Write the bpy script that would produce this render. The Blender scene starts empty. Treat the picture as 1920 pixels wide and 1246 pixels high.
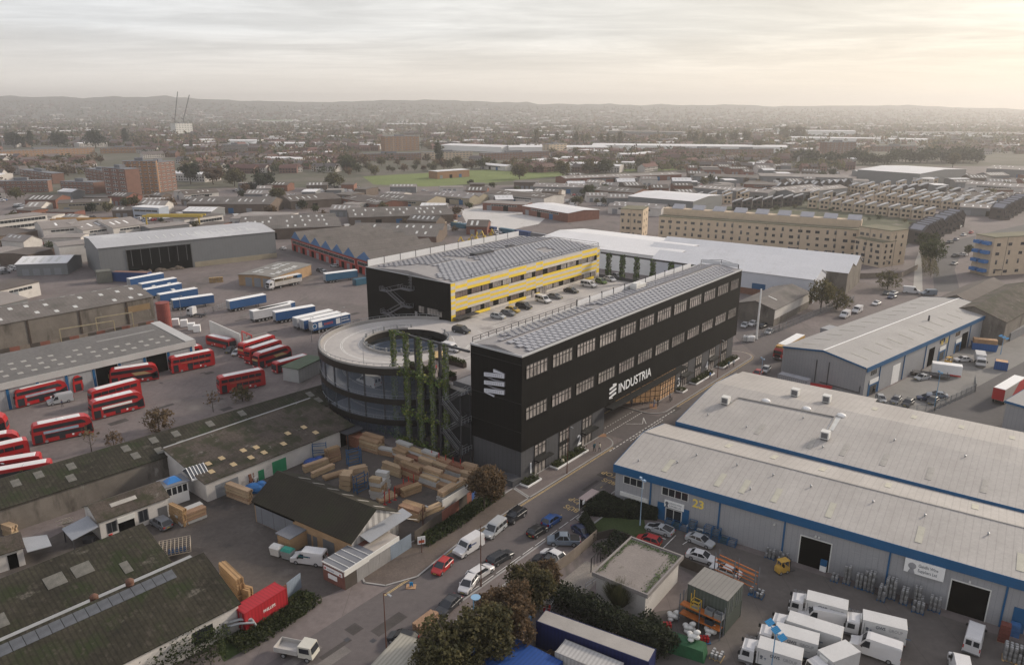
import bpy,bmesh,math,random
from math import sin,cos,pi,radians,sqrt,atan2,hypot
from mathutils import Vector,Matrix
SC = bpy.context.scene
COL = SC.collection
# ------------------------------------------------------------ camera, sky, sun, exposure
FPX,PIT,ROL,CH = 1400.0,0.2908,0.003,66.0
FW = Vector((0,cos(PIT),-sin(PIT))); UP0 = Vector((0,sin(PIT),cos(PIT))); RI0 = Vector((1,0,0))
RI = cos(ROL)*RI0 + sin(ROL)*UP0; UPV = -sin(ROL)*RI0 + cos(ROL)*UP0
CAM = Vector((0,0,CH))
cd = bpy.data.cameras.new('camera'); cam = bpy.data.objects.new('camera',cd); COL.objects.link(cam)
cd.sensor_width = 36; cd.lens = FPX/1920*36; cd.clip_end = 60000; cd.clip_start = 1
cam.matrix_world = Matrix(((RI.x,UPV.x,-FW.x,0),(RI.y,UPV.y,-FW.y,0),(RI.z,UPV.z,-FW.z,CH),(0,0,0,1)))
SC.camera = cam
HAZE_D = 1.9e-4
SUN_EL,SUN_AZ = 24,62          # azimuth clockwise from +Y
sd = Vector((sin(radians(SUN_AZ))*cos(radians(SUN_EL)),cos(radians(SUN_AZ))*cos(radians(SUN_EL)),sin(radians(SUN_EL))))
sl = bpy.data.lights.new('sun','SUN'); sun = bpy.data.objects.new('sun',sl); COL.objects.link(sun)
sl.energy = 3.2; sl.angle = radians(7); sl.color = (1,.89,.755)
sun.rotation_euler = sd.to_track_quat('Z','Y').to_euler(); sun.location = (0,0,300)
wd = bpy.data.worlds.new('World'); SC.world = wd; wd.use_nodes = True
nt = wd.node_tree; nt.nodes.clear()
def N(nt,typ,**kw):
 n = nt.nodes.new(typ)
 for k,v in kw.items():
  if k.startswith('i_'):
   key = k[2:]; key = int(key) if key.isdigit() else key
   n.inputs[key].default_value = v
  else: setattr(n,k,v)
 return n
def mth(nt,op,a,b=None,c=None):
 n = nt.nodes.new('ShaderNodeMath'); n.operation = op
 for i,x in enumerate((a,b,c)):
  if x is None: continue
  if isinstance(x,(int,float)): n.inputs[i].default_value = x
  else: nt.links.new(x,n.inputs[i])
 return n.outputs[0]
def ramp(nt,src,stops):
 r = nt.nodes.new('ShaderNodeValToRGB'); e = r.color_ramp.elements
 while len(e) < len(stops): e.new(.5)
 for k,(p,c) in enumerate(stops):
  e[k].position = p; e[k].color = tuple(c)+(1,) if not isinstance(c,(int,float)) else (c,c,c,1)
 nt.links.new(src,r.inputs[0]); return r.outputs[0]
def mixc(nt,fac,a,b,blend='MIX'):
 n = nt.nodes.new('ShaderNodeMix'); n.data_type = 'RGBA'; n.blend_type = blend
 for s,x in ((n.inputs[0],fac),(n.inputs[6],a),(n.inputs[7],b)):
  if isinstance(x,(int,float)): s.default_value = x
  elif isinstance(x,(tuple,list)): s.default_value = tuple(x)+(1,) if len(x) == 3 else x
  else: nt.links.new(x,s)
 return n.outputs[2]
sky = N(nt,'ShaderNodeTexSky',sky_type='NISHITA',sun_disc=False)
sky.sun_elevation = radians(SUN_EL); sky.sun_rotation = radians(SUN_AZ); sky.altitude = 60; sky.air_density = 1.4; sky.dust_density = 4.0; sky.ozone_density = 1.5
tc = N(nt,'ShaderNodeTexCoord'); sep = N(nt,'ShaderNodeSeparateXYZ'); nt.links.new(tc.outputs['Generated'],sep.inputs[0])
# cloud layer: direction projected onto a plane at constant height, stretched so the bands lie flat
zz = mth(nt,'ADD',mth(nt,'MAXIMUM',sep.outputs[2],0.0),0.045)
px_ = mth(nt,'DIVIDE',sep.outputs[0],zz); py_ = mth(nt,'DIVIDE',sep.outputs[1],zz)
cmb = N(nt,'ShaderNodeCombineXYZ'); nt.links.new(mth(nt,'MULTIPLY',px_,.55),cmb.inputs[0]); nt.links.new(py_,cmb.inputs[1])
n1 = N(nt,'ShaderNodeTexNoise',i_Scale=.55,i_Detail=9.0,i_Roughness=.62,i_Distortion=.6); nt.links.new(cmb.outputs[0],n1.inputs['Vector'])
n2 = N(nt,'ShaderNodeTexNoise',i_Scale=1.9,i_Detail=6.0,i_Roughness=.6,i_Distortion=1.2); nt.links.new(cmb.outputs[0],n2.inputs['Vector'])
az = mth(nt,'ADD',mth(nt,'MULTIPLY',sep.outputs[0],sin(radians(SUN_AZ))),mth(nt,'MULTIPLY',sep.outputs[1],cos(radians(SUN_AZ))))
warm = ramp(nt,az,[(0.0,0),(.55,.35),(1.0,1)])
elev = ramp(nt,sep.outputs[2],[(0.0,(7.0,6.55,6.0)),(.035,(6.9,6.6,6.2)),(.09,(6.0,6.1,6.2)),(.5,(5.1,5.2,5.6)),(1,(4.4,4.5,5.2))])
veil = mixc(nt,warm,elev,(1.20,1.10,.93),'MULTIPLY')
cl = ramp(nt,mth(nt,'ADD',mth(nt,'MULTIPLY',n1.outputs[0],.75),mth(nt,'MULTIPLY',n2.outputs[0],.25)),[(.34,.76),(.47,.90),(.62,1.14)])
clf = ramp(nt,sep.outputs[2],[(.0,0),(.03,.25),(.07,1),(1,1)])
veil = mixc(nt,clf,veil,mixc(nt,1.0,veil,cl,'MULTIPLY'))
skc = mixc(nt,.92,sky.outputs[0],veil)
bg = N(nt,'ShaderNodeBackground',i_Strength=.122); nt.links.new(skc,bg.inputs[0])
wo = N(nt,'ShaderNodeOutputWorld'); nt.links.new(bg.outputs[0],wo.inputs[0])
vs = SC.view_settings; SC.display_settings.display_device = 'sRGB'
vs.view_transform = 'Standard'; vs.look = 'None'; vs.gamma = 1; vs.exposure = .26; vs.use_curve_mapping = False
SC.cycles.max_bounces = 4; SC.cycles.diffuse_bounces = 2; SC.cycles.glossy_bounces = 2; SC.cycles.transparent_max_bounces = 8; SC.cycles.volume_bounces = 0
SC.cycles.use_denoising = True; SC.cycles.use_adaptive_sampling = True; SC.cycles.adaptive_threshold = .02
# ------------------------------------------------------------ helpers
def ray(x,y): return FW + RI*((x-960)/FPX) - UPV*((y-623)/FPX)
def G(x,y,z=0.0):
 d = ray(x,y); t = (z-CH)/d.z; return CAM + d*t
def plane_hit(x,y,p,n):
 d = ray(x,y); return CAM + d*((p-CAM).dot(n)/d.dot(n))
class Fr:
 """local frame: origin, x axis heading; A-left, B-right seen from the camera, y pointing away"""
 def __init__(s,o,ang): s.o = Vector((o[0],o[1],0)); s.a = ang; s.x = Vector((cos(ang),sin(ang),0)); s.y = Vector((-sin(ang),cos(ang),0))
 def l(s,p): d = p-s.o; return d.dot(s.x),d.dot(s.y)
 def g(s,x,y,z=0): return s.o + s.x*x + s.y*y + Vector((0,0,z))
 def top(s,px,py,z=0): return s.l(G(px,py,z))
 def fx(s,px,py,off=0): p = plane_hit(px,py,s.o+s.y*off,s.y); return (p-s.o).dot(s.x),p.z
 def ex(s,px,py,off=0): p = plane_hit(px,py,s.o+s.x*off,s.x); return (p-s.o).dot(s.y),p.z
def fr2(A,B,z=0):
 a,b = G(A[0],A[1],z),G(B[0],B[1],z); f = Fr(a,atan2(b.y-a.y,b.x-a.x)); f.L = (b-a).length; return f
MATS = {}
def M(name,col,var=.12,sc=.35,rough=.8,metal=0.0,rib=None,stain=None,rnd=0.0,spec=.35,emit=None,fine=.06,bump=0.0):
 """procedural material. rib=(axis, pitch, width, factor); stain=(colour, scale, threshold, softness)"""
 if name in MATS: return MATS[name]
 m = bpy.data.materials.new(name); m.use_nodes = True; t = m.node_tree; b = t.nodes['Principled BSDF']
 tc = N(t,'ShaderNodeTexCoord'); vec = tc.outputs['Object']
 c = tuple(col)
 n1 = N(t,'ShaderNodeTexNoise',i_Scale=sc,i_Detail=5.0,i_Roughness=.65); t.links.new(vec,n1.inputs['Vector'])
 f = ramp(t,n1.outputs[0],[(.28,1-var),(.72,1+var)])
 out = mixc(t,1.0,c,f,'MULTIPLY')
 if fine:
  n3 = N(t,'ShaderNodeTexNoise',i_Scale=sc*14,i_Detail=3.0,i_Roughness=.7); t.links.new(vec,n3.inputs['Vector'])
  out = mixc(t,1.0,out,ramp(t,n3.outputs[0],[(.3,1-fine),(.7,1+fine)]),'MULTIPLY')
 if stain:
  for sn in (stain if isinstance(stain,list) else [stain]):
   n2 = N(t,'ShaderNodeTexNoise',i_Scale=sn[1],i_Detail=7.0,i_Roughness=.68)
   if len(sn) > 4:
    mp = N(t,'ShaderNodeMapping'); mp.inputs['Scale'].default_value = sn[4]; t.links.new(vec,mp.inputs[0]); t.links.new(mp.outputs[0],n2.inputs['Vector'])
   else: t.links.new(vec,n2.inputs['Vector'])
   out = mixc(t,ramp(t,n2.outputs[0],[(sn[2],0),(min(.99,sn[2]+sn[3]),1)]),out,tuple(sn[0]))
 if rnd:
  oi = N(t,'ShaderNodeObjectInfo'); hs = N(t,'ShaderNodeHueSaturation')
  t.links.new(mth(t,'MULTIPLY_ADD',oi.outputs['Random'],rnd,1-rnd/2),hs.inputs['Value'])
  t.links.new(mth(t,'MULTIPLY_ADD',mth(t,'FRACT',mth(t,'MULTIPLY',oi.outputs['Random'],7.3)),rnd*.08,.5-rnd*.04),hs.inputs['Hue'])
  t.links.new(out,hs.inputs['Color']); out = hs.outputs[0]
 if rib:
  sp = N(t,'ShaderNodeSeparateXYZ'); t.links.new(vec,sp.inputs[0])
  s = {'x': sp.outputs[0],'y': sp.outputs[1],'z': sp.outputs[2]}.get(rib[0])
  if s is None: s = mth(t,'ADD',sp.outputs[0],sp.outputs[1])
  fr = mth(t,'FRACT',mth(t,'DIVIDE',mth(t,'ADD',s,500),rib[1]))
  ln = mth(t,'LESS_THAN',fr,rib[2])
  out = mixc(t,ln,out,mixc(t,1.0,out,(rib[3],)*3,'MULTIPLY'))
 t.links.new(out,b.inputs['Base Color'])
 b.inputs['Roughness'].default_value = rough; b.inputs['Metallic'].default_value = metal; b.inputs['Specular IOR Level'].default_value = spec
 if bump:
  bp = N(t,'ShaderNodeBump',i_Strength=bump,i_Distance=.05); t.links.new(n1.outputs[0],bp.inputs['Height']); t.links.new(bp.outputs[0],b.inputs['Normal'])
 if emit: b.inputs['Emission Color'].default_value = tuple(emit[0])+(1,); b.inputs['Emission Strength'].default_value = emit[1]
 MATS[name] = m; return m
class MB:
 def __init__(s): s.v = []; s.f = []; s.m = []
 def q(s,*pts,m=0):
  n = len(s.v); s.v += [tuple(p) for p in pts]; s.f.append(tuple(range(n,n+len(pts)))); s.m.append(m); return s
 def hexa(s,p,m=0,top=None):
  n = len(s.v); s.v += [tuple(x) for x in p]
  for k,f in enumerate(((3,2,1,0),(4,5,6,7),(0,1,5,4),(1,2,6,5),(2,3,7,6),(3,0,4,7))):
   s.f.append(tuple(n+i for i in f)); s.m.append(top if (k == 1 and top is not None) else m)
  return s
 def box(s,x0,x1,y0,y1,z0,z1,m=0,top=None):
  return s.hexa([(x0,y0,z0),(x1,y0,z0),(x1,y1,z0),(x0,y1,z0),(x0,y0,z1),(x1,y0,z1),(x1,y1,z1),(x0,y1,z1)],m,top)
 def rbox(s,cx,cy,w,d,z0,z1,a=0,m=0,top=None):
  c,n = cos(a),sin(a); P = [(cx+c*x-n*y,cy+n*x+c*y) for x,y in ((-w/2,-d/2),(w/2,-d/2),(w/2,d/2),(-w/2,d/2))]
  return s.hexa([(x,y,z0) for x,y in P]+[(x,y,z1) for x,y in P],m,top)
 def bar(s,a,b,r=.05,m=0,h=None):
  a,b = Vector(a),Vector(b); d = (b-a);
  if d.length < 1e-6: return s
  d.normalize(); t = Vector((0,0,1)) if abs(d.z) < .95 else Vector((1,0,0))
  x = d.cross(t).normalized()*r; y = d.cross(x).normalized()*(h or r)
  return s.hexa([a-x-y,a+x-y,a+x+y,a-x+y,b-x-y,b+x-y,b+x+y,b-x+y],m)
 def prism(s,prof,x0,x1,m=0,ax='x',caps=True,cm=None):
  """profile of (a,b) points extruded along an axis"""
  mk = {'x': lambda t,p: (t,p[0],p[1]),'y': lambda t,p: (p[0],t,p[1]),'z': lambda t,p: (p[0],p[1],t)}[ax]
  n = len(prof); b = len(s.v); s.v += [mk(x0,p) for p in prof]+[mk(x1,p) for p in prof]
  for i in range(n): j = (i+1) % n; s.f.append((b+i,b+j,b+n+j,b+n+i)); s.m.append(m[i] if isinstance(m,list) else m)
  if caps:
   c = cm if cm is not None else (m[0] if isinstance(m,list) else m)
   s.f += [tuple(b+i for i in reversed(range(n))),tuple(b+n+i for i in range(n))]; s.m += [c,c]
  return s
 def cyl(s,p0,p1,r0,r1=None,n=10,m=0,caps=True,cm=None):
  p0,p1 = Vector(p0),Vector(p1); r1 = r0 if r1 is None else r1; d = (p1-p0).normalized()
  t = Vector((0,0,1)) if abs(d.z) < .9 else Vector((1,0,0)); x = d.cross(t).normalized(); y = d.cross(x)
  b = len(s.v)
  for p,r in ((p0,r0),(p1,r1)):
   for k in range(n): a = 2*pi*k/n; s.v.append(tuple(p+x*(r*cos(a))+y*(r*sin(a))))
  for k in range(n): j = (k+1) % n; s.f.append((b+k,b+j,b+n+j,b+n+k)); s.m.append(m)
  if caps: s.f += [tuple(b+k for k in reversed(range(n))),tuple(b+n+k for k in range(n))]; s.m += [cm if cm is not None else m]*2
  return s
 def tube(s,pts,r,n=6,m=0):
  for a,b in zip(pts,pts[1:]): s.cyl(a,b,r,n=n,m=m)
  return s
 def ell(s,c,rx,ry,rz,n=10,k=6,m=0):
  b = len(s.v)
  for i in range(k+1):
   ph = -pi/2+pi*i/k
   for j in range(n): th = 2*pi*j/n; s.v.append((c[0]+rx*cos(ph)*cos(th),c[1]+ry*cos(ph)*sin(th),c[2]+rz*sin(ph)))
  for i in range(k):
   for j in range(n): s.f.append((b+i*n+j,b+i*n+(j+1) % n,b+(i+1)*n+(j+1) % n,b+(i+1)*n+j)); s.m.append(m)
  return s
 def ring(s,c,r0,r1,a0,a1,z,n,m=0,z2=None):
  for i in range(n):
   t0,t1 = a0+(a1-a0)*i/n,a0+(a1-a0)*(i+1)/n
   zz = [z+(0 if z2 is None else (z2-z)*k) for k in (i/n,(i+1)/n)]
   s.q((c[0]+r0*cos(t0),c[1]+r0*sin(t0),zz[0]),(c[0]+r1*cos(t0),c[1]+r1*sin(t0),zz[0]),(c[0]+r1*cos(t1),c[1]+r1*sin(t1),zz[1]),(c[0]+r0*cos(t1),c[1]+r0*sin(t1),zz[1]),m=m)
  return s
 def wallring(s,c,r0,r1,a0,a1,zb,zt,n,m=0,top=None,slope=0.0):
  for i in range(n):
   t0,t1 = a0+(a1-a0)*i/n,a0+(a1-a0)*(i+1)/n
   P = []
   for h in (zb,zt):
    for t,r,k in ((t0,r0,i/n),(t0,r1,i/n),(t1,r1,(i+1)/n),(t1,r0,(i+1)/n)): P.append((c[0]+r*cos(t),c[1]+r*sin(t),h+slope*k))
   s.hexa(P,m,top)
  return s
 def leaf(s,c,r,rng,m=0,up=.0):
  a = Vector((rng.gauss(0,1),rng.gauss(0,1),rng.gauss(0,1)+up)).normalized(); t = Vector((rng.gauss(0,1),rng.gauss(0,1),rng.gauss(0,1)))
  x = a.cross(t).normalized()*r; y = a.cross(x)*(.55 if rng.random() < .5 else .9); c = Vector(c)
  return s.q(c-x-y*.6,c+x*.4-y,c+x+y*.5,c-x*.3+y,m=m)
 def mesh(s,name,mats,smooth=False):
  me = bpy.data.meshes.new(name); me.from_pydata(s.v,[],s.f)
  for m in (mats if isinstance(mats,(list,tuple)) else [mats]): me.materials.append(m)
  me.polygons.foreach_set('material_index',s.m)
  if smooth: me.polygons.foreach_set('use_smooth',[True]*len(s.f))
  me.update(); return me
 def build(s,name,mats,parent=None,smooth=False):
  o = bpy.data.objects.new(name,s.mesh(name,mats,smooth)); COL.objects.link(o)
  if parent: o.parent = parent
  return o
def tag(o,label,cat,group=None,kind=None):
 if label: o['label'] = label
 if cat: o['category'] = cat
 if group: o['group'] = group
 if kind: o['kind'] = kind
 return o
def thing(name,label,cat,loc=(0,0,0),rz=0,group=None):
 o = bpy.data.objects.new(name,None); COL.objects.link(o); o.empty_display_size = .5
 o.location = loc; o.rotation_euler = (0,0,rz); return tag(o,label,cat,group)
def fthing(name,label,cat,f,group=None): return thing(name,label,cat,f.o,f.a,group)
def dup(o,loc=None,rz=None,label=None,group=None,sc=None,cat=None):
 kids = list(o.children)
 r = o.copy(); COL.objects.link(r)
 for ch in kids:
  c = ch.copy(); COL.objects.link(c); c.parent = r
  for g in list(ch.children): d = g.copy(); COL.objects.link(d); d.parent = c
 if loc is not None: r.location = loc
 if rz is not None: r.rotation_euler = (0,0,rz)
 if sc is not None: r.scale = sc if not isinstance(sc,(int,float)) else (sc,sc,sc)
 if label: r['label'] = label
 if group: r['group'] = group
 if cat: r['category'] = cat
 return r
def struct(o): o['kind'] = 'structure'; return o
def sheet(name,pts,z,mat,px=True,label=None):
 mb = MB(); P = [(G(*p) if px else Vector((p[0],p[1],0))) for p in pts]
 mb.q(*[(p.x,p.y,z) for p in P]); return struct(mb.build(name,mat))
def text(name,body,size,mat,parent,loc,rot,ext=.04,bold=0.0,sx=1.0,align='LEFT',label=None):
 c = bpy.data.curves.new(name,'FONT'); c.body = body; c.size = size; c.extrude = ext; c.offset = bold; c.align_x = align; c.resolution_u = 3
 t = bpy.data.objects.new(name,c); COL.objects.link(t); bpy.context.view_layer.update()
 me = bpy.data.meshes.new_from_object(t); bpy.data.objects.remove(t); me.name = name; me.materials.clear(); me.materials.append(mat)
 me.polygons.foreach_set('material_index',[0]*len(me.polygons))
 o = bpy.data.objects.new(name,me); COL.objects.link(o); o.location = loc; o.rotation_euler = rot; o.scale = (sx,1,1)
 if parent: o.parent = parent
 return o
RF = (pi/2,0,0)     # text standing on a wall that faces local -y
# ------------------------------------------------------------ palette
asphalt = M('asphalt',(.108,.098,.095),.16,.08,.9,stain=[((.07,.066,.066),.05,.52,.2),((.15,.142,.138),.11,.6,.15)],fine=.1)
yardm = M('yard_concrete',(.155,.130,.124),.18,.06,.9,rib=('x',9,.008,.72),stain=[((.085,.076,.07),.045,.54,.14),((.25,.222,.20),.09,.58,.2),((.07,.062,.058),.35,.66,.05),((.12,.105,.097),.16,.58,.06,(1,.2,1))],fine=.14)
paved = M('paving',(.15,.125,.118),.14,.3,.9,rib=('x',.9,.04,.85),fine=.15)
white = M('white_paint',(.78,.77,.75),.05,.5,.5)
offw = M('off_white',(.6,.59,.56),.1,.4,.7,stain=((.3,.28,.26),.6,.62,.2))
linem = M('line_paint',(.62,.61,.58),.25,1.2,.8)
yline = M('yellow_line',(.50,.36,.16),.25,1.2,.8)
steel = M('galvanised_steel',(.34,.35,.36),.1,1,.45,.6)
darkst = M('dark_steel',(.045,.045,.05),.1,1,.5)
black = M('black_rubber',(.016,.016,.017),.1,2,.75)
glass = M('dark_glass',(.022,.025,.03),.2,.5,.08,spec=.6)
chrome = M('grey_plastic',(.12,.12,.125),.1,2,.5)
rimm = M('wheel_rim',(.33,.33,.34),.1,3,.4,.5)
redl = M('tail_lamp',(.35,.02,.02),.1,3,.3)
headl = M('head_lamp',(.7,.7,.68),.1,3,.15)
clad = M('black_cladding',(.0105,.0098,.0092),.22,.25,.7,spec=.08,rib=('xy',1.02,.07,.35),fine=.1)
greyclad = M('grey_cladding',(.075,.075,.08),.12,.3,.6,rib=('xy',1.02,.06,.5))
concrete = M('concrete',(.30,.285,.27),.12,.2,.85,stain=((.18,.17,.16),.25,.6,.2))
darkconc = M('dark_concrete',(.07,.07,.075),.15,.3,.8)
# ------------------------------------------------------------ central complex
F0 = Fr((1.754,123.54),.8894)
BL,BW,BT,BG = 95.7,12.1,24.55,6.32
DK = 15.1                                   # level of the raised parking deck
litglass = M('lit_look_window',(.29,.26,.24),.6,.45,.12,spec=.5,rnd=.3,fine=.25)  # lit ceilings and sky reflections put into the pale pane colour
warmglass = M('warm_lobby_glass',(.42,.27,.17),.5,.5,.15,spec=.5,fine=.2,emit=((.9,.5,.22),.10))  # indoor light painted as warm colour and faint emission on the glazing
solar = M('solar_panel_face',(.25,.25,.275),.08,.5,.22,spec=.6,fine=.03)
roofm = M('roof_membrane',(.28,.265,.26),.1,.3,.9)
whitep = M('white_screen',(.62,.62,.63),.05,.6,.6)
letter = M('white_letters',(.80,.80,.80),.03,1,.5)
mullion = M('black_window_frame',(.014,.014,.014),.1,1,.5)
deckm = M('deck_surface',(.40,.375,.355),.10,.12,.9,stain=((.2,.185,.18),.10,.56,.2))
yel = M('yellow_tile',(.80,.57,.055),.06,.5,.55)
pale = M('pale_tile',(.58,.53,.47),.07,.5,.6)
leafm = [M('leaf_dark',(.05,.08,.022),.3,.5,.7,fine=.3),M('leaf_mid',(.10,.15,.035),.3,.5,.7,fine=.3),M('leaf_olive',(.20,.21,.05),.3,.5,.7,fine=.3)]
steps = M('stair_steel',(.20,.20,.21),.1,1,.5,.3)
def logo(place,thick,mats,parent,name='ribbon_logo'):
 mb = MB(); Q = []
 for k in range(3):
  o = -.34*k
  Q.append([(0,.64+o),(1,.775+o),(1,.945+o),(0,.795+o)])
  if k < 2: Q.append([(0,.635+o),(.5,.55+o),(1,.60+o),(1,.625+o),(.5,.60+o)])
 Q.append([(.47,.905),(1,.95),(1,.965),(.47,1.04)]); Q.append([(0,-.045),(.5,-.13),(.5,-.06),(.15,-.03)])
 for k,q in enumerate(Q):
  d0,d1 = (.02,thick) if k not in (1,3) else (.02,thick*.6)
  a = [place(s,t,d0) for s,t in q]; b = [place(s,t,d1) for s,t in q]; n = len(q)
  mb.q(*b,m=1 if k in (1,3) else 0)
  for i in range(n): mb.q(a[i],a[(i+1) % n],b[(i+1) % n],b[i],m=1)
  if k in (0,2,4):                 # perforated panel seen on each band
   for i in range(9):
    for j in range(2):
     s = .09+i*.095; t0 = q[0][1]+(q[1][1]-q[0][1])*s+.04+j*.055
     mb.q(place(s,t0,thick+.012),place(s+.05,t0+.006,thick+.012),place(s+.05,t0+.036,thick+.012),place(s,t0+.03,thick+.012),m=2)
 return mb.build(name,mats,parent)
def railing(mb,pts,h=1.1,gap=2.0,r=.035,rails=(1.0,.5),m=0):
 for a,b in zip(pts,pts[1:]):
  a,b = Vector(a),Vector(b); n = max(1,int((b-a).length/gap))
  for i in range(n+1): p = a+(b-a)*(i/n); mb.bar(p,p+Vector((0,0,h)),r,m)
  for q in rails: mb.bar(a+Vector((0,0,h*q)),b+Vector((0,0,h*q)),r*.8,m)
 return mb
def bx(*a): return MB().box(*a)
def industria():
 t = fthing('office_block','long black clad office block on grey ground floor with white lettering and ribbon logo','office building',F0)
 w = MB(); w.hexa([(0,0,BG),(BL,0,BG),(BL,BW,BG),(0,BW,BG),(0,0,BT),(BL,0,BT),(BL,BW,BT),(0,BW,BT)])
 w.build('wall',clad,t)
 e = MB()                                # string courses
 for z in (22.9,15.6,10.1): e.box(-.05,-.002,.1,BW-.1,z,z+.12)
 e.build('cladding_joint',mullion,t)
 r = MB()                                # low gable deck inside a thin white edge trim
 r.prism([(.25,BT+.02),(BW-.25,BT+.02),(6.4,BT+.85)],.3,BL-.3,0)
 r.build('roof',roofm,t)
 k = MB()
 for a in ((-.06,BL+.06,-.06,.22),(-.06,BL+.06,BW-.22,BW+.06),(-.06,.22,.22,BW-.22),(BL-.22,BL+.06,.22,BW-.22)): k.box(*a,BT-.12,BT+.22)
 k.build('roof_edge_trim',M('roof_trim',(.45,.45,.45),.05,1,.5),t)
 # solar panels, laid staggered on both slopes
 def slope(y): return BT+.02+.83*(y-.25)/6.15 if y < 6.4 else BT+.02+.83*(BW-.25-y)/5.45
 pm = MB(); pm.hexa([(-.80,-.47,.12),(.80,-.47,.12),(.80,.47,.12),(-.80,.47,.12),(-.80,-.47,.30),(.80,-.47,.20),(.80,.47,.20),(-.80,.47,.30)])
 pme = pm.mesh('solar_panel',solar); rest = MB(); cnt = 0
 for i in range(52):
  x = 3.6+i*1.72
  for j in range(10):
   y = 1.0+j*1.08
   if 6.0 < y < 6.8: continue
   if (i in (18,19,35,36) and j < 9 and 18 <= i <= 19 and j > 4) or (i < 2 and j > 6) or (i in (9,10) and j == 8) or (30 <= i <= 33 and j > 7): continue
   xx = x+(.86 if j % 2 else 0)
   if xx > BL-1.6: continue
   z = slope(y); tl = atan2(.83,6.15)*(1 if y < 6.4 else -1)
   if cnt < 100:
    o = bpy.data.objects.new('solar_panel',pme); COL.objects.link(o); o.parent = t; o.location = (xx,y,z); o.rotation_euler = (tl,0,0); cnt += 1
   else:
    R = Matrix.Rotation(tl,3,'X')
    rest.hexa([tuple(R @ Vector(v)+Vector((xx,y,z))) for v in pm.v])
 tag(rest.build('solar_panel',solar,t),None,None,None,'stuff')
 rl = MB(); railing(rl,[(.5,BW-.1,BT+.2),(BL*.36,BW-.1,BT+.2)],1.0,2.2,.05); rl.build('roof_railing',darkst,t)
 sc_ = MB(); sp = MB()
 for i in range(11):
  x0 = BL*.36+i*5.0; bx(x0+.08,x0+4.95,BW-.16,BW-.08,BT+.25,BT+1.35).build('wind_screen',whitep,t); sp.box(x0-.1,x0+.08,BW-.22,BW,BT+.2,BT+1.7)
 sp.box(BL-.2,BL-.05,1,1.15,BT+.2,BT+1.3)
 railing(sp,[(BL-.1,1,BT+.2),(BL-.1,6,BT+.9),(BL-.1,BW-.2,BT+.2)],1.1,5,.06)
 sc_.box(BL-.16,BL-.1,1.2,5.8,BT+.5,BT+1.6); sc_.box(BL-.16,BL-.1,6.2,11.6,BT+.5,BT+1.6)
 sc_.build('wind_screen',whitep,t); sp.build('screen_post',darkst,t)
 vb = MB(); vb.box(56,60.5,9.6,11.5,BT+.3,BT+1.3); vb.box(56.3,58,9.8,11.2,BT+1.3,BT+1.7); vb.build('roof_plant',offw,t)
 # two bands of windows on the long front
 def win(x,z0,z1,wd,nx,zs,par,mat_,y=-.02,rows=1):
  p = MB(); p.q((x,y,z0),(x+wd,y,z0),(x+wd,y,z1),(x,y,z1))
  o = p.build('window',mat_,par); f = MB()
  for i in range(nx+1): xx = x+wd*i/nx; f.box(xx-.06,xx+.06,y-.08,y-.003,z0,z1)
  for z in [z0,z1]+zs: f.box(x-.05,x+wd+.05,y-.085,y-.004,z-.055,z+.055)
  f.build('window_frame',mullion,o); return o
 for i in range(12):
  x = 1.2+i*8.28
  wd = 6.75 if i < 11 else 3.0
  if i == 11: x = 88.9; wd = 5.0
  else: x = 1.2+i*7.97; wd = 6.35
  win(x,20.05,22.6,wd,6,[21.85],t,litglass); win(x,12.2,14.6,wd,6,[13.85],t,litglass)
 # ground storey: two wings with the gateway between them
 g = MB(); g.box(.3,28.5,.25,BW-.2,0,BG-.003); g.build('ground_storey',greyclad,t); bx(60.2,BL-1.2,.25,BW-.2,0,BG-.003).build('ground_storey',greyclad,t)
 for nm,x0,x1,door in (('d',4.25,7.75,1),('w',12.2,15.5,0),('d',20.1,23.6,1),('d',63.6,67,1),('w',71.4,74.9,0),('d',79.4,82.8,1),('w',87,90.4,0)):
  win(x0,3.75,6.1,x1-x0,3,[5.4],t,litglass,.22);
  sp_ = MB(); sp_.box(x0-.1,x1+.1,.12,.23,3.0,3.7); sp_.build('spandrel',mullion,t)
  o = win(x0,.05,2.95,x1-x0,3 if door else 3,[2.3],t,litglass,.22); o.name = 'entrance_door' if door else 'window'
  if door: c = MB(); c.box(x0-.3,x1+.9,-1.1,.12,3.05,3.3); c.build('canopy',mullion,t)
 lb = MB(); P = [(52.8,.1),(60.15,.1),(60.15,BW-.3),(46,BW-.3),(46,5.4)]
 lb.prism(P,.02,BG-.02,0,'z'); lo = lb.build('lobby',warmglass,t)
 fm = MB()
 for a,b in ((P[0],P[1]),(P[4],P[0])):
  a,b = Vector((*a,0)),Vector((*b,0)); n = Vector(((b-a).y,-(b-a).x,0)).normalized()*.06; k_ = max(3,int((b-a).length/1.2))
  for i in range(k_+1): p = a+(b-a)*(i/k_)+n; fm.bar(p,p+Vector((0,0,BG)),.05)
  for z in (1.3,2.6,3.9,5.2): fm.bar(a+n+Vector((0,0,z)),b+n+Vector((0,0,z)),.05)
 fm.build('window_frame',mullion,lo)
 c = MB(); c.box(28.4,63.0,-1.7,-.03,BG-.55,BG-.15)
 for i in range(9): c.box(31+i*3.8,32.8+i*3.8,-1.8,-1.71,BG-.4,BG-.3)
 c.build('canopy',mullion,t)
 text('sign_letters','INDUSTRIA',2.95,letter,t,(33.2,-.06,7.85),RF,.05,.012,.955)
 logo(lambda s,q,d: (29.6+2.7*s,-d,7.75+2.75*q),.12,[letter,M('logo_fold',(.24,.24,.26)),letter],t)
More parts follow.
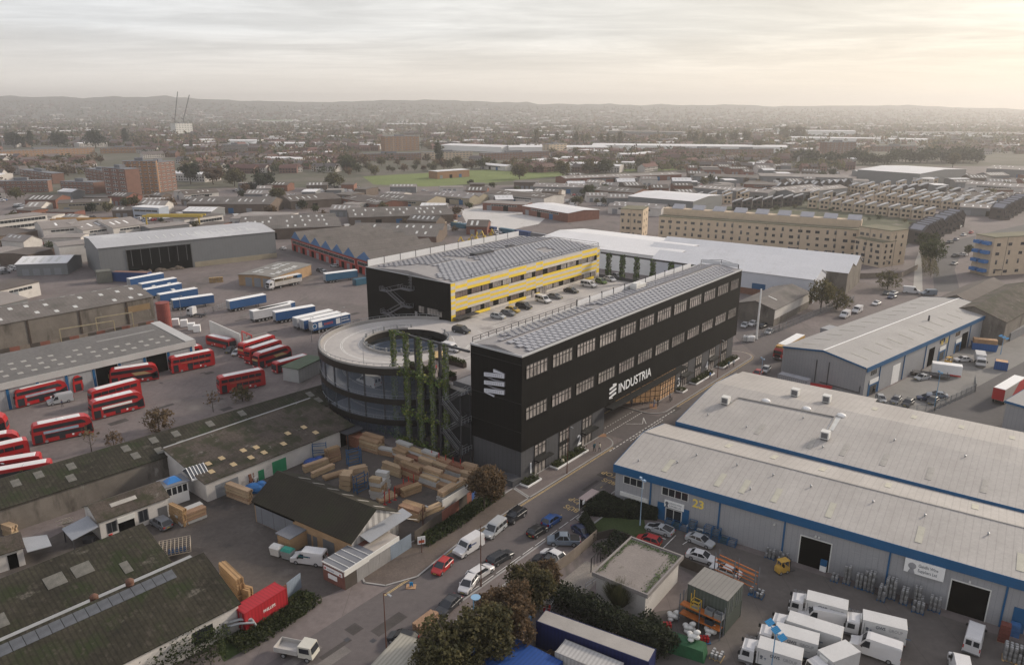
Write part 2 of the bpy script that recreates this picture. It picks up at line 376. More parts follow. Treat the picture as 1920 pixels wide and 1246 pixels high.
 logo(lambda s,q,d: (-d,8.6-4.8*s,16.2+4.6*q),.3,[M('logo_white',(.62,.63,.68),.04,1,.5),M('logo_fold',(.24,.24,.26)),M('logo_dots',(.36,.36,.39))],t)
 for n,x in (('1',2.35),('2',18.4),('3',61.7),('4',77.6)): text('unit_number',n,3.1,letter,t,(x,.2,.85),RF,.05,.03)
 pl = MB(); pl.box(-2.2,-.1,.2,5.5,0,1.25); pl.box(-.1,.28,.2,3.2,0,1.2); pl.build('corner_plinth',darkconc,t)
 return t
industria()
def yellow_block():
 f = Fr(F0.g(32.7,48.2),F0.a); Lx,Wy,T = 67.5,31.8,24.7
 t = fthing('workshop_block','yellow and pale tiled block with black end wall and solar roof behind the deck','office building',f)
 w = MB(); w.hexa([(0,.12,0),(Lx,.12,0),(Lx,Wy,0),(0,Wy,0),(0,.12,T),(Lx,.12,T),(Lx,Wy,T),(0,Wy,T)]); w.build('wall',clad,t)
 rng = random.Random(4); tl = MB(); zr = [(15.1,15.9),(17.4,18.07),(18.07,18.74),(18.74,19.4),(19.4,20.07),(20.07,20.75),(22.35,23.13),(23.13,23.92),(23.92,24.75)]
 bl = [0,1.6]
 while bl[-1] < Lx-6: bl.append(bl[-1]+rng.choice((3.3,4.4,5.5,7.7)))
 bl += [Lx-1.5,Lx]; par = [rng.random() < .4 for _ in bl]
 for r,(z0,z1) in enumerate(zr):
  for i,(x,x1) in enumerate(zip(bl,bl[1:])): tl.box(x,x1-.01,0,.1,z0,z1-.01,m=par[i] ^ (r % 2) if r else par[i])
 for z0,z1 in ((15.9,17.4),(20.75,22.35)):
  for a,b in ((0,1.5),(Lx-1.5,Lx)):
   for j in range(2): tl.box(a,b,0,.1,z0+(z1-z0)*j/2,z0+(z1-z0)*(j+1)/2-.01,m=(j+(a > 0)) % 2)
 tl.build('tile_cladding',[yel,pale],t)
 for z0,z1 in ((15.95,17.35),(20.8,22.3)):
  x = 1.6
  while x < Lx-4:
   wd = rng.choice([2.7,3.6,3.6,4.5]); p = MB(); n = round(wd/.9)
   for i in range(n): p.box(x+i*.9+.05,x+i*.9+.85,.06,.11,z0+.08,z1-.08,m=0)
   p.box(x-.02,x+wd+.02,.08,.118,z0,z1,m=1)
   p.build('window',[litglass if rng.random() < .6 else M('curtain_glass',(.16,.12,.105),.5,.6,.12,spec=.5,fine=.25),mullion],t); x += wd+rng.choice([.5,1.5,2.2])
 en = MB()
 for x,d in ((36.5,3.2),(32.6,1.3),(64.7,1.2)): en.box(x,x+d,-.03,.05,15.12,17.3 if d > 2 else 16.9,m=0); [en.box(x+i,x+i+.12,-.06,-.03,15.12,17.3,m=1) for i in range(int(d))]
 en.build('entrance_door',[litglass,mullion],t)
 ew = MB()
 for i in range(8): ew.box(-.06,-.003,3.3+i*1.05,4.2+i*1.05,15.6,17.3,m=0 if i != 5 else 1)
 ew.box(-1.0,-.01,2.6,4.0,17.3,17.45,1); ew.build('window',[litglass,mullion],t)
 # steel escape stair and caged ladder on the black end wall
 st = MB()
 for (y0,z0,y1,z1) in ((22.5,13.4,16.5,16.6),(16.5,16.6,22.5,19.6),(22.5,19.6,17,21.2),(14,10.2,22.5,13.4)):
  for s in (-1.2,-.2): st.bar((s,y0,z0),(s,y1,z1),.06,0,.14); st.bar((s,y0,z0+1.05),(s,y1,z1+1.05),.045)
  n = 14
  for i in range(n): y = y0+(y1-y0)*i/n; z = z0+(z1-z0)*i/n; st.box(-1.2,-.2,y-.14,y+.14,z-.03,z+.03)
 for (y0,y1,z) in ((13.5,17,16.6),(21.8,25,19.6),(13.0,17.6,21.2),(21.8,25,13.4)):
  st.box(-1.5,-.05,y0,y1,z-.12,z); railing(st,[(-1.45,y0,z),(-1.45,y1,z)],1.05,.9,.04); railing(st,[(-.1,y1 if y1 > 20 else y0,z),(-1.45,y1 if y1 > 20 else y0,z)],1.05,.9,.04)
 st.build('escape_stair',steps,t)
 ld = MB()
 for y in (13.6,14.1): ld.bar((-.4,y,21.2),(-.4,y,T+1),.04)
 for i in range(9): ld.bar((-.4,13.6,21.5+i*.4),(-.4,14.1,21.5+i*.4),.03)
 for i in range(4):
  z = 22.4+i*.75; ld.tube([(-.4,13.4,z),(-.95,13.5,z),(-1.05,13.85,z),(-.95,14.2,z),(-.4,14.3,z)],.03,4)
 ld.build('ladder',steps,t); dr = MB(); dr.box(-.06,-.003,12.2,13.1,13.4,15.6); dr.build('door',steel,t)
 r = MB(); r.prism([(.3,T+.02),(Wy-.3,T+.02),(Wy*.5,T+1.25)],.3,Lx-.3); r.build('roof',roofm,t)
 k = MB()
 for a in ((-.06,Lx+.06,-.06,.25),(-.06,Lx+.06,Wy-.2,Wy+.06),(-.06,.2,.25,Wy-.2),(Lx-.2,Lx+.06,.25,Wy-.2)): k.box(*a,T+.03,T+.2)
 k.build('roof_edge_trim',M('roof_trim',(.45,.45,.45)),t)
 pm = MB(); pm.hexa([(-.80,-.47,.1),(.80,-.47,.1),(.80,.47,.1),(-.80,.47,.1),(-.80,-.47,.3),(.80,-.47,.18),(.80,.47,.18),(-.80,.47,.3)])
 pme = pm.mesh('solar_panel',solar); rest = MB(); cnt = 0; H2 = Wy/2
 for i in range(36):
  for j in range(26):
   x,y = 2.4+i*1.78,1.3+j*1.12
   if abs(y-H2) < .5 or (i in (10,11) and 8 < j < 20) or (i == 21 and j > 12) or (25 <= i <= 27 and 3 < j < 8) or (i < 4 and abs(y-H2) < 9-i*1.5) : continue
   xx = x+(.89 if j % 2 else 0); up = y < H2; z = T+.02+1.23*((y-.3) if up else (Wy-.3-y))/(H2-.3); tlt = atan2(1.23,H2)*(1 if up else -1)
   if xx > Lx-1.2: continue
   if cnt < 100: o = bpy.data.objects.new('solar_panel',pme); COL.objects.link(o); o.parent = t; o.location = (xx,y,z); o.rotation_euler = (tlt,0,0); cnt += 1
   else:
    R = Matrix.Rotation(tlt,3,'X'); rest.hexa([tuple(R @ Vector(v)+Vector((xx,y,z))) for v in pm.v])
 tag(rest.build('solar_panel',solar,t),None,None,None,'stuff')
 sp = MB()
 for i in range(11):
  x0 = .6+i*6.0; bx(x0+.1,x0+5.9,Wy-.12,Wy-.04,T+.2,T+1.9).build('wind_screen',whitep,t); sp.box(x0-.1,x0+.1,Wy-.16,Wy,T+.2,T+2.2)
 railing(sp,[(8,.4,T+.1),(Lx-.3,.4,T+.1)],1.0,9,.05,(1.0,)); railing(sp,[(Lx-.3,.4,T+.1),(Lx-.3,Wy,T+.1)],1.2,8,.05); sp.build('screen_post',darkst,t)
 pt = MB(); pt.box(26,34,15,17.2,T+1.1,T+1.9); pt.box(43,46,17,18.2,T+1.0,T+1.7); pt.build('roof_plant',darkst,t)
 cv = MB(); cv.box(.2,8,-2.2,-.2,15.9,16.1); cv.build('canopy',darkst,t)
yellow_block()
RC = (14.0,44.5); R0,R1 = 9.5,19.5
def parking():
 t = fthing('parking_deck','pale raised parking deck between the black and yellow blocks','car park',F0)
 arc = [(RC[0]+R1*cos(radians(a)),RC[1]+R1*sin(radians(a))) for a in range(10,-135,-5)]
 P = [(.3,BW+.05),(100.2,BW+.05),(100.2,48.1),(33.4,48.1)]+arc
 d = MB(); d.prism([(p[0],p[1]) for p in P],DK-.9,DK,0,'z'); d.build('deck_slab',[deckm],t)
 m = MB()
 def ln(x0,y0,x1,y1,w=.14,z=DK+.006):
  a = Vector((x0,y0,z)); b = Vector((x1,y1,z)); n = Vector((-(b-a).y,(b-a).x,0)).normalized()*w/2; m.q(a-n,b-n,b+n,a+n)
 for i in range(24): ln(38+i*2.6,43.5,38+i*2.6,47.8)
 ln(36,37.5,98,37.5); ln(34,33.5,98,33.5)
 for i in range(20): ln(48+i*2.6,12.6,48+i*2.6,17)
 ln(34,28,60,28)
 m.build('bay_marking',linem,t)
 pr = MB(); pr.box(33.5,100.2,BW+.06,BW+.2,DK,DK+1.0); pr.box(.3,.5,BW+.2,17,DK,DK+1.0); pr.box(100,100.2,12.3,48,DK,DK+1); pr.build('parapet',darkconc,t)
 c = MB()
 for x in range(8,100,12):
  for y in (22,34,46):
   if hypot(x-RC[0],y-RC[1]) > R1: c.box(x-.3,x+.3,y-.3,y+.3,0,DK-.9)
 c.build('column',darkconc,t)
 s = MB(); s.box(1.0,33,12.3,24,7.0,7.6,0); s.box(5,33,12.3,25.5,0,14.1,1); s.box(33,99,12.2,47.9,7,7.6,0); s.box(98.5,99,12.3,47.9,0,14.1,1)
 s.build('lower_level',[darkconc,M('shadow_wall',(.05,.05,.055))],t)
 gm = MB(); gm.box(.6,8.6,18.5,31.5,DK+.01,DK+.1); gm.build('terrace_floor',M('terrace_paving',(.33,.28,.25),.1,.5,.8),t)
 return t
parking()
def ramp_tower():
 f = Fr(F0.g(*RC),F0.a); t = fthing('spiral_ramp','round multi storey spiral car ramp with black fascia and open centre','car ramp',f)
 n = 72; O = (0,0); FU = 2*pi
 top = MB(); top.wallring(O,R0,R1,0,FU,DK-.55,DK+.008,n); top.build('top_ramp',deckm,t)
 fa = MB(); fa.wallring(O,R1,R1+.22,radians(75),radians(235),DK-1.05,DK+.35,48); fa.wallring(O,R0-.2,R0,0,FU,DK-1.2,DK+.2,n)
 cu = MB(); cu.wallring(O,R1-.3,R1-.001,radians(22),radians(232),DK+.01,DK+.75,48); cu.wallring(O,R0+.01,R0+.25,radians(45),radians(345),DK+.01,DK+.6,48)
 cu.build('kerb_wall',concrete,t)
 for a0,a1,z0,z1,nm in ((20,250,12.4,7.9,'middle_ramp'),(20,250,7.2,3.4,'lower_ramp')):
  s = MB(); s.wallring(O,R0,R1,radians(a0),radians(a1),z0-.5,z0,60,slope=z1-z0); s.build(nm,M('ramp_surface',(.25,.26,.285),.1,.2,.8),t)
  fa.wallring(O,R1,R1+.2,radians(a0+50),radians(a1),z0-.9+(z1-z0)*50/230,z0+.3+(z1-z0)*50/230,50,slope=(z1-z0)*180/230)
  l = MB()
  for rr in (R0+4.9,R0+5.2,R1-1.2): l.ring(O,rr,rr+.12,radians(a0),radians(a1),z0+.02,60,z2=z1+.02)
  l.build('lane_marking',linem,t)
 # straight exit of the middle ramp, running down beneath the deck
 s = MB(); a = radians(250);
 for (r0,r1,zz,ze) in ((R0,R1,7.9,5.6),(R0,R1,3.4,1.2)):
  p = [Vector((r*cos(a),r*sin(a),zz)) for r in (r0,r1)]; d = Vector((-sin(a),cos(a),0))*16+Vector((0,0,ze-zz))
  s.hexa([p[1]-Vector((0,0,.5)),p[1]+d-Vector((0,0,.5)),p[0]+d-Vector((0,0,.5)),p[0]-Vector((0,0,.5)),p[1],p[1]+d,p[0]+d,p[0]])
 s.build('exit_ramp',M('ramp_surface',(.2,.2,.2)),t)
 fa.build('fascia',M('black_fascia',(.018,.015,.013),.15,.4,.5),t)
 l = MB()
 for rr in (R0+4.85,R0+5.2): l.ring(O,rr,rr+.14,radians(70),radians(300),DK+.02,60)
 for rr in (R0+1.2,R1-1.3): l.ring(O,rr,rr+.14,radians(30),radians(340),DK+.02,60)
 l.build('lane_marking',linem,t)
 co = MB(); cn = MB()
 for k in range(15):
  an = radians(75+k*12.5); co.cyl(((R1-.15)*cos(an),(R1-.15)*sin(an),0),((R1-.15)*cos(an),(R1-.15)*sin(an),DK-.6),.2,n=6)
 co.build('column',darkst,t)
 gs = bpy.data.materials.new('ramp_screen'); gs.use_nodes = True; q = gs.node_tree; pb_ = q.nodes['Principled BSDF']; pb_.inputs['Base Color'].default_value = (.16,.20,.27,1); pb_.inputs['Roughness'].default_value = .15; tb = N(q,'ShaderNodeBsdfTransparent'); mx = N(q,'ShaderNodeMixShader',i_0=.24); q.links.new(tb.outputs[0],mx.inputs[1]); q.links.new(pb_.outputs[0],mx.inputs[2]); q.links.new(mx.outputs[0],q.nodes['Material Output'].inputs[0])
 g = MB()
 for k in range(36): a,b = radians(62+k*5),radians(66.9+k*5); g.q(((R1-.02)*cos(a),(R1-.02)*sin(a),.2),((R1-.02)*cos(b),(R1-.02)*sin(b),.2),((R1-.02)*cos(b),(R1-.02)*sin(b),DK-1),((R1-.02)*cos(a),(R1-.02)*sin(a),DK-1))
 g.build('mesh_screen',gs,t)
 cn.wallring(O,R0+.02,R0+.3,0,FU,0,DK-2.2,48); cn.build('core_wall',M('core_blue_grey',(.15,.18,.235),.2,.3,.35,rib=('z',1.3,.1,.7)),t)
 r = MB()
 for rr,a0,a1 in ((R1-.12,22,235),(R0+.12,40,350)):
  for k in range(a0,a1,5):
   an = radians(k); r.bar((rr*cos(an),rr*sin(an),DK+.7),(rr*cos(an),rr*sin(an),DK+1.3),.03); b = radians(min(k+5,a1)); r.bar((rr*cos(an),rr*sin(an),DK+1.3),(rr*cos(b),rr*sin(b),DK+1.3),.04)
   if k % 20 == 0: r.box(rr*cos(an)-.15,rr*cos(an)+.15,rr*sin(an)-.15,rr*sin(an)+.15,DK+.6,DK+1.5)
 for z0,z1 in ((12.4-.98,7.9),(7.2-.83,3.4)):
  for k in range(36):
   a,b = radians(70+k*5),radians(75+k*5); za,zb = z0+(z1-z0)*k/36+.35,z0+(z1-z0)*(k+1)/36+.35
   r.bar((R1*cos(a),R1*sin(a),za+.7),(R1*cos(b),R1*sin(b),zb+.7),.035); r.bar((R1*cos(a),R1*sin(a),za),(R1*cos(a),R1*sin(a),za+.7),.025)
 r.build('railing',steel,t)
 b = MB(); b.cyl((0,0,.02),(0,0,.05),R0-.3,n=40); b.build('core_floor',darkconc,t)
 # ramp end tower columns
 lamp0 = None
 for an,rr in ((200,R1-.3),(232,R1-.3),(150,R1-.3),(100,R1-.3)):
  p = f.g(rr*cos(radians(an)),rr*sin(radians(an)),DK+.7)
  lt = thing('ramp_lamp',None,'lamp post',p,0,'slim lamps round the spiral ramp')
  q = MB(); q.cyl((0,0,0),(0,0,4.6),.05,.035,6); q.tube([(0,0,4.6),(.25,0,4.85),(.7,.1,4.9)],.03,5); q.build('pole',steel,lt)
  h = MB(); h.box(.6,1.0,-.02,.2,4.84,4.94); h.build('lamp_head',steel,lt)
  lt['label'] = {200: 'slim lamp on the left front rim of the spiral ramp',232: 'slim lamp on the spiral ramp rim nearest the green frame',150: 'slim lamp on the leftmost rim of the spiral ramp',100: 'slim lamp on the far rim of the spiral ramp'}[an]
ramp_tower()
def green_frame():
 f = Fr(F0.o,F0.a); t = fthing('planted_frame','tall steel frame overgrown with climbing plants in front of the spiral ramp','green wall',f)
 c = MB(); rng = random.Random(7)
 vs_ = [33.0,29.2,25.4,22.0,18.3]
 for v in vs_:
  mb = MB(); mb.box(-.55,0,v-.45,v+.45,0,23.3); mb.build('column',M('frame_steel',(.20,.205,.20)),t)
  lf = MB()
  for i in range(1900):
   z = rng.random()**.9*23.3
   if rng.random() < .12+.25*sin(z*.7+v*2): continue
   s = rng.choice([-1,1,0,0]); y = v+rng.gauss(0,.30); x = -.6-abs(rng.gauss(0,.08)) if s == 0 else rng.uniform(-.7,.1); y = y if s == 0 else v+s*(.45+abs(rng.gauss(0,.07)))
   lf.leaf((x,y,z),rng.uniform(.10,.22),rng,rng.choice([0,1,1,1,2]))
  tag(lf.build('climbing_plant',leafm,t),None,None,None,'stuff')
 b = MB()
 b.box(-.5,-.1,BW,33.5,22.9,23.3); b.box(-.5,-.1,17.8,33.5,14.6,15.5); b.box(-.5,-.1,17.8,33.5,6.4,7.4)
 for v in (27.3,20.6): b.box(.3,.8,v-.25,v+.25,0,22.9)
 b.build('beam',darkst,t)
 lf = MB()
 for z,n,y0,y1 in ((15.3,600,17.8,33.5),(7.0,420,17.8,31),(23.3,160,28,33.5),(.4,900,17,39)):
  for i in range(n): lf.leaf((-.4+rng.gauss(0,.35),rng.uniform(y0,y1),z+rng.gauss(-.2,.45 if z < 20 else .15)),rng.uniform(.15,.34),rng,rng.choice([0,1,1,2]))
 tag(lf.build('trailing_plant',leafm,t),None,None,None,'stuff')
green_frame()
def rear_frame():
 t = fthing('planted_frame','row of green clad columns at the far end of the deck between the two blocks','green wall',F0); rng = random.Random(17); b = MB(); b.box(100.4,100.8,BW,48,22.6,23.1); b.build('beam',darkst,t)
 for v in (45,40,35,29.5,23.5,17.5):
  bx(100.3,100.9,v-.6,v+.6,0,22.6).build('column',M('frame_steel',(.20,.205,.20)),t); lf = MB()
  for i in range(900): lf.leaf((rng.choice((100.2,100.6,101))+rng.gauss(0,.12),v+rng.uniform(-.75,.75),rng.uniform(9,23)),rng.uniform(.2,.4),rng,rng.choice((0,0,1)))
  tag(lf.build('climbing_plant',leafm,t),None,None,None,'stuff')
rear_frame()
def ext_stair():
 f = Fr(F0.o,F0.a); t = fthing('outdoor_staircase','zigzag steel outdoor staircase beside the black end wall','staircase',f)
 s = MB(); h = MB(); l = MB(); y0,y1 = 13.0,17.0
 lev = [0.2,3.2,6.2,9.2,12.2,15.1]
 for i in range(5):
  za,zb = lev[i],lev[i+1]; a,b = (y0,y1) if i % 2 else (y1,y0)
  xo = -1.6 if i % 2 else -.3
  for x in (xo,xo-1.1): s.bar((x,a,za),(x,b,zb),.07,0,.17); h.bar((x,a,za+1.05),(x,b,zb+1.05),.04); h.bar((x,a,za+.55),(x,b,zb+.55),.03)
  for k in range(15): y = a+(b-a)*k/15; z = za+(zb-za)*k/15; s.box(xo-1.1,xo,y-.15,y+.15,z,z+.05)
  yb = b; e = .9 if b == y1 else -.9
  l.box(-2.8,.1,min(yb,yb+e),max(yb,yb+e),zb-.12,zb); railing(h,[(-2.75,yb+e,zb),(0,yb+e,zb)],1.05,.9,.035)
 s.build('flight',M('stair_tread',(.07,.07,.075),.1,1,.6,.3),t); h.build('handrail',steel,t); l.build('landing',darkst,t)
 p = MB()
 for y in (12.4,17.8):
  for x in (-2.7,0): p.box(x-.1,x+.1,y-.1,y+.1,0,15.2)
 p.build('post',darkst,t)
ext_stair()
# ------------------------------------------------------------ sheds and warehouses
palewall = M('pale_grey_sheeting',(.30,.30,.31),.06,.3,.6,rib=('xy',.8,.12,.88))
paleroof = M('pale_sheet_roof',(.385,.36,.335),.10,.12,.7,rib=('x',1.0,.12,.86),stain=[((.30,.275,.255),.10,.50,.3,(1,.2,1)),((.24,.215,.195),.5,.70,.08,(1,.1,1))],fine=.08)
whiteroof = M('white_sheet_roof',(.66,.65,.65),.05,.1,.6,rib=('x',2.4,.05,.94),stain=((.5,.48,.46),.07,.6,.2))
greyroof = M('asbestos_roof',(.14,.125,.115),.16,.15,.9,rib=('x',1.1,.16,.82),stain=[((.085,.08,.07),.12,.52,.2),((.26,.25,.23),.3,.66,.1)],fine=.2)
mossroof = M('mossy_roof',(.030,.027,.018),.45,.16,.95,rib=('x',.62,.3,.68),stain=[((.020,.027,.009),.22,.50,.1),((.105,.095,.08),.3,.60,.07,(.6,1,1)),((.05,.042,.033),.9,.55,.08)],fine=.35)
mossroof2 = M('lichen_roof',(.070,.056,.046),.4,.2,.95,rib=('x',.9,.12,.8),stain=[((.034,.034,.018),.28,.46,.12),((.19,.175,.16),.5,.62,.08)],fine=.35)
bluefas = M('blue_fascia',(.012,.090,.21),.08,.3,.5)
bluepipe = bluefas
brick = M('red_brick',(.19,.085,.06),.2,.6,.9,fine=.2,rnd=.2)
ybrick = M('stock_brick',(.33,.215,.12),.18,.5,.9,fine=.2)
render_ = M('white_render',(.52,.49,.46),.12,.35,.85,stain=((.26,.24,.22),.3,.6,.2))
dirtywall = M('weathered_wall',(.16,.14,.12),.25,.2,.9,stain=[((.07,.06,.05),.25,.52,.15,(1,1,.3)),((.28,.26,.235),.35,.62,.1,(1,1,.35))])
greywall = M('steel_wall',(.17,.175,.18),.05,.3,.6,rib=('xy',1.3,.07,.86))
shutter = M('roller_shutter',(.22,.23,.245),.06,.5,.5,rib=('z',.25,.2,.8))
void = M('dark_interior',(.004,.004,.004),.1,1,.95,spec=.0)  # flat black panel colour standing in for the shade inside openings
skyl = M('rooflight_sheet',(.33,.31,.28),.2,.8,.5,fine=.2)
skylw = M('rooflight_pale',(.52,.52,.50),.15,.8,.4)
skyly = M('rooflight_yellowed',(.46,.34,.19),.15,.8,.6)
timber = M('timber',(.44,.28,.145),.2,.8,.8,fine=.2,rnd=.35)
redmt = M('red_paint',(.42,.022,.022),.08,.5,.5)
greenp = M('green_paint',(.03,.21,.10),.12,.6,.6)
def part(mb,name,m,t): return mb.build(name,m,t)
FOOT = []
def shed(name,label,A,B,D,z,rise=1.2,prof=None,wall=greywall,roof=greyroof,cat='warehouse',x0=0.0,x1=None,over=.3,group=None,sky=None,trim=None,gable=None):
 f = fr2(A,B,z); L = f.L if x1 is None else x1
 if isinstance(D,tuple): D = f.top(D[0],D[1],z)[1]
 prof = prof or [(0,0),(.5,rise),(1,0)]
 P = [(a*D,z+b) for a,b in prof]
 t = fthing(name,label,cat,f,group); FOOT.append((f,x0,L,D))
 w = MB(); w.prism([(0,0)]+P+[(D,0)],x0,L,0,'x',cm=1 if gable else 0); w.build('wall',[wall,gable or wall],t)
 r = MB(); th = .14
 for i,((ya,za),(yb,zb)) in enumerate(zip(P,P[1:])):
  sl = (zb-za)/(yb-ya); a = ya-(over if i == 0 else 0); b = yb+(over if i == len(P)-2 else 0)
  z_a,z_b = za+sl*(a-ya)+.01,zb+sl*(b-yb)+.01
  r.hexa([(x0-over,a,z_a),(L+over,a,z_a),(L+over,b,z_b),(x0-over,b,z_b),(x0-over,a,z_a+th),(L+over,a,z_a+th),(L+over,b,z_b+th),(x0-over,b,z_b+th)])
 ro = r.build('roof',roof,t)
 if trim:
  q = MB(); hz = trim[1]; q.box(x0-over-.02,L+over+.02,-over-.06,-over+.02,z-hz,z+.2)
  for xx in (x0-over-.05,L+over-.02):
   for (ya,za),(yb,zb) in zip(P,P[1:]): q.hexa([(xx,ya-.02,za-.25),(xx+.07,ya-.02,za-.25),(xx+.07,yb,zb-.25),(xx,yb,zb-.25),(xx,ya-.02,za+.2),(xx+.07,ya-.02,za+.2),(xx+.07,yb,zb+.2),(xx,yb,zb+.2)])
  q.build('fascia',trim[0],t)
 def hy(y):
  for (ya,za),(yb,zb) in zip(P,P[1:]):
   if ya <= y <= yb: return za+(zb-za)*(y-ya)/(yb-ya),atan2(zb-za,yb-ya)
  return P[-1][1],0
 S = dict(t=t,f=f,L=L,D=D,hy=hy,z=z,roof=ro)
 for k in (sky or []): lights(S,*k)
 return S
def lights(S,xs,ys,wx,wy,mat,jit=0.0,skip=0.0,seed=1,hide=()):
 """rooflights: a part each, lying on the slope"""
 rng = random.Random(seed); mb = MB(); mb.box(-wx/2,wx/2,-wy/2,wy/2,.155,.20); me = mb.mesh('rooflight',mat)
 for y in ys:
  for x in xs:
   if rng.random() < skip: continue
   yy = y+rng.uniform(-jit,jit); xx = x+rng.uniform(-jit,jit)*1.5; z,a = S['hy'](yy)
   o = bpy.data.objects.new('rooflight',me); COL.objects.link(o); o.parent = S['t']; o.location = (xx,yy,z+.01); o.rotation_euler = (a,0,0)
def rect(S,name,x0,x1,z0,z1,mat,y=-.03,d=.06,side='front',parent=None):
 mb = MB()
 if side == 'front': mb.box(x0,x1,y,y+d,z0,z1)
 elif side == 'left': mb.box(y,y+d,x0,x1,z0,z1)
 return mb.build(name,mat,parent or S['t'])
def winrow(S,x0,x1,z0,z1,n,side='front',fm=None,gm=None,y=-.03,name='window'):
 mb = MB(); d = (x1-x0)/n; fm = fm or offw
 def bx(a,b,ya,yb,c,e,m):
  mb.box(a,b,ya,yb,c,e,m) if side == 'front' else mb.box(ya,yb,a,b,c,e,m)
 bx(x0-.1,x1+.1,y+.01,y+.05,z0-.1,z1+.1,1)
 for i in range(n): bx(x0+i*d+.06,x0+(i+1)*d-.06,y-.012,y+.012,z0,z1,0)
 return mb.build(name,[gm or glass,fm],S['t'])
def pr(S,tl,br,plane='fx'):
 a = getattr(S['f'],plane)(*tl); b = getattr(S['f'],plane)(*br); return a[0],b[0],max(.0,b[1]),a[1]
# unit 23 and its neighbour ------------------------------------------------
z7 = lambda x,y: (1100+.4271*x,680+.4271*y)
S = shed('trade_warehouse','pale grey warehouse numbered 23 with deep blue fascia and wine supplier signs',(1155,871),(1890,1080),(1262,796),7.6,prof=[(0,0),(.55,1.55),(1,-.35)],wall=palewall,roof=paleroof,x1=78,trim=(bluefas,1.25))
U23 = S
for k,x in enumerate((6.6,18.4,28.5,43,57)): rect(S,'downpipe',x-.12,x+.12,0,6.4,bluepipe,-.14,.13)
winrow(S,1.6,5.2,4.75,6.0,3); winrow(S,8.6,13.1,4.75,6.05,4);
rect(S,'door_surround',8.0,9.35,0,3.2,bluefas,-.12,.1); rect(S,'door_surround',12.35,13.5,0,3.2,bluefas,-.12,.1)
dd = winrow(S,9.5,12.2,.1,2.4,2,fm=offw,name='entrance_door')
sg = rect(S,'shop_sign',9.2,12.6,2.75,4.0,white,-.2,.12)
txt = M('sign_grey',(.10,.11,.13),.05,1,.6)
def head(mbx,x,z,s,y): # small dark portrait roundel
 mbx.cyl((x,y,z),(x,y-.012,z),.34*s,n=12); mbx.prism([(x-.3*s,z-.75*s),(x+.3*s,z-.75*s),(x+.12*s,z-.2*s),(x-.12*s,z-.2*s)],y-.012,y,0,'y')
for bb,X,Z,k in ((sg,10.05,3.45,.48),):
 text('sign_letters','GANDHI WINE',.40,txt,sg,(X,-.215,Z),RF,.004,0,.8); text('sign_letters','SUPPLIERS LTD',.40,txt,sg,(X,-.215,Z-.48),RF,.004,0,.8)
hm = MB(); head(hm,9.65,3.45,.9,-.202); hm.build('sign_emblem',txt,sg)
text('unit_number','23',2.0,M('yellow_number',(.78,.58,.12),.05,1,.6),S['t'],(13.9,-.04,4.15),RF,.03,.045)
sb = rect(S,'shop_sign',1.1,6.3,2.35,3.0,offw,-.3,.28)
for a,b in (((945,740),(1072,890)),):
 x0,x1,z0,z1 = pr(S,z7(945,740),z7(1062,885)); d = rect(S,'loading_door',x0,x1,0,4.7,void,-.05,.06)
 fr_ = MB(); fr_.box(x0-.15,x0,-.1,0,0,4.85); fr_.box(x1,x1+.15,-.1,0,0,4.85); fr_.box(x0,x1,-.1,0,4.7,4.85); fr_.build('door_frame',offw,d); DX = (x0,x1)
 gq = MB(); gq.box(x1-1.1,x1-.2,-.5,-.06,.1,1.0,0); gq.box(x1-1.1,x1-.2,-.5,-.06,1.05,1.9,1); gq.build('door_goods',[white,bluefas],d)
rect(S,'roller_door',DX[1]+2.3,DX[1]+6.3,0,4.6,palewall,-.04,.05)
s2 = 740/1920
x0,x1,z0,z1 = pr(S,(1180+s2*1575,940+s2*360),(1180+s2*1730,940+s2*555)); d = rect(S,'loading_door',x0,x1,0,4.8,void,-.05,.06)
fr_ = MB(); fr_.box(x0-.15,x0,-.1,0,0,4.95); fr_.box(x1,x1+.15,-.1,0,0,4.95); fr_.box(x0,x1,-.1,0,4.8,4.95); fr_.build('door_frame',offw,d); DX2 = (x0,x1)
x0,x1,z0,z1 = pr(S,z7(1405,832),z7(1573,922)); sg = rect(S,'shop_sign',x0,x1,4.25,6.3,white,-.46,.3)
hm = MB(); head(hm,x0+.95,5.35,1.5,-.462); hm.build('sign_emblem',M('sign_emblem',(.28,.28,.29)),sg)
text('sign_letters','Gandhi Wine',.66,txt,sg,(x0+1.7,-.475,5.45),RF,.004,.004,.68); text('sign_letters','Suppliers Ltd',.66,txt,sg,(x0+1.7,-.475,4.7),RF,.004,.004,.68)
winrow(S,DX2[1]+4.2,DX2[1]+8,4.0,5.2,3); rect(S,'door_surround',DX2[1]+2.9,DX2[1]+4.4,0,3.6,bluefas,-.1,.08)
for x in (DX[0]+2,DX2[0]+2,27,33.5):
 b = MB(); b.box(x-.12,x+.12,-.35,-.02,5.2,5.4); b.build('wall_lamp',offw,S['t'])
lights(S,[8,17,21,26,34,46,58,70],[3.6],.9,4.0,M('rooflight_cream',(.42,.40,.33),.1,.6,.6)); lights(S,[14,22,30,40,52,64],[S['D']*.78],.9,3,M('rooflight_cream',(.42,.40,.33)))
rc = MB(); zr = 7.6+1.55+.16; rc.box(-.2,78,S['D']*.55-.14,S['D']*.55+.14,zr,zr+.07); rc.build('ridge_cap',M('ridge_metal',(.27,.255,.24),.1,1,.6),S['t'])
bm_ = MB(); bm_.cyl((0,0,.1),(0,0,.5),.13,.1,8); bm_.cyl((0,0,.5),(0,0,.58),.2,.05,8); bme = bm_.mesh('roof_vent',steel)
